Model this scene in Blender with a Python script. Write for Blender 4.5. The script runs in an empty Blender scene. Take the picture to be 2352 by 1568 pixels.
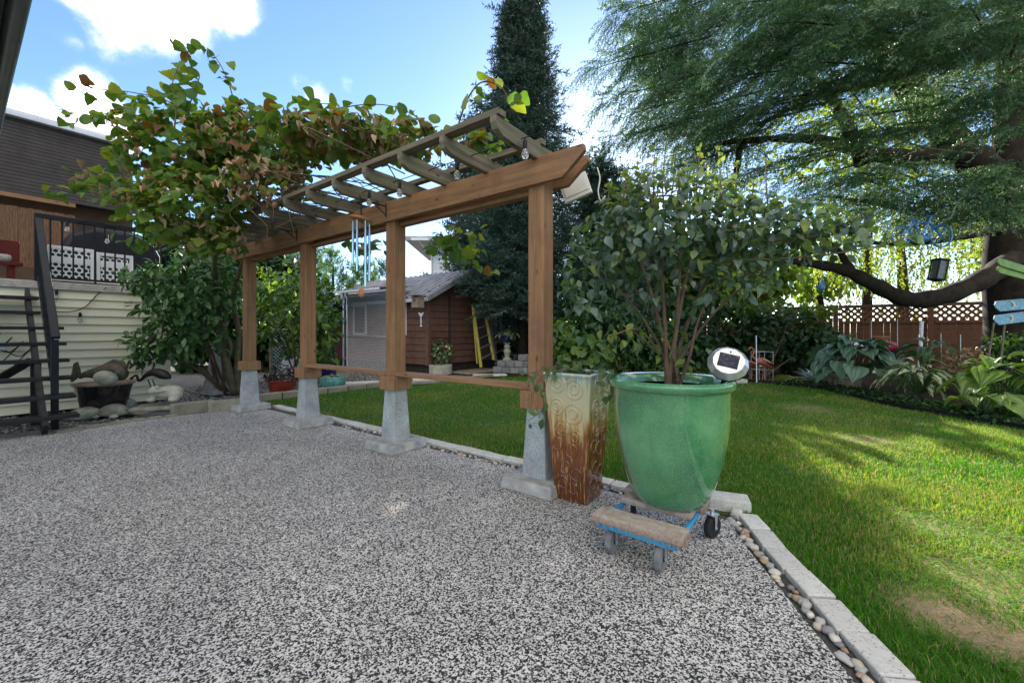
import bpy, math, random
import numpy as np
from mathutils import Matrix, Vector
R = math.radians
random.seed(7)
rng = np.random.default_rng(11)
scene = bpy.context.scene
col = scene.collection

# ------------------------------------------------------------------ camera, sky, sun, exposure
F, CX, VH, CH = 941.0, 1176.0, 761.0, 1.2          # focal length, centre and horizon (pixels of a 2352 px wide picture), eye height
cam_d = bpy.data.cameras.new('camera')
cam_d.sensor_width = 36.0
cam_d.lens = F / 2352.0 * 36.0
cam_d.shift_y = -(784.0 - VH) / 2352.0
cam_d.clip_start, cam_d.clip_end = 0.02, 2000
cam = bpy.data.objects.new('camera', cam_d)
col.objects.link(cam)
cam.location = (0, 0, CH)
cam.rotation_euler = (R(90), 0, 0)
scene.camera = cam
SUN = Vector((0.206, 1.0, 0.431)).normalized()
SUN_EL = math.asin(SUN.z)
SUN_AZ = math.atan2(SUN.x, SUN.y)
vs = scene.view_settings
vs.view_transform, vs.look, vs.gamma, vs.use_curve_mapping = 'Standard', 'None', 1.0, False
vs.exposure = 2.34
SKY_STRENGTH, SUN_STRENGTH = 0.060, 3.7

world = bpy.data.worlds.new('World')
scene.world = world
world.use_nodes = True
wn, wl = world.node_tree.nodes, world.node_tree.links
wn.clear()
w_out = wn.new('ShaderNodeOutputWorld')
w_bg = wn.new('ShaderNodeBackground')
w_bg.inputs['Strength'].default_value = SKY_STRENGTH
sky = wn.new('ShaderNodeTexSky')
sky.sky_type = 'NISHITA'
sky.sun_disc = False
sky.sun_elevation, sky.sun_rotation = SUN_EL, SUN_AZ
sky.altitude, sky.air_density, sky.dust_density, sky.ozone_density = 50, 1.0, 0.20, 4.5
w_co = wn.new('ShaderNodeTexCoord')


def wmath(op, a, b=None):
    n = wn.new('ShaderNodeMath')
    n.operation = op
    for i, v in enumerate((a, b)):
        if v is None:
            continue
        if isinstance(v, (int, float)):
            n.inputs[i].default_value = v
        else:
            wl.new(v, n.inputs[i])
    return n.outputs[0]


def sky_dir(u, v):
    return Vector(((u - CX) / F, 1.0, (VH - v) / F)).normalized()


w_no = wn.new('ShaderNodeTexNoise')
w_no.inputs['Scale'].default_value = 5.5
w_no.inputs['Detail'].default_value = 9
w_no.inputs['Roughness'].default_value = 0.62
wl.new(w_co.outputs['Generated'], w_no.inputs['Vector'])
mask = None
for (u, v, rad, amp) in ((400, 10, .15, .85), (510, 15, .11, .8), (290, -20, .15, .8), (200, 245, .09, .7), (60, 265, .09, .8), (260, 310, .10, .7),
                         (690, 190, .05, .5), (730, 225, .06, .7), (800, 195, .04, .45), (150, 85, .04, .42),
                         ((0, -.8, .75), 0, 1.2, 1.0), ((.1, -.1, 1), 0, .85, .9), ((-1, -.2, .7), 0, .75, .9), ((1, -.2, .7), 0, .75, .9)):  # unseen cloud masses behind, above and beside the view, added as fill light
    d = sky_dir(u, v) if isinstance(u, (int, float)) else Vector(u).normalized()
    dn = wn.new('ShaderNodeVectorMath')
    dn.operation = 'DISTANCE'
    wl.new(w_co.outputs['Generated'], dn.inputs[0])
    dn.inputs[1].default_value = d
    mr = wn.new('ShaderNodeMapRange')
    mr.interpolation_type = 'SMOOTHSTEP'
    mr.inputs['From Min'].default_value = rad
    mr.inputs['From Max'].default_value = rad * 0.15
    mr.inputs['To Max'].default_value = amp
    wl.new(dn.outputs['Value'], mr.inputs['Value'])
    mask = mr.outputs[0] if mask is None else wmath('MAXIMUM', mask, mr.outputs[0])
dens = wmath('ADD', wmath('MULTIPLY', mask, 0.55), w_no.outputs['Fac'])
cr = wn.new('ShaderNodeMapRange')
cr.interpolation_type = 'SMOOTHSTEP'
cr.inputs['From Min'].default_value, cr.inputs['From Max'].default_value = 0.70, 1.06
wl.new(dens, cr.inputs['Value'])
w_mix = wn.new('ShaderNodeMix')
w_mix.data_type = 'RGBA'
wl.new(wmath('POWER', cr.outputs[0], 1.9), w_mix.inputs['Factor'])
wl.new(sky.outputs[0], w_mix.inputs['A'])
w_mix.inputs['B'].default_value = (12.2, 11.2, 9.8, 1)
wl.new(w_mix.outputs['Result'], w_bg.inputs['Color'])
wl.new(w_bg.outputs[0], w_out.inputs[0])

sun_d = bpy.data.lights.new('sun', 'SUN')
sun_d.energy, sun_d.angle, sun_d.color = SUN_STRENGTH, R(0.53), (1.0, 0.93, 0.80)
sun = bpy.data.objects.new('sun', sun_d)
col.objects.link(sun)
sun.rotation_euler = (-SUN).to_track_quat('-Z', 'Y').to_euler()
sun.location = SUN * 60

# ------------------------------------------------------------------ places
E1 = Vector((-0.807, 0.5906, 0)).normalized()     # along the pergola, away to the left
E2 = Vector((E1.y, -E1.x, 0))                     # across it, away to the right
O = Vector((0.2244, 3.2, 0))                        # foot of the nearest pergola post
UP = Vector((0, 0, 1))


def P(u, v, Y):
    return Vector(((u - CX) / F * Y, Y, CH - (v - VH) / F * Y))


def G(u, v, z=0.0):
    Y = F * (CH - z) / (v - VH)
    return Vector(((u - CX) / F * Y, Y, z))


def YF(a, b, z=0.0):
    p = O + E1 * a + E2 * b
    return Vector((p.x, p.y, z))


def a_at(u, b):
    k = (u - CX) / F
    return -(O.x - k * O.y + b * (E2.x - k * E2.y)) / (E1.x - k * E1.y)


def b_at(u, a):
    k = (u - CX) / F
    return -(O.x - k * O.y + a * (E1.x - k * E1.y)) / (E2.x - k * E2.y)


def yard(p):
    d = Vector((p[0] - O.x, p[1] - O.y, 0))
    return d.dot(E1), d.dot(E2)


# ------------------------------------------------------------------ objects
def tag(o, label=None, cat=None, group=None, kind=None):
    if label: o['label'] = label
    if cat: o['category'] = cat
    if group: o['group'] = group
    if kind: o['kind'] = kind
    return o


def thing(name, label, cat, loc=(0, 0, 0), group=None):
    o = bpy.data.objects.new(name, None)
    o.empty_display_size = 0.1
    o.location = loc
    col.objects.link(o)
    return tag(o, label, cat, group)


def link(name, me, parent=None, M=None):
    o = bpy.data.objects.new(name, me)
    col.objects.link(o)
    if parent is not None:
        o.parent = parent
        q, inv = parent, Matrix.Identity(4)
        chain = []
        while q is not None:
            chain.append(q)
            q = q.parent
        w = Matrix.Identity(4)
        for q in reversed(chain):
            w = w @ q.matrix_parent_inverse @ q.matrix_basis
        o.matrix_parent_inverse = w.inverted()
    if M is not None:
        o.matrix_basis = M
    return o


def rot_cols(x, y, z, p=(0, 0, 0)):
    return Matrix(((x[0], y[0], z[0], p[0]), (x[1], y[1], z[1], p[1]), (x[2], y[2], z[2], p[2]), (0, 0, 0, 1)))


YARD = rot_cols(E1, -E2, UP)


def frame_along(d, up=UP):
    x = Vector(d).normalized()
    if abs(x.dot(up)) > 0.98:
        up = Vector((1, 0, 0)) if abs(x.x) < .9 else Vector((0, 1, 0))
    y = up.cross(x).normalized()
    return x, y, x.cross(y)


class MB:
    def __init__(s):
        s.v, s.f, s.m = [], [], []

    def add(s, vs_, fs_, m=0):
        n = len(s.v)
        s.v += [tuple(q) for q in vs_]
        s.f += [tuple(i + n for i in f) for f in fs_]
        s.m += [m] * len(fs_)
        return s

    def box(s, c, size, M=None, m=0, taper=1.0):
        hx, hy, hz = size[0] / 2, size[1] / 2, size[2] / 2
        pts = [(-hx, -hy, -hz), (hx, -hy, -hz), (hx, hy, -hz), (-hx, hy, -hz),
               (-hx * taper, -hy * taper, hz), (hx * taper, -hy * taper, hz), (hx * taper, hy * taper, hz), (-hx * taper, hy * taper, hz)]
        c = Vector(c)
        pts = [c + ((M.to_3x3() @ Vector(q)) if M is not None else Vector(q)) for q in pts]
        return s.add(pts, [(3, 2, 1, 0), (4, 5, 6, 7), (0, 1, 5, 4), (1, 2, 6, 5), (2, 3, 7, 6), (3, 0, 4, 7)], m)

    def bar(s, p, q, w, h, m=0, up=UP):
        p, q = Vector(p), Vector(q)
        x, y, z = frame_along(q - p, up)
        return s.box((p + q) / 2, ((q - p).length, w, h), rot_cols(x, y, z), m)

    def tube(s, pts, r, n=7, m=0, cap=True):
        pts = [Vector(p) for p in pts]
        k = len(pts)
        rs = [r] * k if isinstance(r, (int, float)) else list(r)
        vs_, fs_ = [], []
        y = None
        for i, p in enumerate(pts):
            d = (pts[min(i + 1, k - 1)] - pts[max(i - 1, 0)])
            if d.length < 1e-9: d = UP.copy()
            d.normalize()
            if y is None:
                y = frame_along(d)[1]
            else:
                y = (y - d * y.dot(d))
                y = y.normalized() if y.length > 1e-6 else frame_along(d)[1]
            z = d.cross(y)
            for j in range(n):
                t = 2 * math.pi * j / n
                vs_.append(p + (y * math.cos(t) + z * math.sin(t)) * rs[i])
        for i in range(k - 1):
            for j in range(n):
                a, b = i * n + j, i * n + (j + 1) % n
                fs_.append((a, b, b + n, a + n))
        if cap:
            fs_.append(tuple(range(n - 1, -1, -1)))
            fs_.append(tuple((k - 1) * n + j for j in range(n)))
        return s.add(vs_, fs_, m)

    def lathe(s, prof, c, n=32, m=0, M=None, sx=1, sy=1):
        c = Vector(c)
        vs_, fs_ = [], []
        for (r, z) in prof:
            for j in range(n):
                t = 2 * math.pi * j / n
                q = Vector((r * math.cos(t) * sx, r * math.sin(t) * sy, z))
                vs_.append(c + (M.to_3x3() @ q if M is not None else q))
        k = len(prof)
        for i in range(k - 1):
            for j in range(n):
                a, b = i * n + j, i * n + (j + 1) % n
                fs_.append((a, b, b + n, a + n))
        if prof[0][0] > 1e-6: fs_.append(tuple(range(n - 1, -1, -1)))
        if prof[-1][0] > 1e-6: fs_.append(tuple((k - 1) * n + j for j in range(n)))
        return s.add(vs_, fs_, m)

    def prism(s, poly, M, depth, m=0):
        """poly (x,z) in the local xz plane of M, extruded +-depth/2 along local y"""
        n = len(poly)
        vs_ = [M @ Vector((x, -depth / 2, z)) for x, z in poly] + [M @ Vector((x, depth / 2, z)) for x, z in poly]
        fs_ = [tuple(range(n)), tuple(range(2 * n - 1, n - 1, -1))] + [(i, i + n, (i + 1) % n + n, (i + 1) % n) for i in range(n)]
        return s.add(vs_, fs_, m)

    def mesh(s, name, mats, smooth=False):
        me = bpy.data.meshes.new(name)
        me.from_pydata(s.v, [], s.f)
        if not isinstance(mats, (list, tuple)): mats = [mats]
        for q in mats: me.materials.append(q)
        if len(mats) > 1: me.polygons.foreach_set('material_index', s.m)
        if smooth:
            me.polygons.foreach_set('use_smooth', [True] * len(me.polygons))
            if smooth != 'all':
                me.set_sharp_from_angle(angle=R(38))
        me.validate(clean_customdata=False)
        return me

    def build(s, name, mats, parent=None, smooth=False, bevel=0, sub=0):
        o = link(name, s.mesh(name, mats, smooth), parent)
        if bevel:
            b = o.modifiers.new('edge', 'BEVEL')
            b.width, b.segments, b.limit_method, b.angle_limit = bevel, 2, 'ANGLE', R(35)
        if sub:
            o.modifiers.new('round', 'SUBSURF').levels = sub
            o.modifiers['round'].render_levels = sub
        return o


def curve(pts, n=16):
    """Catmull-Rom through the points"""
    pts = [Vector(p) for p in pts]
    q = [pts[0] * 2 - pts[1]] + pts + [pts[-1] * 2 - pts[-2]]
    out = []
    for i in range(1, len(q) - 2):
        for j in range(n):
            t = j / n
            a, b, c, d = q[i - 1], q[i], q[i + 1], q[i + 2]
            out.append(((b * 2) + (c - a) * t + (a * 2 - b * 5 + c * 4 - d) * t * t + (b * 3 - a - c * 3 + d) * t ** 3) * 0.5)
    out.append(pts[-1])
    return out


# ------------------------------------------------------------------ materials
def nodes_of(name):
    m = bpy.data.materials.new(name)
    m.use_nodes = True
    nt = m.node_tree
    nt.nodes.clear()
    out = nt.nodes.new('ShaderNodeOutputMaterial')
    b = nt.nodes.new('ShaderNodeBsdfPrincipled')
    nt.links.new(b.outputs[0], out.inputs[0])
    return m, nt, b, out


def nd(nt, kind, ins=None, **props):
    n = nt.nodes.new('ShaderNode' + kind)
    for k, v in props.items(): setattr(n, k, v)
    for k, v in (ins or {}).items():
        if hasattr(v, 'is_linked') or v.__class__.__name__.startswith('NodeSocket'):
            nt.links.new(v, n.inputs[k])
        else:
            n.inputs[k].default_value = v
    return n


def rgba(c): return (c[0], c[1], c[2], 1)


def coords(nt, rot=0.0, scale=(1, 1, 1)):
    c = nd(nt, 'TexCoord')
    mp = nd(nt, 'Mapping', {'Vector': c.outputs['Object']}, vector_type='TEXTURE')
    mp.inputs['Rotation'].default_value = (0, 0, rot)
    mp.inputs['Scale'].default_value = scale
    return mp.outputs[0]


def mixc(nt, fac, a, b, blend='MIX'):
    n = nt.nodes.new('ShaderNodeMix')
    n.data_type, n.blend_type = 'RGBA', blend
    for k, v in (('Factor', fac), ('A', a), ('B', b)):
        if v.__class__.__name__.startswith('NodeSocket'): nt.links.new(v, n.inputs[k])
        elif k == 'Factor': n.inputs[k].default_value = v
        else: n.inputs[k].default_value = rgba(v)
    return n.outputs['Result']


def ramp(nt, fac, stops, interp='LINEAR'):
    n = nt.nodes.new('ShaderNodeValToRGB')
    n.color_ramp.interpolation = interp
    el = n.color_ramp.elements
    while len(el) < len(stops): el.new(0.5)
    for e, (p, c) in zip(el, stops):
        e.position = p
        e.color = rgba(c) if len(c) == 3 else c
    nt.links.new(fac, n.inputs[0])
    return n.outputs[0]


def mat(name, c1, c2=None, rough=0.6, scale=8.0, detail=6, stretch=(1, 1, 1), rot=0.0, bump=0.0, bscale=None, metal=0.0,
        coat=0.0, spec=0.5, objrand=0.0, speck=None, dirt=None, contrast=(0.3, 0.7)):
    m, nt, b, out = nodes_of(name)
    c2 = c2 or tuple(x * 0.78 for x in c1)
    vec = coords(nt, rot, stretch)
    no = nd(nt, 'TexNoise', {'Vector': vec, 'Scale': scale, 'Detail': detail, 'Roughness': 0.62})
    colr = ramp(nt, no.outputs['Fac'], [(contrast[0], c2), (contrast[1], c1)])
    if dirt:                                                             # (colour, scale, amount)
        n2 = nd(nt, 'TexNoise', {'Vector': coords(nt), 'Scale': dirt[1], 'Detail': 5, 'Roughness': 0.7})
        k = nd(nt, 'MapRange', {'Value': n2.outputs['Fac'], 'From Min': 0.48, 'From Max': 0.72, 'To Max': dirt[2]})
        colr = mixc(nt, k.outputs[0], colr, dirt[0])
    if speck:                                                            # (colour, scale, threshold)
        v = nd(nt, 'TexVoronoi', {'Vector': coords(nt), 'Scale': speck[1]})
        sx = nd(nt, 'SeparateColor', {'Color': v.outputs['Color']})
        k = nd(nt, 'Math', {0: sx.outputs[0], 1: speck[2]}, operation='LESS_THAN')
        colr = mixc(nt, k.outputs[0], colr, speck[0])
    if objrand:
        oi = nd(nt, 'ObjectInfo')
        k = nd(nt, 'MapRange', {'Value': oi.outputs['Random'], 'To Min': 1 - objrand, 'To Max': 1 + objrand})
        h = nd(nt, 'HueSaturation', {'Color': colr, 'Value': k.outputs[0]})
        colr = h.outputs[0]
    nt.links.new(colr, b.inputs['Base Color'])
    b.inputs['Roughness'].default_value = rough
    b.inputs['Metallic'].default_value = metal
    b.inputs['Coat Weight'].default_value = coat
    b.inputs['Coat Roughness'].default_value = 0.06
    b.inputs['Specular IOR Level'].default_value = spec
    if bump:
        n3 = nd(nt, 'TexNoise', {'Vector': vec, 'Scale': bscale or scale * 3, 'Detail': 6, 'Roughness': 0.65})
        bp = nd(nt, 'Bump', {'Height': n3.outputs['Fac'], 'Strength': bump, 'Distance': 0.01})
        nt.links.new(bp.outputs[0], b.inputs['Normal'])
    return m


E1_ANG = math.atan2(E1.y, E1.x)
AX = {'z': (0.0, (0.03, 0.03, 0.7)), 'e1': (E1_ANG, (0.7, 0.03, 0.03)), 'e2': (E1_ANG, (0.03, 0.7, 0.03))}


def wood(name, c1, c2, axis, rough=0.65, bump=0.35, dirt=None, objrand=0.06, checks=0.75):
    rot, st = AX[axis]
    m = mat(name, c1, c2, rough=rough, scale=1.0, detail=8, stretch=st, rot=rot, bump=bump, bscale=1.6, dirt=dirt, objrand=objrand, spec=0.3)
    nt = m.node_tree
    b = nt.nodes['Principled BSDF']
    src = b.inputs['Base Color'].links[0].from_socket
    lng = [i for i in range(3) if st[i] > .5][0]
    v1 = [0.007] * 3
    v1[lng] = 0.42
    n1 = nd(nt, 'TexNoise', {'Vector': coords(nt, rot, v1), 'Scale': 1.0, 'Detail': 2, 'Roughness': 0.5})
    k1 = nd(nt, 'MapRange', {'Value': n1.outputs['Fac'], 'From Min': 0.66, 'From Max': 0.72, 'To Max': checks})
    v2 = [0.13] * 3
    v2[lng] = 0.26
    n2 = nd(nt, 'TexVoronoi', {'Vector': coords(nt, rot, v2), 'Scale': 1.0})
    k2 = nd(nt, 'MapRange', {'Value': n2.outputs['Distance'], 'From Min': 0.13, 'From Max': 0.05, 'To Max': 0.8})
    k = nd(nt, 'Math', {0: k1.outputs[0], 1: k2.outputs[0]}, operation='MAXIMUM')
    c = mixc(nt, k.outputs[0], src, tuple(x * 0.32 for x in c2))
    nt.links.new(c, b.inputs['Base Color'])
    return m


def leafmat(name, stops, trans=0.35, tcol=(1.5, 1.6, 0.7), rough=0.45, spec=0.25):
    """stops: colours spread over the leaves at random"""
    m, nt, b, out = nodes_of(name)
    at = nd(nt, 'Attribute', attribute_name='rnd')
    oi = nd(nt, 'ObjectInfo')
    s = nd(nt, 'Math', {0: at.outputs['Fac'], 1: oi.outputs['Random']}, operation='ADD')
    fr = nd(nt, 'Math', {0: s.outputs[0]}, operation='FRACT')
    k = len(stops)
    c = ramp(nt, fr.outputs[0], [(i / max(k - 1, 1), q) for i, q in enumerate(stops)])
    no = nd(nt, 'TexNoise', {'Vector': coords(nt), 'Scale': 60.0, 'Detail': 3})
    v = nd(nt, 'MapRange', {'Value': no.outputs['Fac'], 'To Min': 0.72, 'To Max': 1.28})
    h = nd(nt, 'HueSaturation', {'Color': c, 'Value': v.outputs[0]})
    c = h.outputs[0]
    nt.links.new(c, b.inputs['Base Color'])
    b.inputs['Roughness'].default_value = rough
    b.inputs['Specular IOR Level'].default_value = spec
    t = nd(nt, 'BsdfTranslucent', {'Color': mixc(nt, 1.0, c, tcol, 'MULTIPLY')})
    mx = nd(nt, 'MixShader', {0: trans, 1: b.outputs[0], 2: t.outputs[0]})
    nt.links.new(mx.outputs[0], out.inputs[0])
    return m


# ------------------------------------------------------------------ leaves in numbers
def leaf_tpl(ws, width=0.5, fold=0.12, droop=0.25, wave=0.0, seed=0, curl=0.0):
    """a leaf along +x, length 1: widths ws at even steps; returns (V, triangles)"""
    r = np.random.default_rng(seed)
    n = len(ws)
    V, T = [], []
    for i, w in enumerate(ws):
        x = i / (n - 1)
        z = -droop * x * x
        xx = x - 0.25 * droop * x * x
        h = w * width
        zz = fold * h * 2 + curl * h * h * 6
        hh = h / (1 + curl * h * 3)
        V += [(xx, 0, z), (xx, hh, z + zz + r.normal() * wave), (xx, -hh, z + zz + r.normal() * wave)]
    for i in range(n - 1):
        a, b = 3 * i, 3 * i + 3
        T += [(a, b, b + 1), (a, b + 1, a + 1), (a, a + 2, b + 2), (a, b + 2, b)]
    T = [t for t in T if len({V[q] for q in t}) == 3]
    return np.array(V, float), np.array(T, int)


def frames(d, up):
    x = d / np.linalg.norm(d, axis=1, keepdims=True)
    y = np.cross(up, x)
    ln = np.linalg.norm(y, axis=1, keepdims=True)
    y = np.where(ln < 1e-5, np.array([[1.0, 0, 0]]), y / np.maximum(ln, 1e-5))
    z = np.cross(x, y)
    return np.stack([x, y, z], axis=2)


def tri_mesh(name, V, T, mats, midx=None, rnd=None, smooth=False):
    me = bpy.data.meshes.new(name)
    nv, nt_ = len(V), len(T)
    me.vertices.add(nv)
    me.vertices.foreach_set('co', np.ascontiguousarray(V, dtype=np.float32).ravel())
    me.loops.add(nt_ * 3)
    me.loops.foreach_set('vertex_index', np.ascontiguousarray(T, dtype=np.int32).ravel())
    me.polygons.add(nt_)
    me.polygons.foreach_set('loop_start', np.arange(0, nt_ * 3, 3, dtype=np.int32))
    me.polygons.foreach_set('loop_total', np.full(nt_, 3, dtype=np.int32))
    for q in mats: me.materials.append(q)
    if midx is not None: me.polygons.foreach_set('material_index', np.asarray(midx, dtype=np.int32))
    if smooth: me.polygons.foreach_set('use_smooth', np.ones(nt_, dtype=bool))
    if rnd is not None:
        at = me.attributes.new('rnd', 'FLOAT', 'POINT')
        at.data.foreach_set('value', np.asarray(rnd, dtype=np.float32))
    me.update()
    return me


def stamp(tpls, which, Rm, pos, size, mi=None):
    """many copies of the templates as one array set: V, T, material index per triangle, random per vertex"""
    Vs, Ts, Ms, Rs = [], [], [], []
    off = 0
    size = np.asarray(size, float)
    if size.ndim == 1: size = np.repeat(size[:, None], 3, axis=1)
    for k, (V0, T0) in enumerate(tpls):
        idx = np.where(which == k)[0]
        if len(idx) == 0: continue
        V = np.einsum('nij,nvj->nvi', Rm[idx], V0[None] * size[idx][:, None, :]) + pos[idx][:, None, :]
        n, v = V.shape[:2]
        T = T0[None] + (np.arange(n) * v)[:, None, None] + off
        Vs.append(V.reshape(-1, 3)); Ts.append(T.reshape(-1, 3))
        Ms.append(np.repeat(mi[idx] if mi is not None else np.zeros(n, int), len(T0)))
        Rs.append(np.repeat(rng.random(n), v))
        off += n * v
    return np.concatenate(Vs), np.concatenate(Ts), np.concatenate(Ms), np.concatenate(Rs)


def foliage(parent, tpls, mats, pos, d, up, size, which=None, mi=None, singles=300, name='leaf', rest='foliage'):
    pos, d, up, size = (np.asarray(q, float) for q in (pos, d, up, size))
    n = len(pos)
    which = rng.integers(0, len(tpls), n) if which is None else np.asarray(which)
    mi = np.zeros(n, int) if mi is None else np.asarray(mi)
    Rm = frames(d, up)
    s1 = size if size.ndim == 1 else size[:, 0]
    show = s1 / np.linalg.norm(pos - np.array([0, 0, CH]), axis=1)
    order = np.argsort(-show)
    one, many = order[:singles], order[singles:]
    cache = {}
    for i in one:
        key = (int(which[i]), int(mi[i]))
        if key not in cache:
            V0, T0 = tpls[key[0]]
            cache[key] = tri_mesh(name, V0, T0, [mats[key[1]]], smooth=True)
        s = size[i] if size.ndim > 1 else (size[i],) * 3
        M = Matrix([[Rm[i, r, c] * s[c] for c in range(3)] + [pos[i, r]] for r in range(3)] + [[0, 0, 0, 1]])
        link(name, cache[key], parent, M)
    if len(many):
        V, T, Mi, Rn = stamp(tpls, which[many], Rm[many], pos[many], size[many], mi[many])
        tag(link(rest, tri_mesh(rest, V, T, mats, Mi, Rn, True), parent), kind='stuff')


def needle_spray(length=0.5, pairs=7, need=9, nl=0.045, nw=0.006, side=0.17, droop=0.5, seed=0, twig=0.004):
    """a conifer spray along +x: twig, side twigs and needles; (V, T, is_twig per triangle)"""
    r = np.random.default_rng(seed)
    V, T = [], []

    def tri(a, b, c):
        n = len(V)
        V.extend([a, b, c])
        T.append((n, n + 1, n + 2))

    def axis(p0, d0, ln, k, dr):
        pts = [np.array(p0, float)]
        d = np.array(d0, float)
        for i in range(k):
            d = d + np.array([0, 0, -dr / k])
            d /= np.linalg.norm(d)
            pts.append(pts[-1] + d * ln / k)
        return pts

    def needles(pts, cnt, nl_):
        for i in range(cnt):
            t = (i + r.random()) / cnt * (len(pts) - 1)
            a = int(min(t, len(pts) - 2))
            p = pts[a] + (pts[a + 1] - pts[a]) * (t - a)
            ax = pts[a + 1] - pts[a]
            ax = ax / np.linalg.norm(ax)
            q = r.normal(size=3)
            q -= ax * q.dot(ax)
            q /= np.linalg.norm(q)
            dd = ax * 0.55 + q
            dd /= np.linalg.norm(dd)
            s = np.cross(dd, r.normal(size=3))
            s /= np.linalg.norm(s) + 1e-9
            L = nl_ * r.uniform(.7, 1.2)
            tri(p - s * nw / 2, p + s * nw / 2, p + dd * L)

    main = axis((0, 0, 0), (1, 0, 0.1), length, 6, droop)
    for i in range(len(main) - 1):
        s = np.array([0, twig, 0])
        tri(main[i] - s, main[i] + s, main[i + 1])
    for i in range(pairs):
        t = (i + .6) / pairs * 5.6
        a = int(t)
        p = main[a] + (main[a + 1] - main[a]) * (t - a)
        sg = 1 if i % 2 else -1
        ln = side * (1 - .6 * i / pairs) * r.uniform(.8, 1.25)
        tw = axis(p, (0.75, sg * r.uniform(.6, 1), r.uniform(-.1, .3)), ln, 3, droop * .9)
        tri(tw[0] - np.array([twig * .6, 0, 0]), tw[0] + np.array([twig * .6, 0, 0]), tw[-1])
        needles(tw, need, nl)
    needles(main, need * 2, nl)
    return np.array(V), np.array(T)

# ------------------------------------------------------------------ shared materials
m_post = wood('cedar_stain_upright', (0.31, 0.172, 0.084), (0.165, 0.082, 0.038), 'z', dirt=((0.13, 0.075, 0.042), 3.5, 0.65))
m_beam = wood('cedar_stain_beam', (0.31, 0.172, 0.084), (0.165, 0.082, 0.038), 'e1', dirt=((0.13, 0.075, 0.042), 3.0, 0.65))
m_weather2 = wood('weathered_rafter', (0.25, 0.215, 0.16), (0.075, 0.064, 0.044), 'e2', rough=0.85, bump=0.6, dirt=((0.10, 0.13, 0.06), 5.0, 0.75))
m_weather1 = wood('weathered_batten', (0.22, 0.185, 0.135), (0.08, 0.066, 0.045), 'e1', rough=0.85, bump=0.6, dirt=((0.10, 0.13, 0.06), 5.0, 0.75))
m_pier = mat('painted_concrete', (0.40, 0.42, 0.42), (0.22, 0.235, 0.245), rough=0.8, scale=5, bump=0.5, bscale=60, speck=((0.13, 0.14, 0.15), 240, 0.12), dirt=((0.40, 0.52, 0.52), 2.2, 0.6), spec=0.3)
m_slabc = mat('rough_concrete', (0.42, 0.42, 0.40), (0.20, 0.20, 0.20), rough=0.9, scale=9, bump=0.7, bscale=45, dirt=((0.18, 0.18, 0.16), 6, 0.6))
m_paver = mat('pale_paver', (0.62, 0.61, 0.57), (0.44, 0.43, 0.40), rough=0.9, scale=14, bump=0.45, bscale=160, objrand=0.10, speck=((0.22, 0.20, 0.18), 210, 0.05), dirt=((0.27, 0.25, 0.20), 9, 0.45))
m_black = mat('black_paint', (0.012, 0.014, 0.017), (0.006, 0.007, 0.009), rough=0.45, scale=12, bump=0.1, spec=0.22)
m_blackw = wood('black_stained_wood', (0.016, 0.0165, 0.018), (0.006, 0.0065, 0.0075), 'e2', rough=0.6, dirt=((0.04, 0.04, 0.04), 6, 0.4))
m_iron = mat('dark_iron', (0.03, 0.026, 0.024), (0.012, 0.011, 0.01), rough=0.55, scale=20, bump=0.2, metal=0.4)
m_galv = mat('galvanised_steel', (0.60, 0.62, 0.64), (0.42, 0.44, 0.46), rough=0.38, scale=15, metal=0.85)
m_soil = mat('dark_soil', (0.055, 0.040, 0.028), (0.018, 0.013, 0.010), rough=1.0, scale=22, bump=1.0, bscale=70, spec=0.1)
m_stone = mat('mossy_stone', (0.30, 0.30, 0.26), (0.15, 0.15, 0.12), rough=0.95, scale=10, bump=0.8, bscale=40, dirt=((0.16, 0.17, 0.08), 7, 0.7))
m_stone2 = mat('grey_stone', (0.27, 0.27, 0.27), (0.13, 0.13, 0.13), rough=0.95, scale=9, bump=0.8, bscale=35, objrand=0.2)
m_white = mat('white_plastic', (0.80, 0.82, 0.85), (0.70, 0.72, 0.76), rough=0.35, scale=3)
m_glass = mat('bulb_glass', (0.80, 0.84, 0.84), (0.74, 0.78, 0.78), rough=0.05, scale=3, spec=0.8)
m_glass.node_tree.nodes['Principled BSDF'].inputs['Transmission Weight'].default_value = 0.85

# ------------------------------------------------------------------ the setting: ground, patio, lawn
def sheet(name, pts, z, m, kind='structure', thick=0.0):
    mb = MB()
    n = len(pts)
    vs_ = [(p[0], p[1], z) for p in pts]
    fs_ = [tuple(range(n))]
    if thick:
        vs_ += [(p[0], p[1], z - thick) for p in pts]
        fs_ += [(i, i + n, (i + 1) % n + n, (i + 1) % n) for i in range(n)]
    mb.add(vs_, fs_)
    return tag(mb.build(name, m), kind=kind)


m_ground = mat('ground_earth', (0.070, 0.060, 0.040), (0.030, 0.026, 0.016), rough=1.0, scale=3, bump=0.5, bscale=20)
sheet('ground', [(-400, -400), (400, -400), (400, 600), (-400, 600)], -0.06, m_ground)

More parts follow.
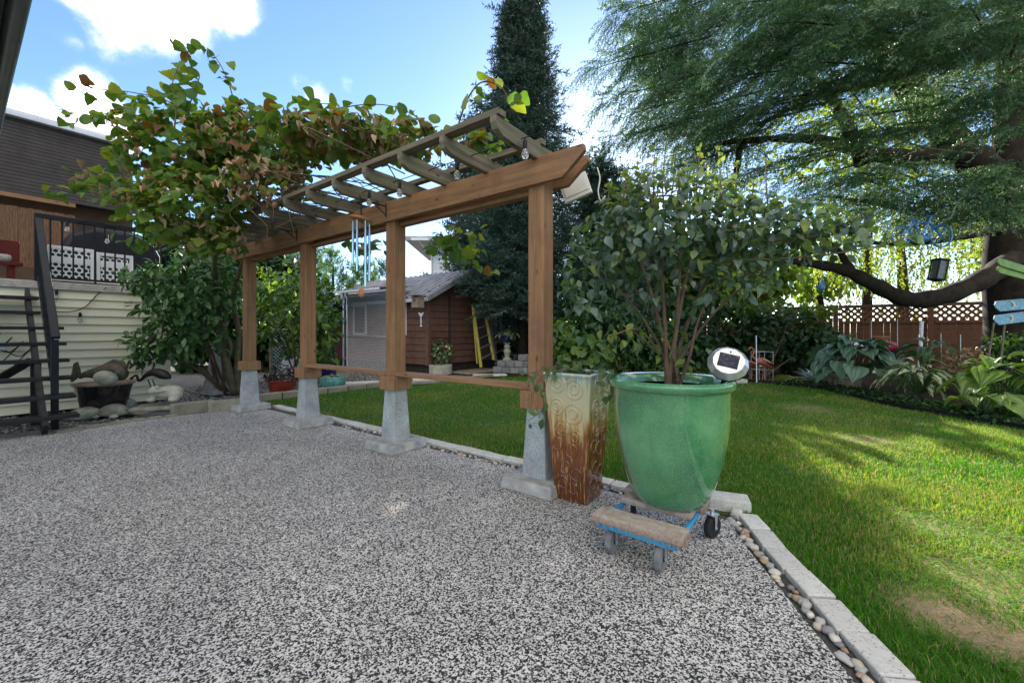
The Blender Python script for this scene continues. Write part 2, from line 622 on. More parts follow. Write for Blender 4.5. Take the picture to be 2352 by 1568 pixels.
m_patio, nt, b, out = nodes_of('rubber_crumb_paving')
vec = coords(nt)
vo = nd(nt, 'TexVoronoi', {'Vector': vec, 'Scale': 160.0, 'Randomness': 1.0})
sc = nd(nt, 'SeparateColor', {'Color': vo.outputs['Color']})
chips = ramp(nt, sc.outputs[0], [(0.0, (0.010, 0.010, 0.010)), (0.36, (0.032, 0.031, 0.030)), (0.47, (0.22, 0.213, 0.203)), (0.62, (0.54, 0.52, 0.49)), (1.0, (0.74, 0.715, 0.68))])
no = nd(nt, 'TexNoise', {'Vector': vec, 'Scale': 1.3, 'Detail': 5, 'Roughness': 0.6})
vv = nd(nt, 'MapRange', {'Value': no.outputs['Fac'], 'From Min': 0.3, 'From Max': 0.7, 'To Min': 0.80, 'To Max': 1.12})
hs = nd(nt, 'HueSaturation', {'Color': chips, 'Value': vv.outputs[0]})
nt.links.new(hs.outputs[0], b.inputs['Base Color'])
b.inputs['Roughness'].default_value = 0.75
b.inputs['Specular IOR Level'].default_value = 0.35
v2 = nd(nt, 'TexVoronoi', {'Vector': vec, 'Scale': 160.0}, feature='DISTANCE_TO_EDGE')
bp = nd(nt, 'Bump', {'Height': v2.outputs['Distance'], 'Strength': 0.7, 'Distance': 0.01})
nt.links.new(bp.outputs[0], b.inputs['Normal'])
LEG = [(1.464, 2.665), (1.43, 2.48), (1.39, 2.297), (1.36, 2.09), (1.331, 1.885), (1.305, 1.73), (1.286, 1.577), (1.272, 1.50), (1.255, 1.38), (1.22, 1.0), (1.17, 0.4), (1.10, -0.6), (1.0, -2.0)]
PW = 0.082                                                                # width of the pebble strip
edge1 = YF(5.35, 0.16)
corner_in = YF(-1.33, 0.20)
patio = [edge1, corner_in] + [Vector((x - PW, y, 0)) for x, y in LEG[1:]] + [Vector((0.9, -6, 0)), Vector((-14, -6, 0)), YF(6.4, -9), YF(5.9, -2.4), YF(5.72, -1.2), YF(5.40, -0.1)]
sheet('patio', patio, 0.0, m_patio, thick=0.05)
m_strip = mat('strip_grit', (0.10, 0.095, 0.085), (0.03, 0.028, 0.025), rough=1, scale=60, bump=0.8, bscale=120)
strip_out = [YF(5.35, 0.30), YF(-1.30, 0.30)] + [Vector((x + 0.02, y, 0)) for x, y in LEG]
strip_in = [edge1 + E2 * 0.001, corner_in] + [Vector((x - PW, y, 0)) for x, y in LEG[1:]]
strip = sheet('pebble_strip', strip_out + strip_in[::-1], -0.016, m_strip)

lawn_pts = [YF(5.9, 0.30), YF(-1.3, 0.30)] + [Vector((x + 0.02, y, 0)) for x, y in LEG] + [Vector((1.0, -4, 0)), Vector((7.4, -4, 0)), Vector((6.6, 2, 0)),
            G(2352, 985), G(2180, 955), G(2020, 925), G(1880, 892), G(1700, 874), G(1420, 864), G(1250, 862), G(1150, 866), G(1000, 880), G(900, 890), YF(5.85, 2.6), YF(6.0, 0.9)]
bare = [(G(2165, 1400), .20, .9), (G(2100, 1370), .14, .6), (G(2300, 1340), .26, .85), (G(2250, 1440), .16, .75), (G(2350, 1470), .2, .8), (G(2120, 1195), .22, .5), (G(2300, 1240), .25, .5), (G(1560, 925), .7, .55), (G(2000, 1010), .35, .45), (G(1850, 935), .5, .4)]
m_lawn, nt, b, out = nodes_of('turf_soil')
vec = coords(nt)
no = nd(nt, 'TexNoise', {'Vector': vec, 'Scale': 7.0, 'Detail': 5, 'Roughness': 0.65})
n2 = nd(nt, 'TexNoise', {'Vector': vec, 'Scale': 90.0, 'Detail': 4, 'Roughness': 0.7})
worn = None
for (c, rad, am) in bare:                                                  # worn spots of the turf
    d_ = nd(nt, 'VectorMath', {0: vec}, operation='DISTANCE')
    d_.inputs[1].default_value = (c.x, c.y, -0.01)
    k = nd(nt, 'MapRange', {'Value': d_.outputs['Value'], 'From Min': rad * 1.5, 'From Max': rad * .3, 'To Max': am})
    worn = k.outputs[0] if worn is None else nd(nt, 'Math', {0: worn, 1: k.outputs[0]}, operation='MAXIMUM').outputs[0]
w2 = nd(nt, 'Math', {0: worn, 1: no.outputs['Fac']}, operation='ADD')
k = nd(nt, 'MapRange', {'Value': w2.outputs[0], 'From Min': .62, 'From Max': .95})
c = mixc(nt, k.outputs[0], (0.045, 0.085, 0.016), (0.30, 0.215, 0.12))
c2 = ramp(nt, n2.outputs['Fac'], [(0.3, (0.55, 0.55, 0.55)), (0.7, (1.35, 1.35, 1.3))])
nt.links.new(mixc(nt, 1.0, c, c2, 'MULTIPLY'), b.inputs['Base Color'])
b.inputs['Roughness'].default_value = 1.0
bp = nd(nt, 'Bump', {'Height': n2.outputs['Fac'], 'Strength': 0.8, 'Distance': 0.02})
nt.links.new(bp.outputs[0], b.inputs['Normal'])
sheet('lawn', lawn_pts, -0.010, m_lawn)
sheet('garden_bed', [Vector((7.3, -3, 0)), Vector((16, -3, 0)), Vector((20, 12, 0)), Vector((6, 22, 0)), Vector((-1, 14.5, 0)), G(1150, 866), G(1250, 862), G(1420, 864), G(1700, 874), G(1880, 892), G(2020, 925), G(2180, 955), G(2352, 985), Vector((6.6, 2, 0))], -0.003, m_soil)
m_gravel = mat('gravel_bed', (0.24, 0.23, 0.22), (0.03, 0.028, 0.027), rough=0.95, scale=26, detail=5, bump=1.0, bscale=30, contrast=(0.38, 0.62))
sheet('gravel_bed', [YF(5.40, -0.1), YF(5.72, -1.2), YF(5.9, -2.4), YF(6.4, -9), YF(12, -9), YF(14, 7.5), YF(5.2, 6.6), YF(5.85, 2.6), YF(6.0, 0.9), YF(5.9, 0.30), YF(5.35, 0.30)], -0.025, m_gravel)

# loose gravel stones: one mass
ico_v = np.array([(0, 0, 1), (.894, 0, .447), (.276, .851, .447), (-.724, .526, .447), (-.724, -.526, .447), (.276, -.851, .447), (.724, .526, -.447), (-.276, .851, -.447), (-.894, 0, -.447), (-.276, -.851, -.447), (.724, -.526, -.447), (0, 0, -1)])
ico_t = np.array([(0, 1, 2), (0, 2, 3), (0, 3, 4), (0, 4, 5), (0, 5, 1), (1, 6, 2), (2, 7, 3), (3, 8, 4), (4, 9, 5), (5, 10, 1), (2, 6, 7), (3, 7, 8), (4, 8, 9), (5, 9, 10), (1, 10, 6), (11, 7, 6), (11, 8, 7), (11, 9, 8), (11, 10, 9), (11, 6, 10)])


def rand_rot(n):
    return frames(rng.normal(size=(n, 3)), rng.normal(size=(n, 3)))


def flat_rot(n):
    t = rng.uniform(0, 6.283, n)
    return frames(np.stack([np.cos(t), np.sin(t), rng.normal(0, .15, n)], 1), np.tile((0., 0., 1.), (n, 1)) + rng.normal(0, .15, (n, 3)))


m_stones = leafmat('gravel_stones', [(0.05, 0.05, 0.05), (0.12, 0.115, 0.11), (0.28, 0.27, 0.26), (0.09, 0.07, 0.06), (0.40, 0.39, 0.37), (0.07, 0.07, 0.075)], trans=0.0, rough=0.8)
n = 5200
ab = np.stack([rng.uniform(5.55, 9.2, n), rng.uniform(-3.2, 5.5, n)], 1)
pos = np.array([YF(a, b_, -0.015) for a, b_ in ab if a > 6.02 - max(0, b_ - .9) * .09 or b_ < 0.2])
n = len(pos)
V, T, Mi, Rn = stamp([(ico_v, ico_t)], np.zeros(n, int), flat_rot(n), pos, np.stack([rng.uniform(.014, .034, n), rng.uniform(.012, .026, n), rng.uniform(.008, .016, n)], 1))
tag(link('gravel', tri_mesh('gravel', V, T, [m_stones], Mi, Rn, True)), 'loose grey and dark gravel stones of the shady bed', 'gravel', kind='stuff')

# pavers of the lawn border
pav = MB().box((0, 0, 0), (0.204, 0.118, 0.06))
me_pav = []
for k in range(4):
    r_ = random.Random(k)
    q = MB()
    q.v = [(x + r_.uniform(-.004, .004), y + r_.uniform(-.004, .004), z) for x, y, z in pav.v]
    q.f, q.m = pav.f, pav.m
    me_pav.append(q.mesh('paver', m_paver))
lawn_border = tag(sheet('lawn_border', [YF(5.3, .31), YF(-1.2, .31), YF(-1.2, .42), YF(5.3, .42)], -0.008, m_strip), kind='structure')


def paver(c, d, z=0.0, tilt=0.0):
    x = Vector(d).normalized()
    y = UP.cross(x)
    zt = (UP + y * tilt).normalized()
    y = zt.cross(x)
    o = link('paver', random.choice(me_pav), lawn_border, rot_cols(x, y, zt, (c[0], c[1], z)))
    bv = o.modifiers.new('edge', 'BEVEL')
    bv.width, bv.segments = 0.007, 2


a = 5.15
while a > -1.15:
    c = YF(a, 0.365 + random.uniform(-.006, .006))
    paver(c, E1 + E2 * random.uniform(-.02, .02), -0.012 + random.uniform(-.004, .004), random.uniform(-.03, .03))
    a -= 0.211
legc = curve([(x + 0.066, y, 0) for x, y in LEG], 12)
acc, last = 0.0, None
for i in range(len(legc) - 1):
    seg = (legc[i + 1] - legc[i]).length
    acc += seg
    if acc >= 0.208 or last is None:
        acc = 0
        last = legc[i]
        j = min(i + 6, len(legc) - 1)
        d = (legc[j] - legc[max(i - 6, 0)])
        if legc[i].y > 0.2:
            paver(legc[i] + d.normalized() * 0.10, d, -0.012 + random.uniform(-.003, .003), random.uniform(-.03, .03))

# the grey block lying at the corner
q = MB().box((1.47, 2.83, 0.02), (0.30, 0.16, 0.10), rot_cols(*[Vector(v) for v in ((0.93, -0.36, 0.0), (0.36, 0.93, 0.0), (0, 0, 1))]))
tag(q.build('paving_block', m_paver, bevel=0.01), 'thick pale concrete block lying at the turn of the lawn border behind the green pot', 'block')
q = MB().box((1.475, 2.69, 0.0), (0.10, 0.08, 0.07), rot_cols(*[Vector(v) for v in ((0.6, 0.8, 0), (-0.8, 0.6, 0), (0, 0, 1))]), taper=0.7)
tag(q.build('stone', m_paver, bevel=0.012), 'broken pale stone wedged beside the thick block at the border turn', 'stone')

# pebbles between patio and pavers, one by one
m_peb = []
for k, (c1, c2) in enumerate((((0.40, 0.39, 0.37), (0.24, 0.23, 0.22)), ((0.52, 0.46, 0.38), (0.33, 0.27, 0.20)), ((0.22, 0.22, 0.23), (0.12, 0.12, 0.13)), ((0.58, 0.55, 0.50), (0.40, 0.37, 0.33)), ((0.40, 0.28, 0.18), (0.22, 0.14, 0.09)))):
    m_peb.append(mat('river_pebble', c1, c2, rough=0.7, scale=30, bump=0.15, bscale=90, objrand=0.15))
pv = MB()
r_ = random.Random(5)
me_peb = []
for k in range(6):
    q = MB().lathe([(0, -1), (.5, -.85), (.85, -.5), (1, 0), (.86, .5), (.5, .86), (0, 1)], (0, 0, 0), n=10)
    ph = [r_.uniform(0, 6) for _ in range(6)]
    q.v = [tuple(np.array(p_) * (1 + .13 * math.sin(2.1 * p_[0] * 2 + ph[0]) + .10 * math.sin(2.6 * p_[1] * 2 + ph[1]))) for p_ in q.v]
    me_peb.append(q.mesh('pebble', m_peb[k % 5], smooth='all'))


def pebble(c, s):
    t = random.uniform(0, 6.28)
    x, y, z = frame_along((math.cos(t), math.sin(t), random.uniform(-.2, .2)))
    sx, sy, sz = s * random.uniform(.9, 1.4), s * random.uniform(.75, 1.0), s * random.uniform(.45, .75)
    link('pebble', random.choice(me_peb), strip, rot_cols(x * sx, y * sy, z * sz, c))


inner = curve([(x - PW * .5, y, 0) for x, y in LEG[:11]], 14)
s_ = 0.0
for i in range(len(inner) - 1):
    s_ += (inner[i + 1] - inner[i]).length
    if s_ > 0.019:
        s_ = 0
        side = random.choice((-1, 1))
        sz = random.uniform(.013, .026)
        pebble(inner[i] + Vector((side * random.uniform(.0, .022), 0, -.014 + sz * .5)), sz)
a = -1.2
while a < 3.2:
    sz = random.uniform(.012, .022)
    pebble(YF(a, random.uniform(.20, .285), -.014 + sz * .5), sz)
    a += 0.028 if a < 1.2 else 0.05

# ------------------------------------------------------------------ pergola
SP = 1.77
ZB, ZT = 2.315, 2.515                                                      # underside and top of the beams
perg = thing('pergola', 'brown stained timber pergola with four posts on tapered concrete piers', 'pergola', YF(0, 0))
for k in range(4):
    c = YF(k * SP, 0)
    po = MB().box((c.x, c.y, (0.66 + ZT - .02) / 2), (0.142, 0.142, ZT - .02 - 0.66), YARD).build('post', m_post, perg, bevel=0.006)
    MB().box((c.x, c.y, 0.675), (0.235, 0.235, 0.135), YARD).build('collar', m_post, po, bevel=0.005)
    pi = MB().box((c.x, c.y, 0.345), (0.215, 0.215, 0.53), YARD, taper=0.74).build('pier', m_pier, perg, bevel=0.010)
    MB().box((c.x, c.y, 0.045), (0.46, 0.46, 0.09), YARD, taper=0.94).build('footing', m_slabc, pi, bevel=0.014)
A0, A1 = -0.42, 3 * SP + 0.46
for side, nm in ((-1, 'front_beam'), (1, 'back_beam')):
    M_ = rot_cols(E1, -E2, UP, YF(0, side * 0.0925))
    ext = 0.0 if side < 0 else 0.06
    poly = [(A0 + .17 + ext, ZB), (A1 - .17, ZB), (A1, ZB + .12), (A1, ZT), (A0 + ext, ZT), (A0 + ext - .01, ZT - .05)]
    MB().prism(poly, M_, 0.04).build(nm, m_beam, perg, bevel=0.004)
# filler strips between the posts under the back beam
for k in range(3):
    MB().bar(YF(k * SP + .072, .03, ZB - .018), YF((k + 1) * SP - .072, .03, ZB - .018), 0.075, 0.035).build('header', m_beam, perg, bevel=0.003)
# shelf boards between the posts
for k in (0, 1):
    MB().bar(YF(k * SP + .072, -.005, .767), YF((k + 1) * SP - .072, -.005, .767), 0.14, 0.038).build('shelf_board', m_beam, perg, bevel=0.003)
# rafters with a curved nose toward the patio
a = -0.02
NR = 13
for k in range(NR):
    aa = a + k * 0.478
    base = YF(aa, 0)
    M_ = rot_cols(E2, E1, UP, base)                                     # local x = E2
    z0, z1 = ZT - .060, ZT + .105
    poly = [(-0.62, z1 - .045), (-0.60, z1 - .085), (-0.53, z1 - .115), (-0.42, z0), (0.22, z0), (0.32, z1 - .10), (0.36, z1 - .05), (0.36, z1), (-0.62, z1)]
    poly = [(x, z + (0.045 if z == z0 else 0)) for x, z in poly]
    MB().prism(poly, M_, 0.052).build('rafter', m_weather2, perg, bevel=0.004)
for bb, w in ((-.57, .085), (-.05, .06), (.31, .06)):
    MB().bar(YF(-.06, bb, ZT + .105 + .024), YF(A1 - .05, bb + random.uniform(-.02, .02), ZT + .105 + .024), w, 0.042).build('batten', m_weather1, perg, bevel=0.003)

# small beam hooks and wind chime
def bracket(u, label):
    aa = a_at(u, -.115)
    p0 = YF(aa, -.118, ZT - .05)
    q = MB()
    q.tube([p0 + UP * .03, p0 - UP * .11], .006, 6)
    q.tube([p0, YF(aa, -.40, ZT - .045), YF(aa, -.42, ZT - .02)], .006, 6)
    q.tube([p0 - UP * .09, YF(aa, -.27, ZT - .048)], .005, 6)
    tag(q.build('hook_bracket', m_iron), label, 'bracket')
    return YF(aa, -.40, ZT - .05)


hook = bracket(887, 'black iron hook holding the wind chime on the front beam')
bracket(682, 'empty black iron hook on the front beam near the vine')
ch = thing('wind_chime', 'wind chime with silver tubes under a wooden disc hanging from the pergola', 'wind chime', hook - UP * 0.75)
q = MB()
for i in range(7):
    q.lathe([(0.010, -.003), (0.014, 0), (0.010, .003)], hook - UP * (.015 + i * .02), 8, M=rot_cols((1, 0, 0), (0, 0, 1), (0, -1, 0)) if i % 2 else rot_cols((0, 1, 0), (0, 0, 1), (1, 0, 0)))
q.build('chain', m_iron, ch)
dc = hook - UP * .19
m_disc = mat('varnished_disc', (0.42, 0.17, 0.06), (0.25, 0.09, 0.03), rough=0.3, scale=12, coat=0.4)
MB().lathe([(0, -.011), (.10, -.011), (.106, 0), (.10, .011), (0, .011)], dc, 28, M=Matrix.Rotation(R(12), 4, 'Y')).build('disc', m_disc, ch, smooth=True)
m_tube = mat('anodised_tube', (0.55, 0.66, 0.68), (0.40, 0.50, 0.52), rough=0.16, scale=2, metal=0.95)
for i in range(6):
    t = i * math.pi / 3 + .35
    tp = dc + Vector((math.cos(t) * .074, math.sin(t) * .074, -.03))
    ln = (.56, .50, .44, .40, .48, .62)[i]
    MB().tube([tp, tp - UP * ln], .0115, 10).build('chime_tube', m_tube, ch, smooth=True)
MB().lathe([(0, -.008), (.042, -.008), (.042, .008), (0, .008)], dc - UP * .28, 16).build('clapper', m_disc, ch)
MB().tube([dc, dc - UP * .66], .0015, 4).build('cord', m_iron, ch)
MB().lathe([(0, -.05), (.03, -.03), (.034, .0), (.012, .045), (0, .05)], dc - UP * .70, 12, sy=.3).build('wind_sail', m_disc, ch, smooth=True)

# bare bulbs hanging from the rafters
k = 0
for (u, bb) in ((1206, -.33), (1050, -.33), (918, -.33), (848, -.33)):
    aa = a_at(u, bb)
    p = YF(aa, bb, ZT + .02)
    t = thing('hanging_bulb', ('clear glass bulb hanging between the two rafters nearest the beam end', 'clear glass bulb hanging under the third rafter from the beam end', 'clear glass bulb hanging just beside the wind chime hook', 'clear glass bulb hanging just above the wind chime disc')[k], 'bulb', p, 'bulbs of the pergola light string')
    MB().lathe([(0.014, -.05), (.016, 0), (.010, .012), (.004, .03)], p, 10).build('socket', m_black, t, smooth=True)
    MB().lathe([(0, -.125), (.016, -.118), (.025, -.10), (.027, -.085), (.018, -.06), (.012, -.05)], p, 14).build('bulb', m_glass, t, smooth=True)
    k += 1
q = MB()
q.tube(curve([YF(-.3, -.33, ZT + .04)] + [YF(a_at(u, -.33), -.33, ZT + .05) for u in (1206, 1050, 918, 848)] + [YF(4.6, -.33, ZT + .04)], 6), .004, 5)
tag(q.build('light_cord', m_black), 'thin black light cord strung under the pergola rafters', 'cord')

# pale box with cable at the beam end
m_box = mat('offwhite_plastic', (0.60, 0.60, 0.54), (0.48, 0.48, 0.43), rough=0.5, scale=5, bump=0.1)
bc = P(1322, 432, 3.45)
bx = thing('floodlight_box', 'off-white box lamp with a loose cable under the beam end', 'lamp', bc)
M_ = rot_cols(*[Vector(v) for v in ((0.90, -0.30, 0.31), (0.31, 0.95, 0.02), (-0.30, 0.08, 0.95))])
MB().box(bc, (0.24, 0.05, 0.19), M_).build('housing', m_box, bx, bevel=0.008)
MB().box(bc + M_.to_3x3() @ Vector((0, -.028, .01)), (0.20, 0.008, 0.14), M_).build('cover', m_box, bx, bevel=0.003)
MB().tube(curve([P(1372, 385, 3.43), P(1378, 410, 3.42), P(1374, 440, 3.42), P(1380, 462, 3.42), P(1390, 450, 3.42)], 6), .006, 6).build('cable', m_box, bx, smooth='all')

# ------------------------------------------------------------------ tall drip-glazed pot
m_tall, nt, b, out = nodes_of('drip_glaze')
co = nd(nt, 'TexCoord')
sp = nd(nt, 'SeparateXYZ', {0: co.outputs['Object']})
st = nd(nt, 'TexNoise', {'Vector': coords(nt, E1_ANG, (0.030, 0.030, 0.9)), 'Scale': 1.0, 'Detail': 4, 'Roughness': 0.7})
st2 = nd(nt, 'TexNoise', {'Vector': coords(nt, E1_ANG, (0.012, 0.012, 0.7)), 'Scale': 1.0, 'Detail': 3, 'Roughness': 0.6})
h = nd(nt, 'MapRange', {'Value': sp.outputs['Z'], 'From Min': 0.10, 'From Max': 0.92})
d1 = nd(nt, 'Math', {0: st.outputs['Fac'], 1: -0.5}, operation='ADD')
d2 = nd(nt, 'Math', {0: d1.outputs[0], 1: 0.85}, operation='MULTIPLY')
hh = nd(nt, 'Math', {0: h.outputs[0], 1: d2.outputs[0]}, operation='ADD')
c = ramp(nt, hh.outputs[0], [(0.02, (0.085, 0.022, 0.006)), (0.42, (0.17, 0.050, 0.012)), (0.53, (0.36, 0.20, 0.06)), (0.64, (0.48, 0.42, 0.24)), (0.86, (0.44, 0.43, 0.28)), (1.0, (0.20, 0.30, 0.31))])
k2 = nd(nt, 'MapRange', {'Value': st2.outputs['Fac'], 'From Min': 0.56, 'From Max': 0.66, 'To Max': 0.85})
c = mixc(nt, k2.outputs[0], c, (0.46, 0.29, 0.09))
nt.links.new(c, b.inputs['Base Color'])
b.inputs['Roughness'].default_value = 0.22
b.inputs['Coat Weight'].default_value = 0.7
b.inputs['Coat Roughness'].default_value = 0.08
tb, tt = Vector((0.485, 3.00, 0)), 0.91
tall = thing('tall_planter', 'tall square planter glazed cream over dripping brown with raised rings', 'planter', tb)


def tall_half(z): return 0.125 + (0.185 - 0.125) * (z / tt) ** 0.9


q = MB()
zs = [0.0, 0.012, .1, .25, .4, .55, .7, .8, .87, .895, tt]
hs_ = [tall_half(z) for z in zs]
hs_[0] -= .008; hs_[-2] += .008; hs_[-1] += .006
loops = []
for z, hf in zip(zs, hs_):
    loops.append([tb + E1 * (sx * hf) + E2 * (sy * hf) + UP * z for sx, sy in ((-1, -1), (1, -1), (1, 1), (-1, 1))])
for z, hf in ((tt, .165), (tt - .05, .162)):
    loops.append([tb + E1 * (sx * hf) + E2 * (sy * hf) + UP * z for sx, sy in ((-1, -1), (1, -1), (1, 1), (-1, 1))])
vs_ = [p for l in loops for p in l]
fs_ = [(0, 1, 2, 3)]
for i in range(len(loops) - 1):
    for j in range(4):
        fs_.append((i * 4 + j, i * 4 + (j + 1) % 4, i * 4 + 4 + (j + 1) % 4, i * 4 + 4 + j))
n = len(loops) * 4
fs_.append((n - 4, n - 3, n - 2, n - 1))
body = q.add(vs_, fs_).build('body', m_tall, tall, bevel=0.012)
r_ = random.Random(3)
for face in (0, 1):                                                        # 0: face toward the camera, 1: face toward the lawn
    rows = [(.83, -.4, .046), (.80, .38, .052), (.67, -.5, .045), (.63, .30, .055), (.52, -.32, .044), (.46, .45, .04), (.40, -.55, .035), (.37, .10, .04), (.24, -.2, .036), (.20, .5, .034), (.13, -.5, .034), (.10, .2, .03)]
    for (z, s, rad) in rows:
        s = s + r_.uniform(-.08, .08)
        rad *= 1.18
        hf = tall_half(z)
        nrm = -E2 if face == 0 else -E1
        tan = E1 * -1 if face == 0 else E2
        c0 = tb + nrm * (hf + .001) + tan * (s * hf * .9) + UP * z
        slope = math.atan((.185 - .125) / tt)
        up = (UP + nrm * math.tan(slope)).normalized()
        nn = tan.cross(up).normalized()
        if nn.dot(nrm) < 0: nn = -nn
        for ring in ((rad,) if z < .45 else (rad, rad * .5)):
            pts = [c0 + tan * (math.cos(t) * ring) + up * (math.sin(t) * ring * 1.08) for t in np.linspace(0, 2 * math.pi, 21)]
            MB().tube(pts, .0062, 6, cap=False).build('relief_ring', m_tall, body, smooth='all')
MB().box(tb + UP * (tt - .035), (.33, .33, .02), YARD).build('soil', m_soil, tall)

# ------------------------------------------------------------------ green pot on its dolly
m_green, nt, b, out = nodes_of('green_glaze')
vec = coords(nt)
no = nd(nt, 'TexNoise', {'Vector': vec, 'Scale': 4.0, 'Detail': 6, 'Roughness': 0.6})
n2 = nd(nt, 'TexNoise', {'Vector': vec, 'Scale': 300.0, 'Detail': 2})
n3 = nd(nt, 'TexNoise', {'Vector': coords(nt, 0, (0.05, 0.05, 0.6)), 'Scale': 1.0, 'Detail': 4})
c = ramp(nt, no.outputs['Fac'], [(0.30, (0.028, 0.13, 0.055)), (0.5, (0.055, 0.21, 0.085)), (0.72, (0.12, 0.31, 0.14))])
k = nd(nt, 'MapRange', {'Value': n2.outputs['Fac'], 'From Min': 0.54, 'From Max': 0.68, 'To Max': 0.6})
c = mixc(nt, k.outputs[0], c, (0.26, 0.44, 0.24))
k = nd(nt, 'MapRange', {'Value': n3.outputs['Fac'], 'From Min': 0.55, 'From Max': 0.75, 'To Max': 0.35})
c = mixc(nt, k.outputs[0], c, (0.05, 0.16, 0.07))
nt.links.new(c, b.inputs['Base Color'])
b.inputs['Roughness'].default_value = 0.12
b.inputs['Coat Weight'].default_value = 0.9
b.inputs['Coat Roughness'].default_value = 0.02
bp = nd(nt, 'Bump', {'Height': no.outputs['Fac'], 'Strength': 0.10, 'Distance': 0.02})
nt.links.new(bp.outputs[0], b.inputs['Normal'])
PC = Vector((0.93, 2.41, 0))
PZ = 0.212
gp = thing('green_pot', 'large green glazed round pot standing on the wheeled dolly', 'pot', PC + UP * PZ)
prof = [(0, 0), (.160, 0), (.186, .010), (.214, .050), (.236, .10), (.265, .19), (.289, .28), (.304, .37), (.314, .46), (.319, .55), (.321, .652), (.324, .660),
        (.334, .663), (.346, .676), (.350, .692), (.346, .708), (.332, .718), (.312, .714), (.302, .700), (.297, .66), (.290, .63), (0, .63)]
MB().lathe(prof[:12], PC + UP * PZ, 64).build('body', m_green, gp, smooth=True)
MB().lathe(prof[11:-1], PC + UP * PZ, 64).build('rim', m_green, gp, smooth=True)
MB().lathe([(0, .655), (.15, .66), (.298, .645), (.298, .62)], PC + UP * PZ, 40).build('soil', m_soil, gp, smooth=True)
# a few bits of loose bark on the soil
dol = thing('plant_dolly', 'blue steel dolly with carpet-covered planks and rubber casters', 'dolly', (PC.x, PC.y, 0))
m_blue = mat('blue_enamel', (0.015, 0.27, 0.52), (0.01, 0.18, 0.38), rough=0.3, scale=10, coat=0.4, dirt=((0.05, 0.09, 0.11), 20, 0.4))
m_carpet = mat('worn_carpet', (0.55, 0.49, 0.42), (0.33, 0.27, 0.22), rough=1.0, scale=25, bump=1.0, bscale=320, spec=0.05, dirt=((0.36, 0.24, 0.17), 14, 0.6))
m_fray = mat('carpet_fray', (0.46, 0.33, 0.24), (0.22, 0.13, 0.09), rough=1.0, scale=60, spec=0.05)
m_rubber = mat('caster_rubber', (0.20, 0.205, 0.21), (0.10, 0.105, 0.11), rough=0.8, scale=25, spec=.2)
m_rubberb = mat('caster_black', (0.022, 0.022, 0.024), (0.012, 0.012, 0.013), rough=0.6, scale=25, spec=.2)
D1 = (Vector((.927, 2.117, 0)) - Vector((.553, 2.40, 0))).normalized()
D2 = Vector((-D1.y, D1.x, 0))
PT = 0.214                                                                # top of the planks
front = (G(1393, 1157, PT) + G(1360, 1176, PT) + G(1588, 1210, PT) + G(1553, 1243, PT)) / 4
front.z = 0
MD = rot_cols(D1, D2, UP)
for k, (c0, wd) in enumerate(((front, .145), (front + D2 * 0.30, .13), (front + D2 * 0.46, .145))):
    pl = MB().box(c0 + UP * (PT - .021), (0.475 if k != 1 else .40, wd, 0.042 if k != 1 else .036), MD).build('plank', m_carpet, dol, bevel=0.012)
    if k == 1: continue
    # carpet fringe hanging over the plank edges
    fr = MB()
    rr = random.Random(k)
    for i in range(420):
        e = rr.random()
        if e < .7: p = c0 + D1 * rr.uniform(-.235, .235) - D2 * rr.uniform(.068, .076)
        else: p = c0 + D1 * rr.uniform(.232, .24) + D2 * rr.uniform(-.07, .07)
        p = p + UP * rr.uniform(.176, .21)
        q_ = p + Vector((rr.gauss(0, .004), rr.gauss(0, .004), -rr.uniform(.012, .034)))
        s = D1 * .0022 if e < .7 else D2 * .0022
        fr.add([p - s, p + s, q_], [(0, 1, 2)])
    fr.build('fringe', m_fray, pl)
for s in (-1, 1):
    r0 = front + D1 * (s * 0.195)
    MB().tube([r0 - D2 * .06 + UP * .160, r0 + D2 * .54 + UP * .160], .016, 12).build('side_rail', m_blue, dol, smooth=True)
for c0 in (front - D2 * .05, front + D2 * .53):
    MB().bar(c0 - D1 * .195 + UP * .158, c0 + D1 * .195 + UP * .158, .02, .03).build('cross_rail', m_blue, dol, bevel=0.003)


def caster(c, d, dark):
    """c: foot on the ground, d: rolling direction"""
    x = Vector(d).normalized()
    y = UP.cross(x)
    ax = rot_cols(x, UP, -y)                                             # lathe axis (local z) along -y
    w = thing_part = None
    mt = m_rubberb if dark else m_rubber
    ct = c + UP * .066
    S_ = 1.27
    wh = MB().lathe([(.038, -.017), (.058, -.018), (.0645, -.012), (.066, 0), (.0645, .012), (.058, .018), (.038, .017)], ct, 28, M=ax).build('wheel', mt, dol, smooth=True)
    MB().lathe([(0, -.021), (.014, -.021), (.017, -.014), (.034, -.012), (.040, -.016), (.040, .016), (.034, .012), (.017, .014), (.014, .021), (0, .021)], ct, 24, M=ax).build('hub', m_rubberb, wh, smooth=True)
    fk = MB()
    for s in (-1, 1):
        o_ = y * (s * .026)
        fk.prism([(-.007, -.010), (.007, -.010), (.016, .072), (-.010, .072)], rot_cols(x, y, UP, ct + o_ - x * 0.004), .003)
    fk.box(ct + UP * .073, (.060, .056, .006), rot_cols(x, y, UP))
    fk.tube([ct + UP * .07, ct + UP * .10], .012, 10)
    fk.tube([ct - y * .031, ct + y * .031], .006, 8)
    fk.build('caster_fork', m_galv, dol)


caster(Vector((.545, 2.225, 0)), (0.66, 0.75, 0), False)
caster(Vector((.745, 2.055, 0)), (0.62, 0.78, 0), False)
caster(Vector((1.165, 2.385, 0)), (0.84, 0.54, 0), True)
caster(Vector((.80, 2.70, 0)), (0.3, 0.95, 0), True)

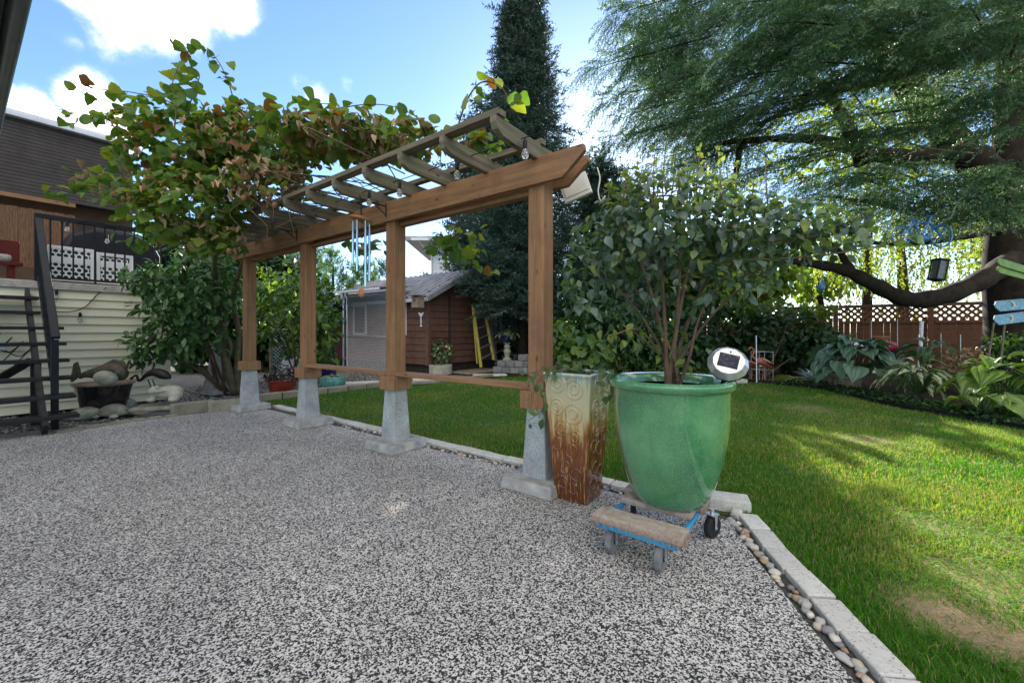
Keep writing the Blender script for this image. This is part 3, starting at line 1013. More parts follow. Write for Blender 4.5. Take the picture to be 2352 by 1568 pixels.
# solar lamp stuck in the green pot
m_silver = mat('brushed_silver', (0.66, 0.66, 0.65), (0.50, 0.50, 0.50), rough=0.28, scale=20, metal=0.75)
m_panel = mat('solar_cell', (0.030, 0.030, 0.055), (0.018, 0.018, 0.035), rough=0.4, scale=30, spec=.15, dirt=((0.16, 0.16, 0.19), 30, 0.6))
sc_ = P(1672, 833, 2.23)
so = thing('solar_light', 'round silver solar light on a dark stake tilted over the green pot rim', 'solar light', P(1649, 890, 2.28))
nz = Vector((-0.30, -0.80, 0.52)).normalized()
sx_ = Vector((0.80, -0.52, -0.17))
sx_ = (sx_ - nz * sx_.dot(nz)).normalized()
MS = rot_cols(sx_, nz.cross(sx_), nz)
MB().lathe([(0, -.030), (.088, -.030), (.101, -.018), (.103, -.008), (.097, .0), (.080, .022), (.076, .025), (0, .025)], sc_, 14, M=MS).build('lamp_body', m_silver, so)
MB().lathe([(.104, -.013), (.107, -.011), (.104, -.008)], sc_, 28, M=MS).build('seal', m_black, so, smooth=True)
MB().box(sc_ + nz * .0265, (.100, .082, .004), MS).build('solar_panel', m_panel, so)
MB().lathe([(0, 0), (.005, 0), (.005, .003), (0, .003)], sc_ + nz * .025 + MS.to_3x3() @ Vector((0.0, .055, 0)), 10, M=MS).build('switch', m_black, so)
MB().lathe([(0.02, -.065), (.055, -.05), (.075, -.028)], sc_, 18, M=MS).build('lamp_neck', m_silver, so, smooth=True)
MB().tube([sc_ - nz * .05, P(1646, 900, 2.30) - UP * .08], .011, 8).build('stake', m_black, so, smooth=True)

# ------------------------------------------------------------------ deck with siding, railing and stairs
AW = 7.45                                                                  # plane of the deck wall
DZ = 1.90                                                                  # deck floor
m_siding = mat('cream_siding', (0.66, 0.64, 0.50), (0.56, 0.54, 0.42), rough=0.5, scale=3, bump=0.05, objrand=0.03, dirt=((0.38, 0.38, 0.26), 3.0, 0.35))
m_deckedge = mat('grey_deck_edge', (0.42, 0.41, 0.38), (0.26, 0.25, 0.23), rough=0.8, scale=12, bump=0.4)
deck = thing('deck', 'raised deck with a cream lap-sided skirt and black baluster railing', 'deck', YF(AW, -0.44))
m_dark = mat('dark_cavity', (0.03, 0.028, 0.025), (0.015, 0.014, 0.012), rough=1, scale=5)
B0, B1 = -4.6, -0.44
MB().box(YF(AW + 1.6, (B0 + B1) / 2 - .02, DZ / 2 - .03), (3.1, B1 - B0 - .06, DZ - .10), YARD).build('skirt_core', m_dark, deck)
z = 0.02
while z < DZ - .10:
    h = min(0.129, DZ - .06 - z)
    M_ = rot_cols(-E1, -E2, UP, YF(AW, (B0 + B1) / 2))                 # local x points out of the wall
    MB().prism([(0.0, z), (0.034, z), (0.034, z + .006), (0.008, z + h), (0.0, z + h)], M_, B1 - B0 - .10).build('siding_board', m_siding, deck)
    z += 0.129
MB().box(YF(AW - .012, B1 - .05, DZ / 2 - .03), (0.045, 0.10, DZ - .07), YARD).build('corner_trim', m_siding, deck, bevel=0.004)
for k in range(3):
    MB().bar(YF(AW - .03 + k * .006, B0, DZ - .055 + k * .035), YF(AW - .03 + k * .006, B1 + .01, DZ - .055 + k * .035), .06, .033).build('edge_board', m_deckedge, deck, bevel=0.004)
MB().box(YF(AW + 1.6, (B0 + B1) / 2, DZ + .03), (3.2, B1 - B0, .03), YARD).build('deck_floor', m_deckedge, deck)
BS = -1.97                                                                 # line of the stair rail
RZ = 2.90
MB().bar(YF(AW, BS, RZ), YF(AW, B1 + .35, RZ), .05, .07).build('top_rail', m_black, deck, bevel=0.006)
MB().bar(YF(AW, BS, DZ + .10), YF(AW, B1 + .35, DZ + .10), .035, .03).build('bottom_rail', m_black, deck)
MB().box(YF(AW, BS, (DZ + RZ) / 2), (.075, .075, RZ - DZ + .06), YARD).build('rail_post', m_black, deck, bevel=0.004)
MB().box(YF(AW, B1 + .33, (DZ + RZ) / 2), (.07, .07, RZ - DZ), YARD).build('rail_post', m_black, deck, bevel=0.004)
bb = BS + .12
while bb < B1 + .3:
    MB().box(YF(AW, bb, (DZ + .1 + RZ) / 2), (.019, .019, RZ - DZ - .12), YARD).build('baluster', m_black, deck)
    bb += 0.117
MB().bar(YF(AW + .02, B1 + .33, RZ), YF(AW + 2.8, B1 + .33, RZ), .05, .06).build('side_rail', m_black, deck)

st = thing('stair', 'black open-tread wooden stair with a sloping handrail beside the deck', 'stair', YF(5.8, -2.4))
NT = 8
for k in range(NT):
    aa, zz = 5.52 + k * 0.238, 0.205 + k * 0.2125
    for s in (0, 1):
        MB().bar(YF(aa + s * .128, -1.80 if k < 6 else -1.99, zz - .022), YF(aa + s * .128, -3.15, zz - .022), .122, .044).build('tread', m_blackw, st, bevel=0.004)
for bq in (-2.08, -2.95):
    d = YF(AW, bq, DZ - .18) - YF(5.46, bq, .02)
    MB().bar(YF(5.46, bq, .04), YF(AW - .03, bq, DZ - .16), .045, .20).build('stringer', m_blackw, st)
    MB().box(YF(6.35, bq, .42), (.09, .09, .84), YARD).build('support_post', m_blackw, st)
MB().bar(YF(6.35, -2.95, .15), YF(6.9, -2.08, .80), .05, .09).build('brace', m_blackw, st)
NB = YF(5.81, BS)
MB().box(NB + UP * .55, (.065, .065, 1.10), YARD).build('newel', m_black, st, bevel=0.004)
rail_lo, rail_hi = YF(5.72, BS, 1.12), YF(AW, BS, RZ - .03)
MB().bar(rail_lo, rail_hi, .075, .045).build('handrail', m_black, st, bevel=0.008)
MB().bar(YF(5.81, BS, .34), YF(AW, BS, DZ + .12), .03, .03).build('lower_rail', m_black, st)
for k in range(12):
    t = (k + 1) / 13
    aa = 5.81 + (AW - 5.81) * t
    MB().bar(YF(aa, BS, .34 + (DZ + .12 - .34) * t), YF(aa, BS, 1.17 + (RZ - .06 - 1.17) * t), .016, .016, up=E1).build('baluster', m_black, st)

# white perforated panels leaning on the railing
def hexpanel(bs, be, z0, z1, label):
    t = thing('storage_crate', label, 'crate', YF(AW + .10, (bs + be) / 2, z0), 'white perforated crates on the deck')
    aa = AW + .09
    f = MB()
    for (b_0, b_1, za, zb) in ((bs, be, z1 - .05, z1), (bs, be, z0, z0 + .04), (bs, bs + .04, z0 + .04, z1 - .05), (be - .04, be, z0 + .04, z1 - .05), (bs + .04, be - .04, z0 + .27, z0 + .37)):
        f.box(YF(aa, (b_0 + b_1) / 2, (za + zb) / 2), (.03, b_1 - b_0, zb - za), YARD)
    f.build('crate_frame', m_white, t, bevel=0.006)
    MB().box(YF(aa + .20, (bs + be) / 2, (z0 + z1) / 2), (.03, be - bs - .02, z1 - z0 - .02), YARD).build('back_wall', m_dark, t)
    for za, zb in ((z0 + .04, z0 + .27), (z0 + .37, z1 - .05)):
        g = MB()
        r0 = .041
        dx, dz = r0 * math.sqrt(3), r0 * 1.5
        nz = int((zb - za) / dz) + 1
        for i in range(nz):
            zc = za + r0 * .5 + i * dz
            if zc > zb: break
            k = 0
            bc = bs + .05 + (dx / 2 if i % 2 else 0)
            while bc < be - .05:
                ro, ri = [], []
                for j in range(6):
                    t_ = math.pi / 6 + j * math.pi / 3
                    ro.append(YF(aa - .012, bc + math.cos(t_) * r0, zc + math.sin(t_) * r0))
                    ri.append(YF(aa - .012, bc + math.cos(t_) * r0 * .70, zc + math.sin(t_) * r0 * .70))
                ri2 = [p + E1 * .02 for p in ri]
                g.add(ro + ri + ri2, [(j, (j + 1) % 6, 6 + (j + 1) % 6, 6 + j) for j in range(6)] + [(6 + j, 6 + (j + 1) % 6, 12 + (j + 1) % 6, 12 + j) for j in range(6)])
                bc += dx
        g.build('perforated_panel', m_white, t)


hexpanel(b_at(108, AW + .09), b_at(218, AW + .09) - .01, 1.97, 2.50, 'white perforated plastic crate on the deck next to the stair rail')
hexpanel(b_at(222, AW + .09), b_at(305, AW + .09), 1.97, 2.47, 'lower white perforated plastic crate on the deck by the laurel')

m_tarp = mat('navy_tarp', (0.014, 0.015, 0.022), (0.007, 0.008, 0.011), rough=0.5, spec=.25, scale=4, bump=0.5, bscale=7)
tc = YF(AW + .75, b_at(255, AW + .75), 1.95)
q = MB()
prof = [(-.62, 0), (.62, 0), (.62, .62), (.50, .86), (.20, .98), (-.25, .98), (-.52, .85), (-.62, .60)]
q.prism(prof, rot_cols(E2, E1, UP, tc), .55)
tag(q.build('covered_grill', m_tarp, bevel=0.07), 'grill under a dark navy cover behind the railing', 'grill')
m_bamboo = mat('bamboo_blind', (0.20, 0.095, 0.038), (0.05, 0.024, 0.011), rough=0.7, scale=1, detail=8, stretch=(.012, .012, .12), bump=0.6, bscale=1.5)
bl = thing('bamboo_blind', 'brown bamboo blind hanging under the dark roof edge', 'blind', YF(AW + 1.5, -3.0, 2.3))
bq = b_at(-60, AW + 1.5)
i = 0
while bq < b_at(172, AW + 1.5):
    MB().box(YF(AW + 1.5 + random.uniform(-.004, .004), bq, 2.78), (.012, .026, .98 + random.uniform(-.02, .02)), YARD).build('slat', m_bamboo, bl)
    bq += .0285
bench = thing('deck_bench', 'red painted bench with a pale cushion on the deck behind the stair', 'bench', YF(AW + .5, -2.6, DZ))
m_redp = mat('dark_red_paint', (0.10, 0.012, 0.010), (0.05, 0.006, 0.005), rough=0.6, spec=.2, scale=6)
MB().box(YF(AW + .75, -2.75, 2.42), (.06, 1.3, .34), YARD).build('backrest', m_redp, bench, bevel=.01)
MB().box(YF(AW + .45, -2.75, 2.18), (.55, 1.3, .05), YARD).build('seat', m_redp, bench, bevel=.01)
for s in (-1, 1): MB().box(YF(AW + .45, -2.75 + s * .55, 2.05), (.45, .06, .24), YARD).build('leg', m_redp, bench)
m_cush = mat('patterned_cushion', (0.40, 0.38, 0.34), (0.12, 0.11, 0.10), rough=0.9, scale=40, bump=.3)
MB().box(YF(AW + .40, -2.70, 2.26), (.42, 1.0, .11), YARD).build('cushion', m_cush, bench, bevel=.04)

# the dark ribbed house roof behind the deck
hs_ = thing('house_roof', 'dark brown ribbed roof edge with pale metal flashing above the deck', 'roof', YF(9.6, -4, 3.5))
m_rib = mat('dark_ribbed_roof', (0.055, 0.046, 0.042), (0.032, 0.026, 0.024), rough=0.75, scale=6, objrand=.12)
m_flash = mat('pale_flashing', (0.62, 0.64, 0.68), (0.48, 0.50, 0.54), rough=0.4, scale=4, metal=.3)
m_fasc = wood('eave_fascia', (0.30, 0.17, 0.08), (0.16, 0.08, 0.035), 'e2')
ar, bE = 9.5, b_at(318, 9.5)
nl = 21
for k in range(nl):
    z0 = 3.60 + k * .0665
    MB().bar(YF(ar + k * .012, -8.5, z0 + .033), YF(ar + k * .012, bE - .02 * k * .3, z0 + .033), .05, .060).build('roof_rib', m_rib, hs_, bevel=.006)
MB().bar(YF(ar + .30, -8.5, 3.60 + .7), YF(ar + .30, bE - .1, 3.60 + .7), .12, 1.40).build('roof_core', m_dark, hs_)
zt = 3.60 + nl * .0665
MB().bar(YF(ar + .20, -8.5, zt + .03), YF(ar + .20, bE + .05, zt + .03), .20, .075).build('flashing', m_flash, hs_, bevel=.01)
MB().bar(YF(ar + .28, -8.5, zt + .11), YF(ar + .28, bE + .05, zt + .11), .16, .07).build('gutter', m_flash, hs_, bevel=.015)
MB().bar(YF(ar - .03, -8.5, 3.56), YF(ar - .03, bE - .9, 3.56), .05, .07).build('fascia', m_fasc, hs_)
m_wallb = mat('brown_house_wall', (0.10, 0.062, 0.04), (0.055, 0.034, 0.022), rough=0.8, scale=4)
MB().box(YF(ar + .52, (bE - 8.5) / 2, 2.95), (.12, bE + 8.5, 2.25), YARD).build('wall', m_wallb, hs_)

# eave and gutter of the near house, upper left
ne = thing('near_eave', 'dark eave with a round grey gutter at the upper left', 'eave', YF(0, -4.5, 3.0))
g0 = P(26, 80, 2.42)
ga, gb = yard(g0)
m_gut = mat('grey_gutter', (0.17, 0.18, 0.185), (0.10, 0.105, 0.11), rough=0.35, scale=8, metal=.2)
MB().tube([YF(ga + s, gb, g0.z) for s in (-3, 3.2)], .045, 14).build('gutter', m_gut, ne, smooth=True)
MB().bar(YF(ga - 3, gb - .16, g0.z + .02), YF(ga + 3.2, gb - .16, g0.z + .02), .22, .20).build('fascia', m_dark, ne)
MB().bar(YF(ga - 3, gb - 1.2, g0.z + .16), YF(ga + 3.1, gb - 1.2, g0.z + .16), 2.0, .06).build('soffit', m_dark, ne)

# power lines
for k, (p, q_, lab) in enumerate(((P(-120, 170, 22), P(330, 285, 26), 'upper overhead wire crossing the sky above the dark roof'), (P(-120, 176, 22), P(330, 292, 26), 'middle overhead wire crossing the sky above the dark roof'), (P(-120, 196, 20), P(330, 300, 26), 'lowest overhead wire crossing the sky above the dark roof'))):
    mid = (p + q_) / 2 - UP * .25
    tag(MB().tube(curve([p, mid, q_], 8), .013, 5).build('overhead_wire', m_black), lab, 'wire', 'overhead wires')

# string light cable on the deck railing
cab = thing('cable_lights', 'black cable with clear bulbs looped along the deck railing and siding', 'string lights', YF(AW - .06, -1.2, 1.6))
af = AW - .05


def DK(u, v, a_=None):
    a_ = af if a_ is None else a_
    b_ = b_at(u, a_)
    p = YF(a_, b_)
    return Vector((p.x, p.y, CH - (v - VH) / F * p.y))


MB().tube(curve([DK(120, 500), DK(165, 512), DK(215, 505), DK(262, 520), DK(300, 512), DK(345, 530)], 6), .006, 5).build('cable', m_black, cab)
MB().tube(curve([DK(120, 715), DK(160, 716), DK(195, 705), DK(225, 675), DK(245, 660)], 6), .007, 5).build('cable', m_black, cab)
for (u, v) in ((154, 512), (246, 540), (184, 720), (130, 668)):
    p = DK(u, v)
    so_ = MB().lathe([(.016, -.06), (.018, 0), (.006, .02)], p, 8).build('socket', m_black, cab)
    MB().lathe([(0, -.14), (.022, -.125), (.030, -.10), (.016, -.06)], p, 10).build('bulb', m_glass, so_, smooth=True)

# ------------------------------------------------------------------ shed, kennel, neighbour
m_shed = mat('brown_shed_siding', (0.125, 0.056, 0.036), (0.070, 0.031, 0.021), rough=0.7, scale=5, bump=.2, objrand=.12, dirt=((0.14, 0.095, 0.07), 3, .35))
m_shedred = mat('red_shed_siding', (0.20, 0.055, 0.055), (0.12, 0.032, 0.034), rough=0.7, scale=5, bump=.2, objrand=.12)
SA, SB, SL, SW = 7.0, 5.19, 5.2, 3.1
shed = thing('shed', 'small brown lap-sided garden shed with a grey metal roof', 'shed', YF(SA, SB))
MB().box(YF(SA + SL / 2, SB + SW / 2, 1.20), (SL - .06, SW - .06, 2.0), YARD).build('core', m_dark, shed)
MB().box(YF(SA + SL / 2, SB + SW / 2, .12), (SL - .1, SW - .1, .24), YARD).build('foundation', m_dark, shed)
zr, ze = 3.02, 2.24
for k in range(15):
    z0 = .26 + k * .19
    # gable face toward the lawn
    h0 = z0 + .19
    if z0 < ze:
        w0, w1 = SB, SB + SW
    else:
        f_ = (z0 + .10 - ze) / (zr - ze)
        w0, w1 = SB + SW / 2 * f_, SB + SW - SW / 2 * f_
    if w1 - w0 > .15:
        M_ = rot_cols(-E1, -E2, UP, YF(SA, (w0 + w1) / 2))
        MB().prism([(0, z0), (.030, z0), (.030, z0 + .012), (.008, z0 + .19), (0, z0 + .19)], M_, w1 - w0).build('siding_board', m_shed, shed)
    if z0 < ze - .1:
        for (a0, a1, mm) in ((SA, SA + 1.75, m_shed), (SA + 1.76, SA + SL, m_shedred)):
            M_ = rot_cols(-E2, E1, UP, YF((a0 + a1) / 2, SB))
            MB().prism([(0, z0), (.030, z0), (.030, z0 + .012), (.008, z0 + .19), (0, z0 + .19)], M_, a1 - a0).build('siding_board', mm, shed)
MB().box(YF(SA - .02, SB - .02, 1.24), (.11, .11, 2.0), YARD).build('corner_post', m_shed, shed, bevel=.005)
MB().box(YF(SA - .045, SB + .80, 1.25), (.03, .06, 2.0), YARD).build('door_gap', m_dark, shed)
m_roof = mat('grey_metal_roof', (0.36, 0.36, 0.38), (0.20, 0.20, 0.22), rough=0.45, scale=3, metal=.35, dirt=((0.10, 0.09, 0.08), 2, .5))
for sgn in (-1, 1):
    be = SB - .28 if sgn < 0 else SB + SW + .28
    br = SB + SW / 2
    zee = ze - .02 - (zr - ze) * .28 / (SW / 2)
    ro = MB()
    a_ = SA - .30
    pts = []
    while a_ < SA + SL + .2:
        pts += [(a_, 0), (a_ + .08, 0), (a_ + .10, .05), (a_ + .15, .05), (a_ + .17, 0)]
        a_ += .25
    vs_ = [YF(x, be, zee + .06 + z_) for x, z_ in pts] + [YF(x, br, zr + .06 + z_) for x, z_ in pts]
    n = len(pts)
    ro.add(vs_, [(i, i + 1, n + i + 1, n + i) for i in range(n - 1)])
    ro.build('roof_sheet', m_roof, shed)
    MB().bar(YF(SA - .31, be, zee + .02), YF(SA - .31, br, zr + .02), .03, .13).build('rake_board', m_roof, shed)
    MB().bar(YF(SA - .3, be, zee), YF(SA + SL + .2, be, zee), .02, .10).build('eave_board', m_flash if sgn < 0 else m_roof, shed)
for (a0, a1, z0, z1) in ((SA + 2.9, SA + 3.5, 1.15, 2.0), (SA + .95, SA + 1.5, 1.15, 2.05)):
    w = MB().box(YF((a0 + a1) / 2, SB - .035, (z0 + z1) / 2), (a1 - a0, .02, z1 - z0), YARD).build('window', m_tarp, shed)
    f = MB()
    for (x0, x1, y0, y1) in ((a0 - .06, a0, z0 - .06, z1 + .06), (a1, a1 + .06, z0 - .06, z1 + .06), (a0, a1, z1, z1 + .06), (a0, a1, z0 - .06, z0)):
        f.box(YF((x0 + x1) / 2, SB - .045, (y0 + y1) / 2), (x1 - x0, .04, y1 - y0), YARD)
    f.build('window_frame', m_white, w)

# birdhouse and ornament on the shed corner
m_oldw = mat('old_grey_wood', (0.30, 0.24, 0.18), (0.16, 0.12, 0.09), rough=0.9, scale=12, bump=.5)
bp_ = P(960, 694, 11.0)
bh = thing('birdhouse', 'weathered little birdhouse hanging on the shed corner', 'birdhouse', bp_)
MB().box(bp_, (.26, .20, .30), YARD).build('box', m_oldw, bh)
for k in range(6): MB().box(bp_ - E2 * .106 + E1 * (.11 - k * .044), (.036, .012, .29), YARD).build('stick', m_oldw, bh)
MB().box(bp_ + UP * .18 - E2 * .04, (.36, .34, .025), YARD).build('roof', m_oldw, bh)
MB().lathe([(0, 0), (.028, 0), (.028, .006), (0, .006)], bp_ - E2 * .114 + UP * .04, 12, M=rot_cols(E1, UP, -E2)).build('entrance', m_dark, bh)
bt = P(967, 735, 11.3)
orn = thing('butterfly_ornament', 'white metal butterfly ornament dangling below the birdhouse', 'ornament', bt)
q = MB()
for s in (-1, 1):
    q.prism([(0, .10), (s * .08, .17), (s * .11, .15), (s * .06, .08), (s * .03, .05)][:: s], rot_cols(E1, -E2, UP, bt + UP * .05), .006)
q.build('wing', m_white, orn)
MB().tube([bt + UP * .2, bt - UP * .12], .014, 6).build('body', m_white, orn)
MB().lathe([(0.02, -.02), (.04, 0), (.02, .02)], bt - UP * .16, 10).build('bead', m_white, orn)

# chain-link kennel
ken = thing('chain_link_kennel', 'galvanised chain-link kennel panel in front of the red shed wall', 'kennel', YF(9.5, 4.5))
kb = 4.55
k0, k1 = a_at(893, kb), a_at(797, kb)
for aa, r_ in ((k0, .022), (k1, .030), (a_at(789, kb), .030)):
    MB().tube([YF(aa, kb, -.02), YF(aa, kb, 2.40)], r_, 10).build('post', m_galv, ken, smooth=True)
for z_ in (2.32, 1.05, .08):
    MB().tube([YF(k0, kb, z_), YF(k1, kb, z_)], .020, 8).build('rail', m_galv, ken, smooth=True)
w = MB()
L_, H_ = k1 - k0, 2.24
stp = .085
i = -int(H_ / stp)
while i * stp < L_:
    s0 = i * stp
    for sg in (1, -1):
        p0 = (max(0, s0), max(0, -s0)) if sg > 0 else (min(L_, L_ - s0), max(0, -s0))
        lo = max(0, -s0)
        hi = min(H_, L_ - s0)
        if hi - lo > .02:
            x0, x1 = s0 + lo, s0 + hi
            if sg < 0: x0, x1 = L_ - x0, L_ - x1
            w.tube([YF(k0 + x0, kb + sg * .003, .08 + lo), YF(k0 + x1, kb + sg * .003, .08 + hi)], .0075, 3, cap=False)
    i += 1
tag(w.build('wire_mesh', m_galv, ken), kind='stuff')
for z_ in (.35, 1.9): MB().box(YF(a_at(793, kb), kb - .01, z_), (.16, .05, .05), YARD).build('hinge', m_galv, ken)
ro = MB()
pts = []
a_ = k0 - .2
while a_ < k1 + 1.3:
    pts += [(a_, 0), (a_ + .05, 0), (a_ + .065, .03), (a_ + .095, .03), (a_ + .11, 0)]
    a_ += .16
n = len(pts)
ro.add([YF(x, kb - .45, 2.40 + z_) for x, z_ in pts] + [YF(x, SB + .1, 2.52 + z_) for x, z_ in pts], [(i, i + 1, n + i + 1, n + i) for i in range(n - 1)])
ro.build('roof_sheet', m_roof, ken)
MB().bar(YF(k0 - .2, kb - .45, 2.37), YF(k1 + 1.3, kb - .45, 2.37), .03, .06).build('roof_rail', m_flash, ken)
# second mesh panel further left
k2 = thing('wire_fence', 'low chain-link panel standing in shade behind the red pot', 'fence', YF(9.0, 1.6))
c0, c1 = P(622, 830, 10.2), P(690, 830, 10.4)
c0.z = c1.z = 0
MB().tube([c0, c0 + UP * 1.9], .03, 8).build('post', m_oldw, k2)
for z_ in (1.25, .06): MB().tube([c0 + UP * z_, c1 + UP * z_], .016, 6).build('rail', m_galv, k2)
w = MB()
d_ = (c1 - c0)
L_ = d_.length
d_.normalize()
i = -15
while i * .09 < L_:
    s0 = i * .09
    lo, hi = max(0, -s0), min(1.2, L_ - s0)
    if hi - lo > .02:
        for sg in (1, -1):
            x0, x1 = s0 + lo, s0 + hi
            if sg < 0: x0, x1 = L_ - x0, L_ - x1
            w.tube([c0 + d_ * x0 + UP * (.06 + lo), c0 + d_ * x1 + UP * (.06 + hi)], .006, 3, cap=False)
    i += 1
tag(w.build('wire_mesh', m_galv, k2), kind='stuff')

# neighbour's white house
m_wsid = mat('white_vinyl', (0.74, 0.76, 0.82), (0.66, 0.68, 0.74), rough=0.5, scale=2)
nh = thing('neighbour_house', 'neighbouring white lap-sided house partly hidden behind the spruce', 'house', P(1060, 790, 27))
hx0, hx1 = P(991, 600, 27).x, P(1240, 600, 27).x
MB().box(((hx0 + hx1) / 2, 30.05, 3.2), (hx1 - hx0 - .02, 6, 7.4)).build('wall', m_wsid, nh)
for k in range(26):
    z0 = 1.2 + k * .215
    MB().prism([(0, z0), (.035, z0), (.012, z0 + .21), (0, z0 + .21)], rot_cols((0, -1, 0), (1, 0, 0), UP, ((hx0 + hx1) / 2, 27.05, 0)), hx1 - hx0).build('siding_board', m_wsid, nh)
rf = MB().box(((hx0 + hx1) / 2 - .4, 29.5, 7.05), (hx1 - hx0 + 2.0, 7.6, .24)).build('roof', m_roof, nh)
MB().bar((hx0 - 1.0, 25.68, 6.98), (hx1 + .5, 25.68, 6.98), .12, .16).build('gutter', m_flash, nh)
MB().tube([(hx0 - .55, 25.7, 6.9), (hx0 - .3, 26.2, 6.55), (hx0 + .02, 26.95, 6.45), (hx0 + .02, 26.95, 0)], .05, 6).build('downpipe', m_wsid, nh)

# ladders
m_yel = mat('yellow_fibreglass', (0.62, 0.52, 0.10), (0.44, 0.36, 0.07), rough=0.5, scale=10, dirt=((0.40, 0.38, 0.28), 8, .6))
m_gry = mat('grey_ladder', (0.26, 0.23, 0.24), (0.15, 0.13, 0.14), rough=0.6, scale=10)
def ladder(label, f0, f1, t0, t1, m, n, back=None):
    lo = (f0 + f1) / 2
    t = thing('ladder', label, 'ladder', lo, 'ladders leaning by the shed')
    for p, q_ in ((f0, t0), (f1, t1)): MB().bar(p, q_, .09, .035, up=E2).build('stile', m, t)
    for k in range(n):
        s = (k + .75) / n
        MB().bar(f0 + (t0 - f0) * s, f1 + (t1 - f1) * s, .07, .028).build('rung', m_galv if m is m_yel else m, t)
    if back:
        for p, q_ in back: MB().bar(p, q_, .05, .03, up=E2).build('back_leg', m, t)
def LP(u, v, Y): return P(u, v, Y)
ladder('yellow stepladder leaning beside the brown shed', LP(1105, 843, 12.4), LP(1134, 826, 12.7), LP(1087, 703, 12.6), LP(1111, 700, 12.9), m_yel, 6, [(LP(1096, 835, 12.7), LP(1085, 700, 12.7))])
ladder('grey wooden ladder standing behind the yellow stepladder', LP(1139, 828, 13.2), LP(1166, 815, 13.4), LP(1121, 720, 13.4), LP(1142, 712, 13.6), m_gry, 5)

# ------------------------------------------------------------------ fence
m_fence = wood('brown_fence', (0.15, 0.063, 0.031), (0.075, 0.031, 0.016), 'z', rough=.75, dirt=((0.10, 0.055, 0.035), 2, .5), objrand=.16)
FB = 13.2
fen = thing('lattice_fence', 'brown board fence with a diagonal lattice top behind the garden bed', 'fence', YF(-3, FB))
ap = a_at(2137, FB)
PIT = 2.05
AFR, AFL = ap - 3 * PIT, ap + 9 * PIT
bar_mesh = {}


def unit_box(m):
    if m.name not in bar_mesh: bar_mesh[m.name] = MB().box((0, 0, 0), (1, 1, 1)).mesh('piece', m)
    return bar_mesh[m.name]


def piece(name, parent, m, p, q, w, h, up=UP):
    p, q = Vector(p), Vector(q)
    x, y, z = frame_along(q - p, up)
    return link(name, unit_box(m), parent, rot_cols(x * (q - p).length, y * w, z * h, (p + q) / 2))


pa = AFR
rest = MB()
while pa < AFL:
    near = pa < ap + 3 * PIT
    c = YF(pa, FB)
    piece('fence_post', fen, m_fence, YF(pa, FB, -.05), YF(pa, FB, 2.0), .12, .14, E2)
    x0, x1 = pa + .07, pa + PIT - .07
    piece('rail', fen, m_fence, YF(x0, FB, 1.94), YF(x1, FB, 1.94), .10, .09)
    piece('rail', fen, m_fence, YF(x0, FB, 1.47), YF(x1, FB, 1.47), .10, .07)
    piece('rail', fen, m_fence, YF(x0, FB, .12), YF(x1, FB, .12), .08, .10)
    k = x0
    while k < x1 - .05:
        w_ = min(.146, x1 - k)
        piece('board', fen, m_fence, YF(k + w_ / 2, FB + random.uniform(-.004, .004), .10), YF(k + w_ / 2, FB, 1.46), .022, w_ - random.choice((-.004, -.004, -.004, .006)), E1)
        k += .149
    # lattice
    Z0, Z1, dl = 1.505, 1.895, .165
    Lp = x1 - x0
    i = -3
    while i * dl < Lp:
        s0 = i * dl
        lo, hi = max(0, -s0), min(Z1 - Z0, Lp - s0)
        if hi - lo > .03:
            for sg in (1, -1):
                u0, u1 = s0 + lo, s0 + hi
                if sg < 0: u0, u1 = Lp - u0, Lp - u1
                p, q_ = YF(x0 + u0, FB + sg * .009, Z0 + lo), YF(x0 + u1, FB + sg * .009, Z0 + hi)
                if near: piece('lattice_slat', fen, m_fence, p, q_, .012, .062, up=(q_ - p).cross(E2))
                else: rest.bar(p, q_, .012, .062, up=(q_ - p).cross(E2))
        i += 1
    pa += PIT
if rest.v: tag(rest.build('far_lattice', m_fence, fen), kind='stuff')

# ------------------------------------------------------------------ grass
m_grass = leafmat('grass_blades', [(0.036, 0.135, 0.010), (0.052, 0.175, 0.012), (0.072, 0.215, 0.014), (0.092, 0.250, 0.016), (0.120, 0.275, 0.018), (0.17, 0.27, 0.04), (0.36, 0.27, 0.14)], trans=0.42, tcol=(1.45, 1.4, 0.35), rough=0.6, spec=0.15)


def inside(px, py, poly):
    ins = np.zeros(len(px), bool)
    n = len(poly)
    for i in range(n):
        x0, y0 = poly[i][0], poly[i][1]
        x1, y1 = poly[(i + 1) % n][0], poly[(i + 1) % n][1]
        c = ((y0 > py) != (y1 > py)) & (px < (x1 - x0) * (py - y0) / (y1 - y0 + 1e-12) + x0)
        ins ^= c
    return ins


def vnoise(x, y, s, seed):
    r = np.random.default_rng(seed)
    tab = r.random((64, 64))
    X, Y = x * s, y * s
    i, j = np.floor(X).astype(int), np.floor(Y).astype(int)
    fx, fy = X - i, Y - j
    fx, fy = fx * fx * (3 - 2 * fx), fy * fy * (3 - 2 * fy)
    g = lambda a, b: tab[a % 64, b % 64]
    return (g(i, j) * (1 - fx) + g(i + 1, j) * fx) * (1 - fy) + (g(i, j + 1) * (1 - fx) + g(i + 1, j + 1) * fx) * fy


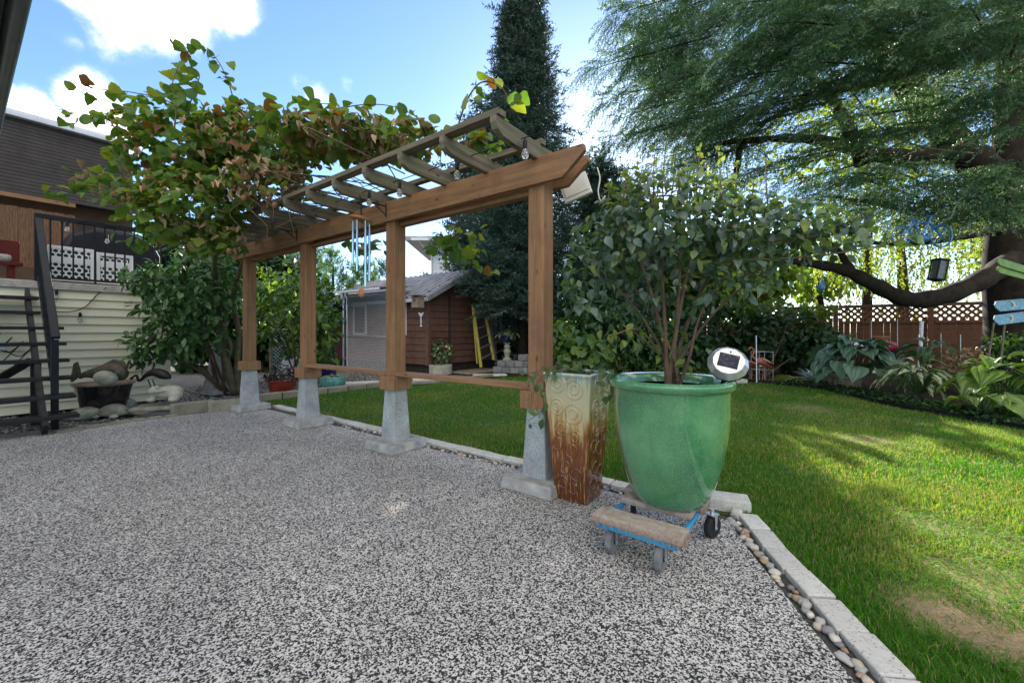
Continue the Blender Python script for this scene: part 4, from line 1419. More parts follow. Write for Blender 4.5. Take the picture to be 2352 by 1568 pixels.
blade_pts = [YF(5.9, 0.425), YF(-1.22, 0.425)] + [Vector((x + .128, y, 0)) for x, y in LEG[1:]] + lawn_pts[2 + len(LEG):]
gx, gy, gh, gw = [], [], [], []
for (y0, y1, dens_, bw, bh) in ((1.15, 2.1, 17000, .0032, .050), (2.1, 3.3, 12500, .0038, .050), (3.3, 5.2, 6000, .0050, .052), (5.2, 8.0, 2600, .0075, .052), (8.0, 12.2, 1300, .011, .052)):
    xr = (max(-4.6, -0.9 * y1), 1.30 * y1 + .3)
    n = int(dens_ * (y1 - y0) * (xr[1] - xr[0]))
    x, y = rng.uniform(*xr, n), rng.uniform(y0, y1, n)
    ok = inside(x, y, blade_pts) & (np.abs(x) < 1.30 * y + .35)
    x, y = x[ok], y[ok]
    keep = np.ones(len(x))
    for (c, rad, am) in bare:
        dd = np.hypot(x - c.x, y - c.y) / rad
        keep -= .62 * am * np.clip(1.25 - dd + .5 * (vnoise(x, y, 9, 3) - .5), 0, 1)
    ok = rng.random(len(x)) < np.clip(keep, .10, 1)
    gx.append(x[ok]); gy.append(y[ok]); gw.append(np.full(ok.sum(), bw)); gh.append(bh * (.62 + .55 * vnoise(x[ok], y[ok], 3.0, 1)) * rng.uniform(.55, 1.25, ok.sum()))
gx, gy, gw, gh = (np.concatenate(q) for q in (gx, gy, gw, gh))
n = len(gx)
t = rng.uniform(0, 6.283, n) + 2.5 * vnoise(gx, gy, 4.0, 9)
lean = rng.uniform(.15, .95, n)
straw = np.zeros(n)
for (c, rad, am) in bare:
    straw = np.maximum(straw, np.clip(1.35 - np.hypot(gx - c.x, gy - c.y) / rad + .6 * (vnoise(gx, gy, 9, 3) - .5), 0, 1) * am)
gh = gh * (1 - .45 * straw)
lean = lean + straw * 1.4
dx, dy = np.cos(t), np.sin(t)
base = np.stack([gx, gy, np.full(n, -.012)], 1)
side = np.stack([-dy, dx, np.zeros(n)], 1) * gw[:, None]
mid = base + np.stack([dx * lean * .35, dy * lean * .35, np.full(n, .60)], 1) * gh[:, None]
tip = base + np.stack([dx * lean, dy * lean, np.maximum(1.0 - .28 * lean, .25)], 1) * gh[:, None]
V = np.stack([base - side / 2, base + side / 2, mid - side * .42, mid + side * .42, tip], 1).reshape(-1, 3)
bi = np.arange(n) * 5
nearb = gy < 4.4
T = np.concatenate([(np.array([(0, 1, 3), (0, 3, 2), (2, 3, 4)])[None] + bi[nearb][:, None, None]).reshape(-1, 3), (np.array([(0, 1, 4)])[None] + bi[~nearb][:, None, None]).reshape(-1, 3)])
tone = .18 + .52 * vnoise(gx, gy, 1.4, 4) * .8 + .16 * rng.normal(size=n)
tone = np.where(rng.random(n) < .010 + straw * .75, rng.uniform(.78, .99, n), np.clip(tone, .01, .70))
tag(link('grass', tri_mesh('grass', V, T, [m_grass], None, np.repeat(tone, 5), True)), 'short green lawn grass with dry patches', 'grass', kind='stuff')

# ------------------------------------------------------------------ leaf shapes
T_kiwi = [leaf_tpl([.25, .85, 1.0, .98, .85, .55, .05], .52, .10, .18, .03, 1), leaf_tpl([.3, .9, 1.0, .9, .8, .5, .05], .50, .22, .35, .04, 2), leaf_tpl([.2, .8, 1, 1, .8, .5, .1], .5, .05, .5, .05, 3)]
T_dry = [leaf_tpl([.2, .7, .9, .8, .6, .3, .03], .42, .38, .5, .05, 4, .10), leaf_tpl([.2, .6, .9, .9, .5, .3, .02], .40, .55, .3, .06, 5, .16)]
T_ovate = [leaf_tpl([.05, .7, 1.0, .95, .7, .35, .01], .30, .15, .25, .012, 6), leaf_tpl([.05, .7, 1.0, .9, .65, .3, .01], .29, .30, .45, .015, 7), leaf_tpl([.05, .75, 1, .9, .7, .3, .01], .31, .05, .1, .01, 8)]
T_laurel = [leaf_tpl([.04, .55, .85, 1.0, .85, .5, .01], .21, .18, .35, .01, 9), leaf_tpl([.04, .55, .9, 1.0, .85, .5, .01], .22, .05, .2, .01, 10)]
T_small = [leaf_tpl([.1, .9, 1, .5, .01], .32, .15, .25, .02, 11), leaf_tpl([.1, .8, 1, .6, .01], .28, .1, .4, .02, 12)]
T_hosta = [leaf_tpl([.12, .72, .95, 1.0, .95, .80, .52, .20, .01], .43, .16, .45, .010, 13), leaf_tpl([.12, .7, .95, 1, .95, .78, .5, .2, .01], .45, .22, .65, .012, 14)]
T_lance = [leaf_tpl([.08, .55, .9, 1.0, .85, .55, .25, .01], .20, .20, .45, .01, 15), leaf_tpl([.08, .6, .9, 1.0, .8, .5, .2, .01], .19, .15, .7, .01, 16)]


def blob_pts(blobs, surf=.55):
    """blobs: (u, v, Y, ru, rv, depth, n) ellipsoids given by their place and size; returns points and outward directions"""
    Ps, Ns = [], []
    for (u, v, Y, ru, rv, dr, n) in blobs:
        c = np.array(P(u, v, Y))
        d = rng.normal(size=(n, 3))
        d /= np.linalg.norm(d, axis=1, keepdims=True)
        rr = surf + (1 - surf) * rng.random(n) ** .6
        rr *= 1 + .18 * np.sin(d[:, 0] * 7 + u) * np.sin(d[:, 2] * 6 + v)
        Ps.append(c + d * rr[:, None] * np.array([ru * Y / F, dr, rv * Y / F]))
        Ns.append(d)
    return np.concatenate(Ps), np.concatenate(Ns)


def leaf_dirs(N, droop=.6, jit=.8):
    d = N * .5 + rng.normal(size=N.shape) * jit + np.array([0, 0, -droop])
    up = np.array([0, 0, 1.0]) + N * .5 + rng.normal(size=N.shape) * .35
    return d, up


def along(pts, n, jit=.02):
    c = np.array([tuple(p) for p in curve(pts, 10)])
    i = np.linspace(2, len(c) - 1.01, n)
    a = i.astype(int)
    p = c[a] + (c[np.minimum(a + 1, len(c) - 1)] - c[a]) * (i - a)[:, None]
    tg = c[np.minimum(a + 1, len(c) - 1)] - c[np.maximum(a - 1, 0)]
    tg /= np.linalg.norm(tg, axis=1, keepdims=True) + 1e-9
    return p + rng.normal(size=p.shape) * jit, tg


def stems(parent, name, paths, r0, r1, m, each=True, n=6):
    for k, pth in enumerate(paths):
        c = curve(pth, 7)
        ra = r0[k] if isinstance(r0, (list, tuple)) else r0
        rs = [ra + (r1 - ra) * i / (len(c) - 1) for i in range(len(c))]
        MB().tube(c, rs, n).build(name, m, parent, smooth='all')


m_bark = mat('brown_bark', (0.13, 0.085, 0.055), (0.055, 0.036, 0.024), rough=.95, scale=14, bump=1.0, bscale=40)
m_barkg = mat('mossy_bark', (0.15, 0.13, 0.07), (0.06, 0.05, 0.03), rough=.95, scale=10, bump=1.0, bscale=30)
m_barkd = mat('dark_bark', (0.040, 0.030, 0.023), (0.014, 0.010, 0.008), rough=1.0, scale=9, bump=1.0, bscale=22, dirt=((0.055, 0.050, 0.028), 3, .5), spec=.15)
m_twig = mat('vine_twig', (0.17, 0.11, 0.065), (0.09, 0.055, 0.03), rough=.9, scale=20)

# ------------------------------------------------------------------ kiwi vine on the pergola
m_kiwi = leafmat('vine_leaf', [(0.050, 0.110, 0.028), (0.070, 0.150, 0.034), (0.105, 0.195, 0.042), (0.15, 0.23, 0.045), (0.065, 0.14, 0.036), (0.24, 0.27, 0.05)], trans=.42, tcol=(1.9, 1.75, .5), rough=.45)
m_kiwib = leafmat('vine_leaf_bronze', [(0.13, 0.065, 0.03), (0.20, 0.13, 0.035), (0.10, 0.05, 0.025), (0.25, 0.17, 0.04)], trans=.38, tcol=(1.7, 1.3, .5), rough=.6)
m_dry = leafmat('vine_leaf_dry', [(0.40, 0.29, 0.17), (0.30, 0.20, 0.11), (0.48, 0.38, 0.24), (0.25, 0.16, 0.09)], trans=.25, tcol=(1.3, 1.1, .7), rough=.8)
vine = thing('kiwi_vine', 'kiwi vine with green and withered leaves sprawling over the pergola', 'vine', G(540, 905))
vb = [(430, 330, 4.9, 165, 85, .55, 820), (600, 335, 4.9, 160, 75, .5, 860), (430, 470, 4.65, 125, 85, .42, 620), (790, 318, 4.3, 150, 34, .50, 640), (950, 318, 4.0, 90, 22, .4, 160),
      (275, 430, 4.9, 85, 55, .4, 120), (490, 545, 4.75, 85, 50, .32, 150), (600, 420, 4.6, 110, 50, .4, 330), (1075, 335, 3.75, 70, 20, .3, 50), (1055, 560, 4.7, 60, 45, .35, 60), (850, 560, 5.5, 60, 25, .3, 30), (330, 530, 4.9, 45, 35, .3, 40)]
pos, N = blob_pts(vb, .45)
ids = np.concatenate([np.full(q[-1], k) for k, q in enumerate(vb)])
d, up = leaf_dirs(N, .35, .8)
pr_dry = np.array([.18, .28, .20, .38, .40, .25, .28, .65, .2, .06, .05, .15])[ids]
pr_brz = np.array([.05, .06, .01, .10, .10, .02, .01, .03, .15, .05, .03, .02])[ids]
rr = rng.random(len(pos))
mi = np.where(rr < pr_dry, 2, np.where(rr < pr_dry + pr_brz, 1, 0))
size = np.where(mi == 2, rng.uniform(.05, .115, len(pos)), rng.uniform(.06, .145, len(pos)))
shoots = [[(545, 310), (535, 225), (512, 160), (485, 122), (452, 108), (420, 112)], [(430, 290), (440, 225), (458, 172), (430, 155), (398, 178)], [(490, 310), (390, 235), (300, 212), (230, 205), (178, 190)],
          [(335, 300), (285, 250), (240, 262), (190, 275), (160, 262)], [(690, 310), (770, 255), (850, 240), (920, 250), (985, 288)], [(250, 430), (185, 425), (135, 440), (108, 452)], [(640, 310), (700, 245), (765, 238)],
          [(400, 300), (405, 240), (395, 200), (410, 150)], [(590, 320), (600, 270), (640, 240)]]
sp = [[P(u, v, 4.9 - k * .12) for u, v in s] for k, s in enumerate(shoots)]
sp.append([P(1052, 290, 3.25), P(1072, 232, 3.15), P(1105, 190, 3.1), P(1150, 200, 3.1), P(1172, 245, 3.15), P(1170, 270, 3.2)])
sp.append([P(1000, 540, 4.6), P(1040, 560, 4.6), P(1080, 600, 4.65), P(1120, 620, 4.7)])
for k, s in enumerate(sp):
    n_ = (22, 16, 20, 14, 16, 11, 14, 16, 10, 12, 14)[k]
    p_, tg = along(s, n_, .045)
    pos = np.concatenate([pos, p_])
    dd = tg * .4 + rng.normal(size=p_.shape) * .7 + np.array([0, 0, -.35])
    d = np.concatenate([d, dd])
    up = np.concatenate([up, np.array([0, 0, 1.]) + rng.normal(size=p_.shape) * .4])
    mi = np.concatenate([mi, np.where(rng.random(n_) < .05, 1, 0)])
    size = np.concatenate([size, rng.uniform(.09, .145, n_)])
which = np.where(mi == 2, 3 + rng.integers(0, 2, len(pos)), rng.integers(0, 3, len(pos)))
foliage(vine, T_kiwi + T_dry, [m_kiwi, m_kiwib, m_dry], pos, d, up, size, which, mi, singles=300)
stems(vine, 'shoot', sp, .008, .003, m_twig, n=5)
b0 = G(540, 905)
trunks = [[b0, P(520, 830, 7.6), P(505, 760, 7.4), P(500, 680, 7.2), P(492, 610, 6.6), P(500, 540, 5.8), P(520, 450, 5.2)],
          [b0 + Vector((.08, 0, 0)), P(545, 840, 7.7), P(548, 760, 7.5), P(535, 690, 7.3), P(545, 640, 7.0), P(575, 560, 6.4), P(600, 430, 5.4)],
          [b0, P(515, 850, 7.7), P(530, 800, 7.5), P(515, 740, 7.3), P(540, 650, 7.0), P(560, 590, 6.6)]]
stems(vine, 'trunk', trunks, [.075, .06, .045], .02, m_barkg, n=9)
runners = []
for k in range(46):
    a0 = random.uniform(1.4, 6.0)
    z0 = ZT + random.uniform(.14, .42)
    l = random.uniform(.8, 2.0)
    runners.append([YF(a0, random.uniform(-.9, .3), z0), YF(a0 + l * .35, random.uniform(-.9, .4), z0 + random.uniform(-.05, .30)), YF(a0 + l * .7, random.uniform(-.9, .4), z0 + random.uniform(-.05, .25)), YF(a0 + l, random.uniform(-1.1, .4), z0 + random.uniform(-.25, .2))])
for k in range(10):
    p = P(random.uniform(560, 720), random.uniform(390, 470), 4.5)
    runners.append([p, p + Vector((random.uniform(-.1, .1), -.05, -.12)), p + Vector((random.uniform(-.15, .2), -.05, -.3)), p + Vector((random.uniform(-.1, .3), -.03, -.45))])
stems(vine, 'runner', runners, .007, .003, m_twig, n=5)
m_fruit = mat('kiwi_fruit', (0.22, 0.11, 0.05), (0.14, 0.065, 0.03), rough=.9, scale=40, bump=.3)
me_fr = MB().lathe([(0, -.034), (.014, -.031), (.022, -.018), (.025, 0), (.022, .018), (.013, .030), (0, .033)], (0, 0, 0), 12).mesh('fruit', m_fruit, smooth='all')
for (u, v, Y) in ((522, 371, 4.35), (537, 374, 4.35), (641, 386, 4.2), (657, 389, 4.2), (262, 446, 4.5), (284, 458, 4.5), (631, 471, 4.1), (526, 577, 4.35), (400, 360, 4.4), (560, 455, 4.2)):
    link('fruit', me_fr, vine, Matrix.Translation(P(u, v, Y)))

# ------------------------------------------------------------------ shrub in the green pot
m_shrub = leafmat('greygreen_leaf', [(0.040, 0.080, 0.050), (0.060, 0.105, 0.075), (0.10, 0.155, 0.12), (0.060, 0.110, 0.058), (0.11, 0.17, 0.055), (0.048, 0.090, 0.065), (0.16, 0.21, 0.18)], trans=.28, tcol=(1.8, 1.9, .6), rough=.34, spec=.55)
m_shrubt = leafmat('young_leaf', [(0.16, 0.22, 0.05), (0.13, 0.19, 0.06), (0.20, 0.24, 0.08)], trans=.45, tcol=(1.6, 1.6, .6), rough=.5)
shrub = thing('potted_shrub', 'broad leafy grey-green shrub growing out of the green pot', 'shrub', PC + UP * .84)
sb = [(1560, 510, 2.45, 190, 105, .45, 980), (1740, 520, 2.4, 170, 62, .34, 560), (1440, 560, 2.45, 120, 95, .36, 460), (1345, 640, 2.35, 55, 95, .22, 100), (1560, 660, 2.5, 190, 70, .40, 170), (1700, 620, 2.4, 120, 60, .3, 150), (1440, 760, 2.35, 100, 60, .2, 40), (1560, 800, 2.4, 60, 45, .2, 22), (1880, 550, 2.35, 90, 30, .2, 90), (1960, 535, 2.25, 75, 22, .12, 36)]
pos, N = blob_pts(sb, .35)
d, up = leaf_dirs(N, .55, .7)
size = rng.uniform(.042, .088, len(pos))
mi = (rng.random(len(pos)) < np.where(pos[:, 2] < 1.25, .38, .09)).astype(int)
root = PC + UP * .82
tips = [(1360, 600), (1420, 480), (1500, 420), (1560, 400), (1640, 430), (1740, 480), (1850, 560), (1690, 600), (1450, 650)]
sp = []
for k, (u, v) in enumerate(tips):
    tp = P(u, v, 2.45 + random.uniform(-.3, .25))
    b_ = root + Vector((random.uniform(-.05, .05), random.uniform(-.05, .05), 0))
    m1 = b_ + Vector(((tp.x - b_.x) * .12 + random.uniform(-.03, .03), random.uniform(-.05, .05), .22))
    m2 = b_.lerp(tp, .55) + Vector((-(tp.x - b_.x) * .12, 0, .06))
    sp.append([b_, m1, m2, tp])
stems(shrub, 'stem', sp, [.015, .016, .018, .016, .019, .017, .014, .012, .011], .004, m_bark, n=7)
tw = [[P(1430, 745, 2.36), P(1490, 790, 2.4), P(1545, 860, 2.42)], [P(1400, 772, 2.3), P(1470, 760, 2.36), P(1550, 850, 2.41)], [P(1640, 560, 2.35), P(1860, 545, 2.25), P(1960, 505, 2.2), P(2015, 485, 2.2)], [P(1650, 600, 2.35), P(1850, 590, 2.25), P(2000, 568, 2.2), P(2095, 543, 2.15)], [P(1690, 640, 2.4), P(1800, 600, 2.3), P(1920, 570, 2.25)]]
for k in range(17):
    u0 = (1435, 1470, 1500, 1522, 1545, 1580, 1600, 1640, 1690, 1760, 1655, 1400, 1730, 1490, 1620, 1450, 1560)[k]
    v1 = (400, 385, 350, 310, 345, 370, 345, 385, 370, 365, 340, 430, 420, 390, 360, 420, 395)[k]
    Yk = 2.45 + random.uniform(-.2, .2)
    tw.append([P(u0 + random.uniform(-20, 20), 500, Yk), P(u0, 430, Yk), P(u0 + random.uniform(-6, 10), v1, Yk)])
stems(shrub, 'twig', tw, .006, .0022, m_twig, n=5)
for k, s in enumerate(tw):
    n_ = 7 if k < 2 else 16
    p_, tg = along(s, n_, .012)
    pos = np.concatenate([pos, p_])
    sd = rng.normal(size=p_.shape) * .8 + tg * .4 + np.array([0, 0, -.5 if k < 5 else .1])
    d = np.concatenate([d, sd])
    up = np.concatenate([up, np.array([0, 0, 1.]) + rng.normal(size=p_.shape) * .4])
    mi = np.concatenate([mi, np.full(n_, 0 if 2 <= k < 5 else 1)])
    size = np.concatenate([size, rng.uniform(.055, .085, n_) if k < 5 else rng.uniform(.028, .058, n_)])
foliage(shrub, T_ovate, [m_shrub, m_shrubt], pos, d, up, size, None, mi, singles=300)

# trailing plant in the tall planter
m_trail = leafmat('trailing_leaf', [(0.05, 0.10, 0.04), (0.08, 0.14, 0.05), (0.15, 0.20, 0.06), (0.06, 0.12, 0.05)], trans=.3, rough=.4)
tr = thing('trailing_plant', 'trailing green plant spilling over the tall drip-glazed planter', 'plant', tb + UP * .88)
runs = [[tb + UP * .90, P(1275, 850, 2.9), P(1240, 870, 2.86), P(1225, 910, 2.85), P(1240, 960, 2.84)], [tb + UP * .9, P(1285, 840, 2.9), P(1240, 850, 2.85), P(1210, 860, 2.84)], [tb + UP * .9, P(1380, 850, 2.85), P(1420, 858, 2.8)], [tb + UP * .9, P(1330, 830, 3.0), P(1300, 845, 2.9)], [P(1412, 870, 2.8), P(1408, 890, 2.78), P(1396, 905, 2.76)], [tb + UP * .9, P(1270, 845, 2.85), P(1250, 900, 2.8), P(1245, 940, 2.8), P(1215, 965, 2.8)]]
stems(tr, 'runner', runs, .004, .002, m_twig, n=5)
pos, d, up, size = [], [], [], []
for s in runs:
    p_, tg = along(s, 13, .022)
    pos.append(p_); d.append(rng.normal(size=p_.shape) * .6 + tg * .3 + np.array([0, -.4, -.4])); up.append(np.array([0, -.5, 1.]) + rng.normal(size=p_.shape) * .4); size.append(rng.uniform(.035, .085, len(p_)))
p_ = np.array(tb + UP * .92) + rng.normal(size=(40, 3)) * np.array([.09, .07, .018])
pos.append(p_); d.append(rng.normal(size=p_.shape)); up.append(np.array([0, 0, 1.]) + rng.normal(size=p_.shape) * .4); size.append(rng.uniform(.03, .06, 40))
foliage(tr, T_ovate, [m_trail], np.concatenate(pos), np.concatenate(d), np.concatenate(up), np.concatenate(size))

# ------------------------------------------------------------------ broad-leaved bushes
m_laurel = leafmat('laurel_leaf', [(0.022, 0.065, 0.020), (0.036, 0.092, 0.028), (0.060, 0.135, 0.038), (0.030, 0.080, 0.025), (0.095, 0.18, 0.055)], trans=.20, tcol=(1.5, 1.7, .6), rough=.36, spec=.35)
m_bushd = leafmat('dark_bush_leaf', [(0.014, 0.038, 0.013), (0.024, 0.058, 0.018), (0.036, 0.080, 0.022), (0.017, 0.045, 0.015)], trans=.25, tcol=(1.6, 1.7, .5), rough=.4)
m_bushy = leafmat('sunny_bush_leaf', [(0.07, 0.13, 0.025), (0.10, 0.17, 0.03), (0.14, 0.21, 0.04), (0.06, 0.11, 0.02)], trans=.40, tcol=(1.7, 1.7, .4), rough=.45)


def bush(name, label, cat, blobs, tpls, mats_, leaf, foot, nst=6, singles=150, group=None, droop=.5, surf=.4, jit=.75):
    t = thing(name, label, cat, foot, group)
    pos, N = blob_pts(blobs, surf)
    d, up = leaf_dirs(N, droop, jit)
    foliage(t, tpls, mats_, pos, d, up, rng.uniform(leaf * .65, leaf * 1.2, len(pos)), None, rng.integers(0, len(mats_), len(pos)), singles=singles)
    sp = []
    for k in range(nst):
        q = Vector(pos[rng.integers(0, len(pos))])
        f = Vector(foot) + Vector((random.uniform(-.1, .1), random.uniform(-.1, .1), 0))
        sp.append([f, f.lerp(q, .5) + Vector((random.uniform(-.15, .15), 0, .15)), q])
    stems(t, 'stem', sp, .022, .005, m_bark, n=6)
    return t


bush('laurel_shrub', 'glossy green laurel shrub hanging over the cream siding', 'shrub', [(420, 680, 6.8, 100, 75, .6, 520), (370, 640, 6.6, 70, 40, .5, 200), (500, 640, 7.0, 80, 70, .6, 340), (360, 780, 6.6, 60, 40, .4, 170), (440, 770, 6.9, 80, 60, .5, 220), (470, 600, 7.1, 70, 30, .5, 140), (330, 820, 6.5, 30, 22, .25, 50)], T_laurel, [m_laurel], .165, G(515, 905), 9, 300)
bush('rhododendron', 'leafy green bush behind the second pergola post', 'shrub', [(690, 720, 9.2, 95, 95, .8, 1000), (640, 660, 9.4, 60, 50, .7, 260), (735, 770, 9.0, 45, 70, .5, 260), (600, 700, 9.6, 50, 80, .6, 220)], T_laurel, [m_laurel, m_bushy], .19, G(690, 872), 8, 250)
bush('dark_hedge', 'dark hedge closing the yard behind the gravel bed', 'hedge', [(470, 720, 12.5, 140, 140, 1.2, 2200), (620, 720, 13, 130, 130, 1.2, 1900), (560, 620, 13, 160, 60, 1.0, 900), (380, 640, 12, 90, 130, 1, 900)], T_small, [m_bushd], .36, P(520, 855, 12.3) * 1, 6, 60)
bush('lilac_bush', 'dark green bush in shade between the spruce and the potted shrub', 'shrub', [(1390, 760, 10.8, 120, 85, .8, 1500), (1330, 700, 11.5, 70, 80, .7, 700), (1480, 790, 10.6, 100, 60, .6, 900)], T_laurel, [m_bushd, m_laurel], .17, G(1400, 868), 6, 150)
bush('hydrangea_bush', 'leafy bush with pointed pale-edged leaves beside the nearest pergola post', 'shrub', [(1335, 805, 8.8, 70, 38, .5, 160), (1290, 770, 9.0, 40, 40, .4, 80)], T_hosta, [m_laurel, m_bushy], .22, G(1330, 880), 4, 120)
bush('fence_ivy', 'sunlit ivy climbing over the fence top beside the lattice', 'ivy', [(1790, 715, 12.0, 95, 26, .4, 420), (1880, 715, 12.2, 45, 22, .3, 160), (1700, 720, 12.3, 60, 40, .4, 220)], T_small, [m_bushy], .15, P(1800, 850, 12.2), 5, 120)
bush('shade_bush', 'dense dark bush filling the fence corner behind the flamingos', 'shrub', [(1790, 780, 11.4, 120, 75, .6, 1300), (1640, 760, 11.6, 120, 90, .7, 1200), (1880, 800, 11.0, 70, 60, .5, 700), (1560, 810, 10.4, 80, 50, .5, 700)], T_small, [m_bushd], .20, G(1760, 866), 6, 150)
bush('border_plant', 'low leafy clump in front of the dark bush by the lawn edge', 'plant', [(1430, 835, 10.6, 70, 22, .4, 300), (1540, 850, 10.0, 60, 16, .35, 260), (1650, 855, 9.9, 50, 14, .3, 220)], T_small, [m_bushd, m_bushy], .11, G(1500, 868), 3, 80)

# ------------------------------------------------------------------ conifers
S_cedar = [needle_spray(.70, 11, 6, .036, .0125, .135, .75 + .12 * s, s, twig=.007) for s in range(4)]
S_spruce = [needle_spray(.42, 5, 8, .060, .021, .20, .15, 20 + s, twig=.008) for s in range(3)]
m_cedar = leafmat('cedar_needles', [(0.022, 0.062, 0.030), (0.040, 0.100, 0.048), (0.07, 0.155, 0.068), (0.030, 0.080, 0.036), (0.26, 0.36, 0.26), (0.020, 0.058, 0.028), (0.11, 0.21, 0.08), (0.026, 0.070, 0.038)], trans=.22, tcol=(1.5, 1.6, .7), rough=.5)
m_spruce = leafmat('spruce_needles', [(0.020, 0.048, 0.038), (0.034, 0.070, 0.054), (0.024, 0.056, 0.040), (0.060, 0.105, 0.085), (0.035, 0.036, 0.025)], trans=.15, tcol=(1.4, 1.5, .8), rough=.55)


def conifer(name, label, x, y, z0, z1, rad, n, m, tpls, size, rise=.0, surf=.35, core=0):
    t = thing(name, label, 'tree', (x, y, 0))
    MB().tube([(x, y, -.05), (x, y, z1 * .5), (x, y, z1 - .3)], [.16, .10, .02], 9).build('trunk', m_barkd, t, smooth='all')
    z = z0 + (z1 - z0) * rng.random(n) ** 1.35
    th = rng.uniform(0, 6.283, n)
    rmax = rad(z)
    lay = 1 + .22 * np.sin(z * 6.5 + th) + .16 * np.sin(th * 5 + z * 3.3) + .10 * np.sin(th * 9 + z * 11)
    rr = rmax * lay * (surf + (1 - surf) * rng.random(n) ** .55)
    pos = np.stack([x + rr * np.cos(th), y + rr * np.sin(th), z - .18 * rr + .10 * (rr / rmax) ** 2], 1)
    d = np.stack([np.cos(th), np.sin(th), np.full(n, rise)], 1) + rng.normal(size=(n, 3)) * .38
    up = np.tile((0., 0., 1.), (n, 1)) + rng.normal(size=(n, 3)) * .25
    sz = rng.uniform(size * .7, size * 1.3, n) * np.where(rng.random(n) < .06, 1.6, 1.0)
    if core:
        z = z0 + (z1 - z0) * rng.random(core) ** 1.3
        th = rng.uniform(0, 6.283, core)
        rr = rad(z) * .55 * np.sqrt(rng.random(core))
        pos = np.concatenate([pos, np.stack([x + rr * np.cos(th), y + rr * np.sin(th), z], 1)])
        dd = rng.normal(size=(core, 3))
        d, up = np.concatenate([d, dd]), np.concatenate([up, rng.normal(size=(core, 3))])
        sz = np.concatenate([sz, rng.uniform(size * 1.5, size * 2.2, core)])
        n += core
    V, T, Mi, Rn = stamp(tpls, rng.integers(0, len(tpls), n), frames(d, up), pos, sz)
    tag(link('crown', tri_mesh('crown', V, T, [m], Mi, Rn), t), kind='stuff')
    return t


sx0, sy0 = P(1200, 0, 12.2).x, 12.2
conifer('spruce_tree', 'tall narrow dark spruce standing beside the shed', sx0, sy0, 1.75, 13.5, lambda z: np.clip(2.42 - .205 * z, .10, 1.42) * np.clip((z - .9) / 1.2, .6, 1), 4500, m_spruce, S_spruce, 1.0, .15, core=1300)
conifer('sun_block_spruce', 'added spruce hidden behind the tall narrow one to shade the patio', P(1145, 0, 19.5).x, 19.5, 1.0, 11.5, lambda z: np.clip(3.0 - .20 * z, .25, 2.0), 1500, m_spruce, S_spruce, 2.4, .1, core=350)  # tree added out of sight to keep direct sun off the patio
conifer('young_conifer', 'smaller dark conifer behind the nearest pergola post', P(1366, 0, 13.4).x, 13.4, .3, 6.7, lambda z: np.clip(2.2 - .28 * z, .25, 1.7), 1500, m_spruce, S_spruce, 1.1, .1, core=500)
conifer('sun_block_conifer', 'added conifer hidden behind the potted shrub to shade the lawn', P(1436, 0, 14.6).x, 14.6, .3, 6.2, lambda z: np.clip(1.5 - .23 * z, .15, 1.5), 1100, m_spruce, S_spruce, 1.2, .1, core=400)  # tree added behind the shrub to block sun from the lawn
m_thuja = leafmat('thuja_spray', [(0.055, 0.115, 0.022), (0.075, 0.15, 0.028), (0.10, 0.19, 0.035), (0.05, 0.10, 0.025)], trans=.3, tcol=(1.5, 1.6, .5), rough=.5)
S_thuja = [needle_spray(.40, 9, 7, .07, .020, .15, -.3, 40 + s, twig=.006) for s in range(2)]
for (u, Y, zt_, r_, n_, lab) in ((715, 17, 4.6, 1.0, 420, 'bright green arborvitae behind the second and third posts'), (832, 16, 3.6, .95, 420, 'rounded arborvitae behind the shed roof'), (765, 19, 4.7, 1.3, 420, 'farther pale green arborvitae above the shed roof'), (890, 20, 4.4, 1.2, 300, 'arborvitae just left of the third pergola post'), (655, 16, 5.0, 1.1, 380, 'dark arborvitae behind the vine end of the pergola')):
    conifer('arborvitae', lab, P(u, 0, Y).x, Y, .2, zt_, lambda z, r_=r_, zt_=zt_: np.clip(r_ * (1 - (z / zt_) ** 2.2), .12, r_), n_, m_thuja, S_thuja, 1.1, .9, .6)

# the old cedar
TX, TY = 10.75, 8.7
ced = thing('cedar_tree', 'huge old cedar with sweeping blue-green boughs over the lawn', 'tree', (TX, TY, 0))
MB().tube(curve([(TX, TY, -.1), (TX + .02, TY, 1.2), (TX - .15, TY, 2.6), (TX - .1, TY, 4.5), (TX + .1, TY + .2, 8), (TX + .2, TY + .2, 12)], 6), [.62 - .016 * i for i in range(31)], 14).build('trunk', m_barkd, ced, smooth='all')
limbs = [([P(2335, 585, 8.6), P(2285, 625, 8.3), P(2190, 672, 8.0), P(2090, 688, 7.8), P(2010, 655, 7.7), P(1945, 622, 7.7), P(1870, 606, 7.7), P(1790, 595, 7.8), P(1700, 585, 8.0)], .22, .035),
         ([P(1960, 630, 7.7), P(1945, 605, 7.7), P(1925, 575, 7.6), P(1890, 545, 7.5)], .09, .03),
         ([P(2340, 480, 8.7), P(2260, 390, 8.5), P(2190, 330, 8.4), P(2100, 215, 8.3), P(2040, 130, 8.2), P(2000, 20, 8.2), P(1990, -100, 8.2)], .34, .14),
         ([P(2210, 350, 8.4), P(2100, 362, 8.3), P(1990, 352, 8.2), P(1900, 325, 8.2), P(1790, 318, 8.2), P(1650, 330, 8.3)], .20, .04),
         ([P(1985, 375, 8.2), P(1960, 320, 8.1), P(1930, 260, 8.1), P(1890, 200, 8.1), P(1800, 130, 8.2)], .16, .04),
         ([P(2060, 180, 8.2), P(1950, 200, 8.1), P(1850, 230, 8.0), P(1740, 290, 8.0)], .12, .03),
         ([P(2330, 520, 8.7), P(2200, 545, 8.3), P(2080, 560, 8.0), P(1960, 555, 7.8)], .09, .025),
         ([P(1700, 330, 8.6), P(1690, 400, 8.6), P(1670, 470, 8.6)], .07, .03)]
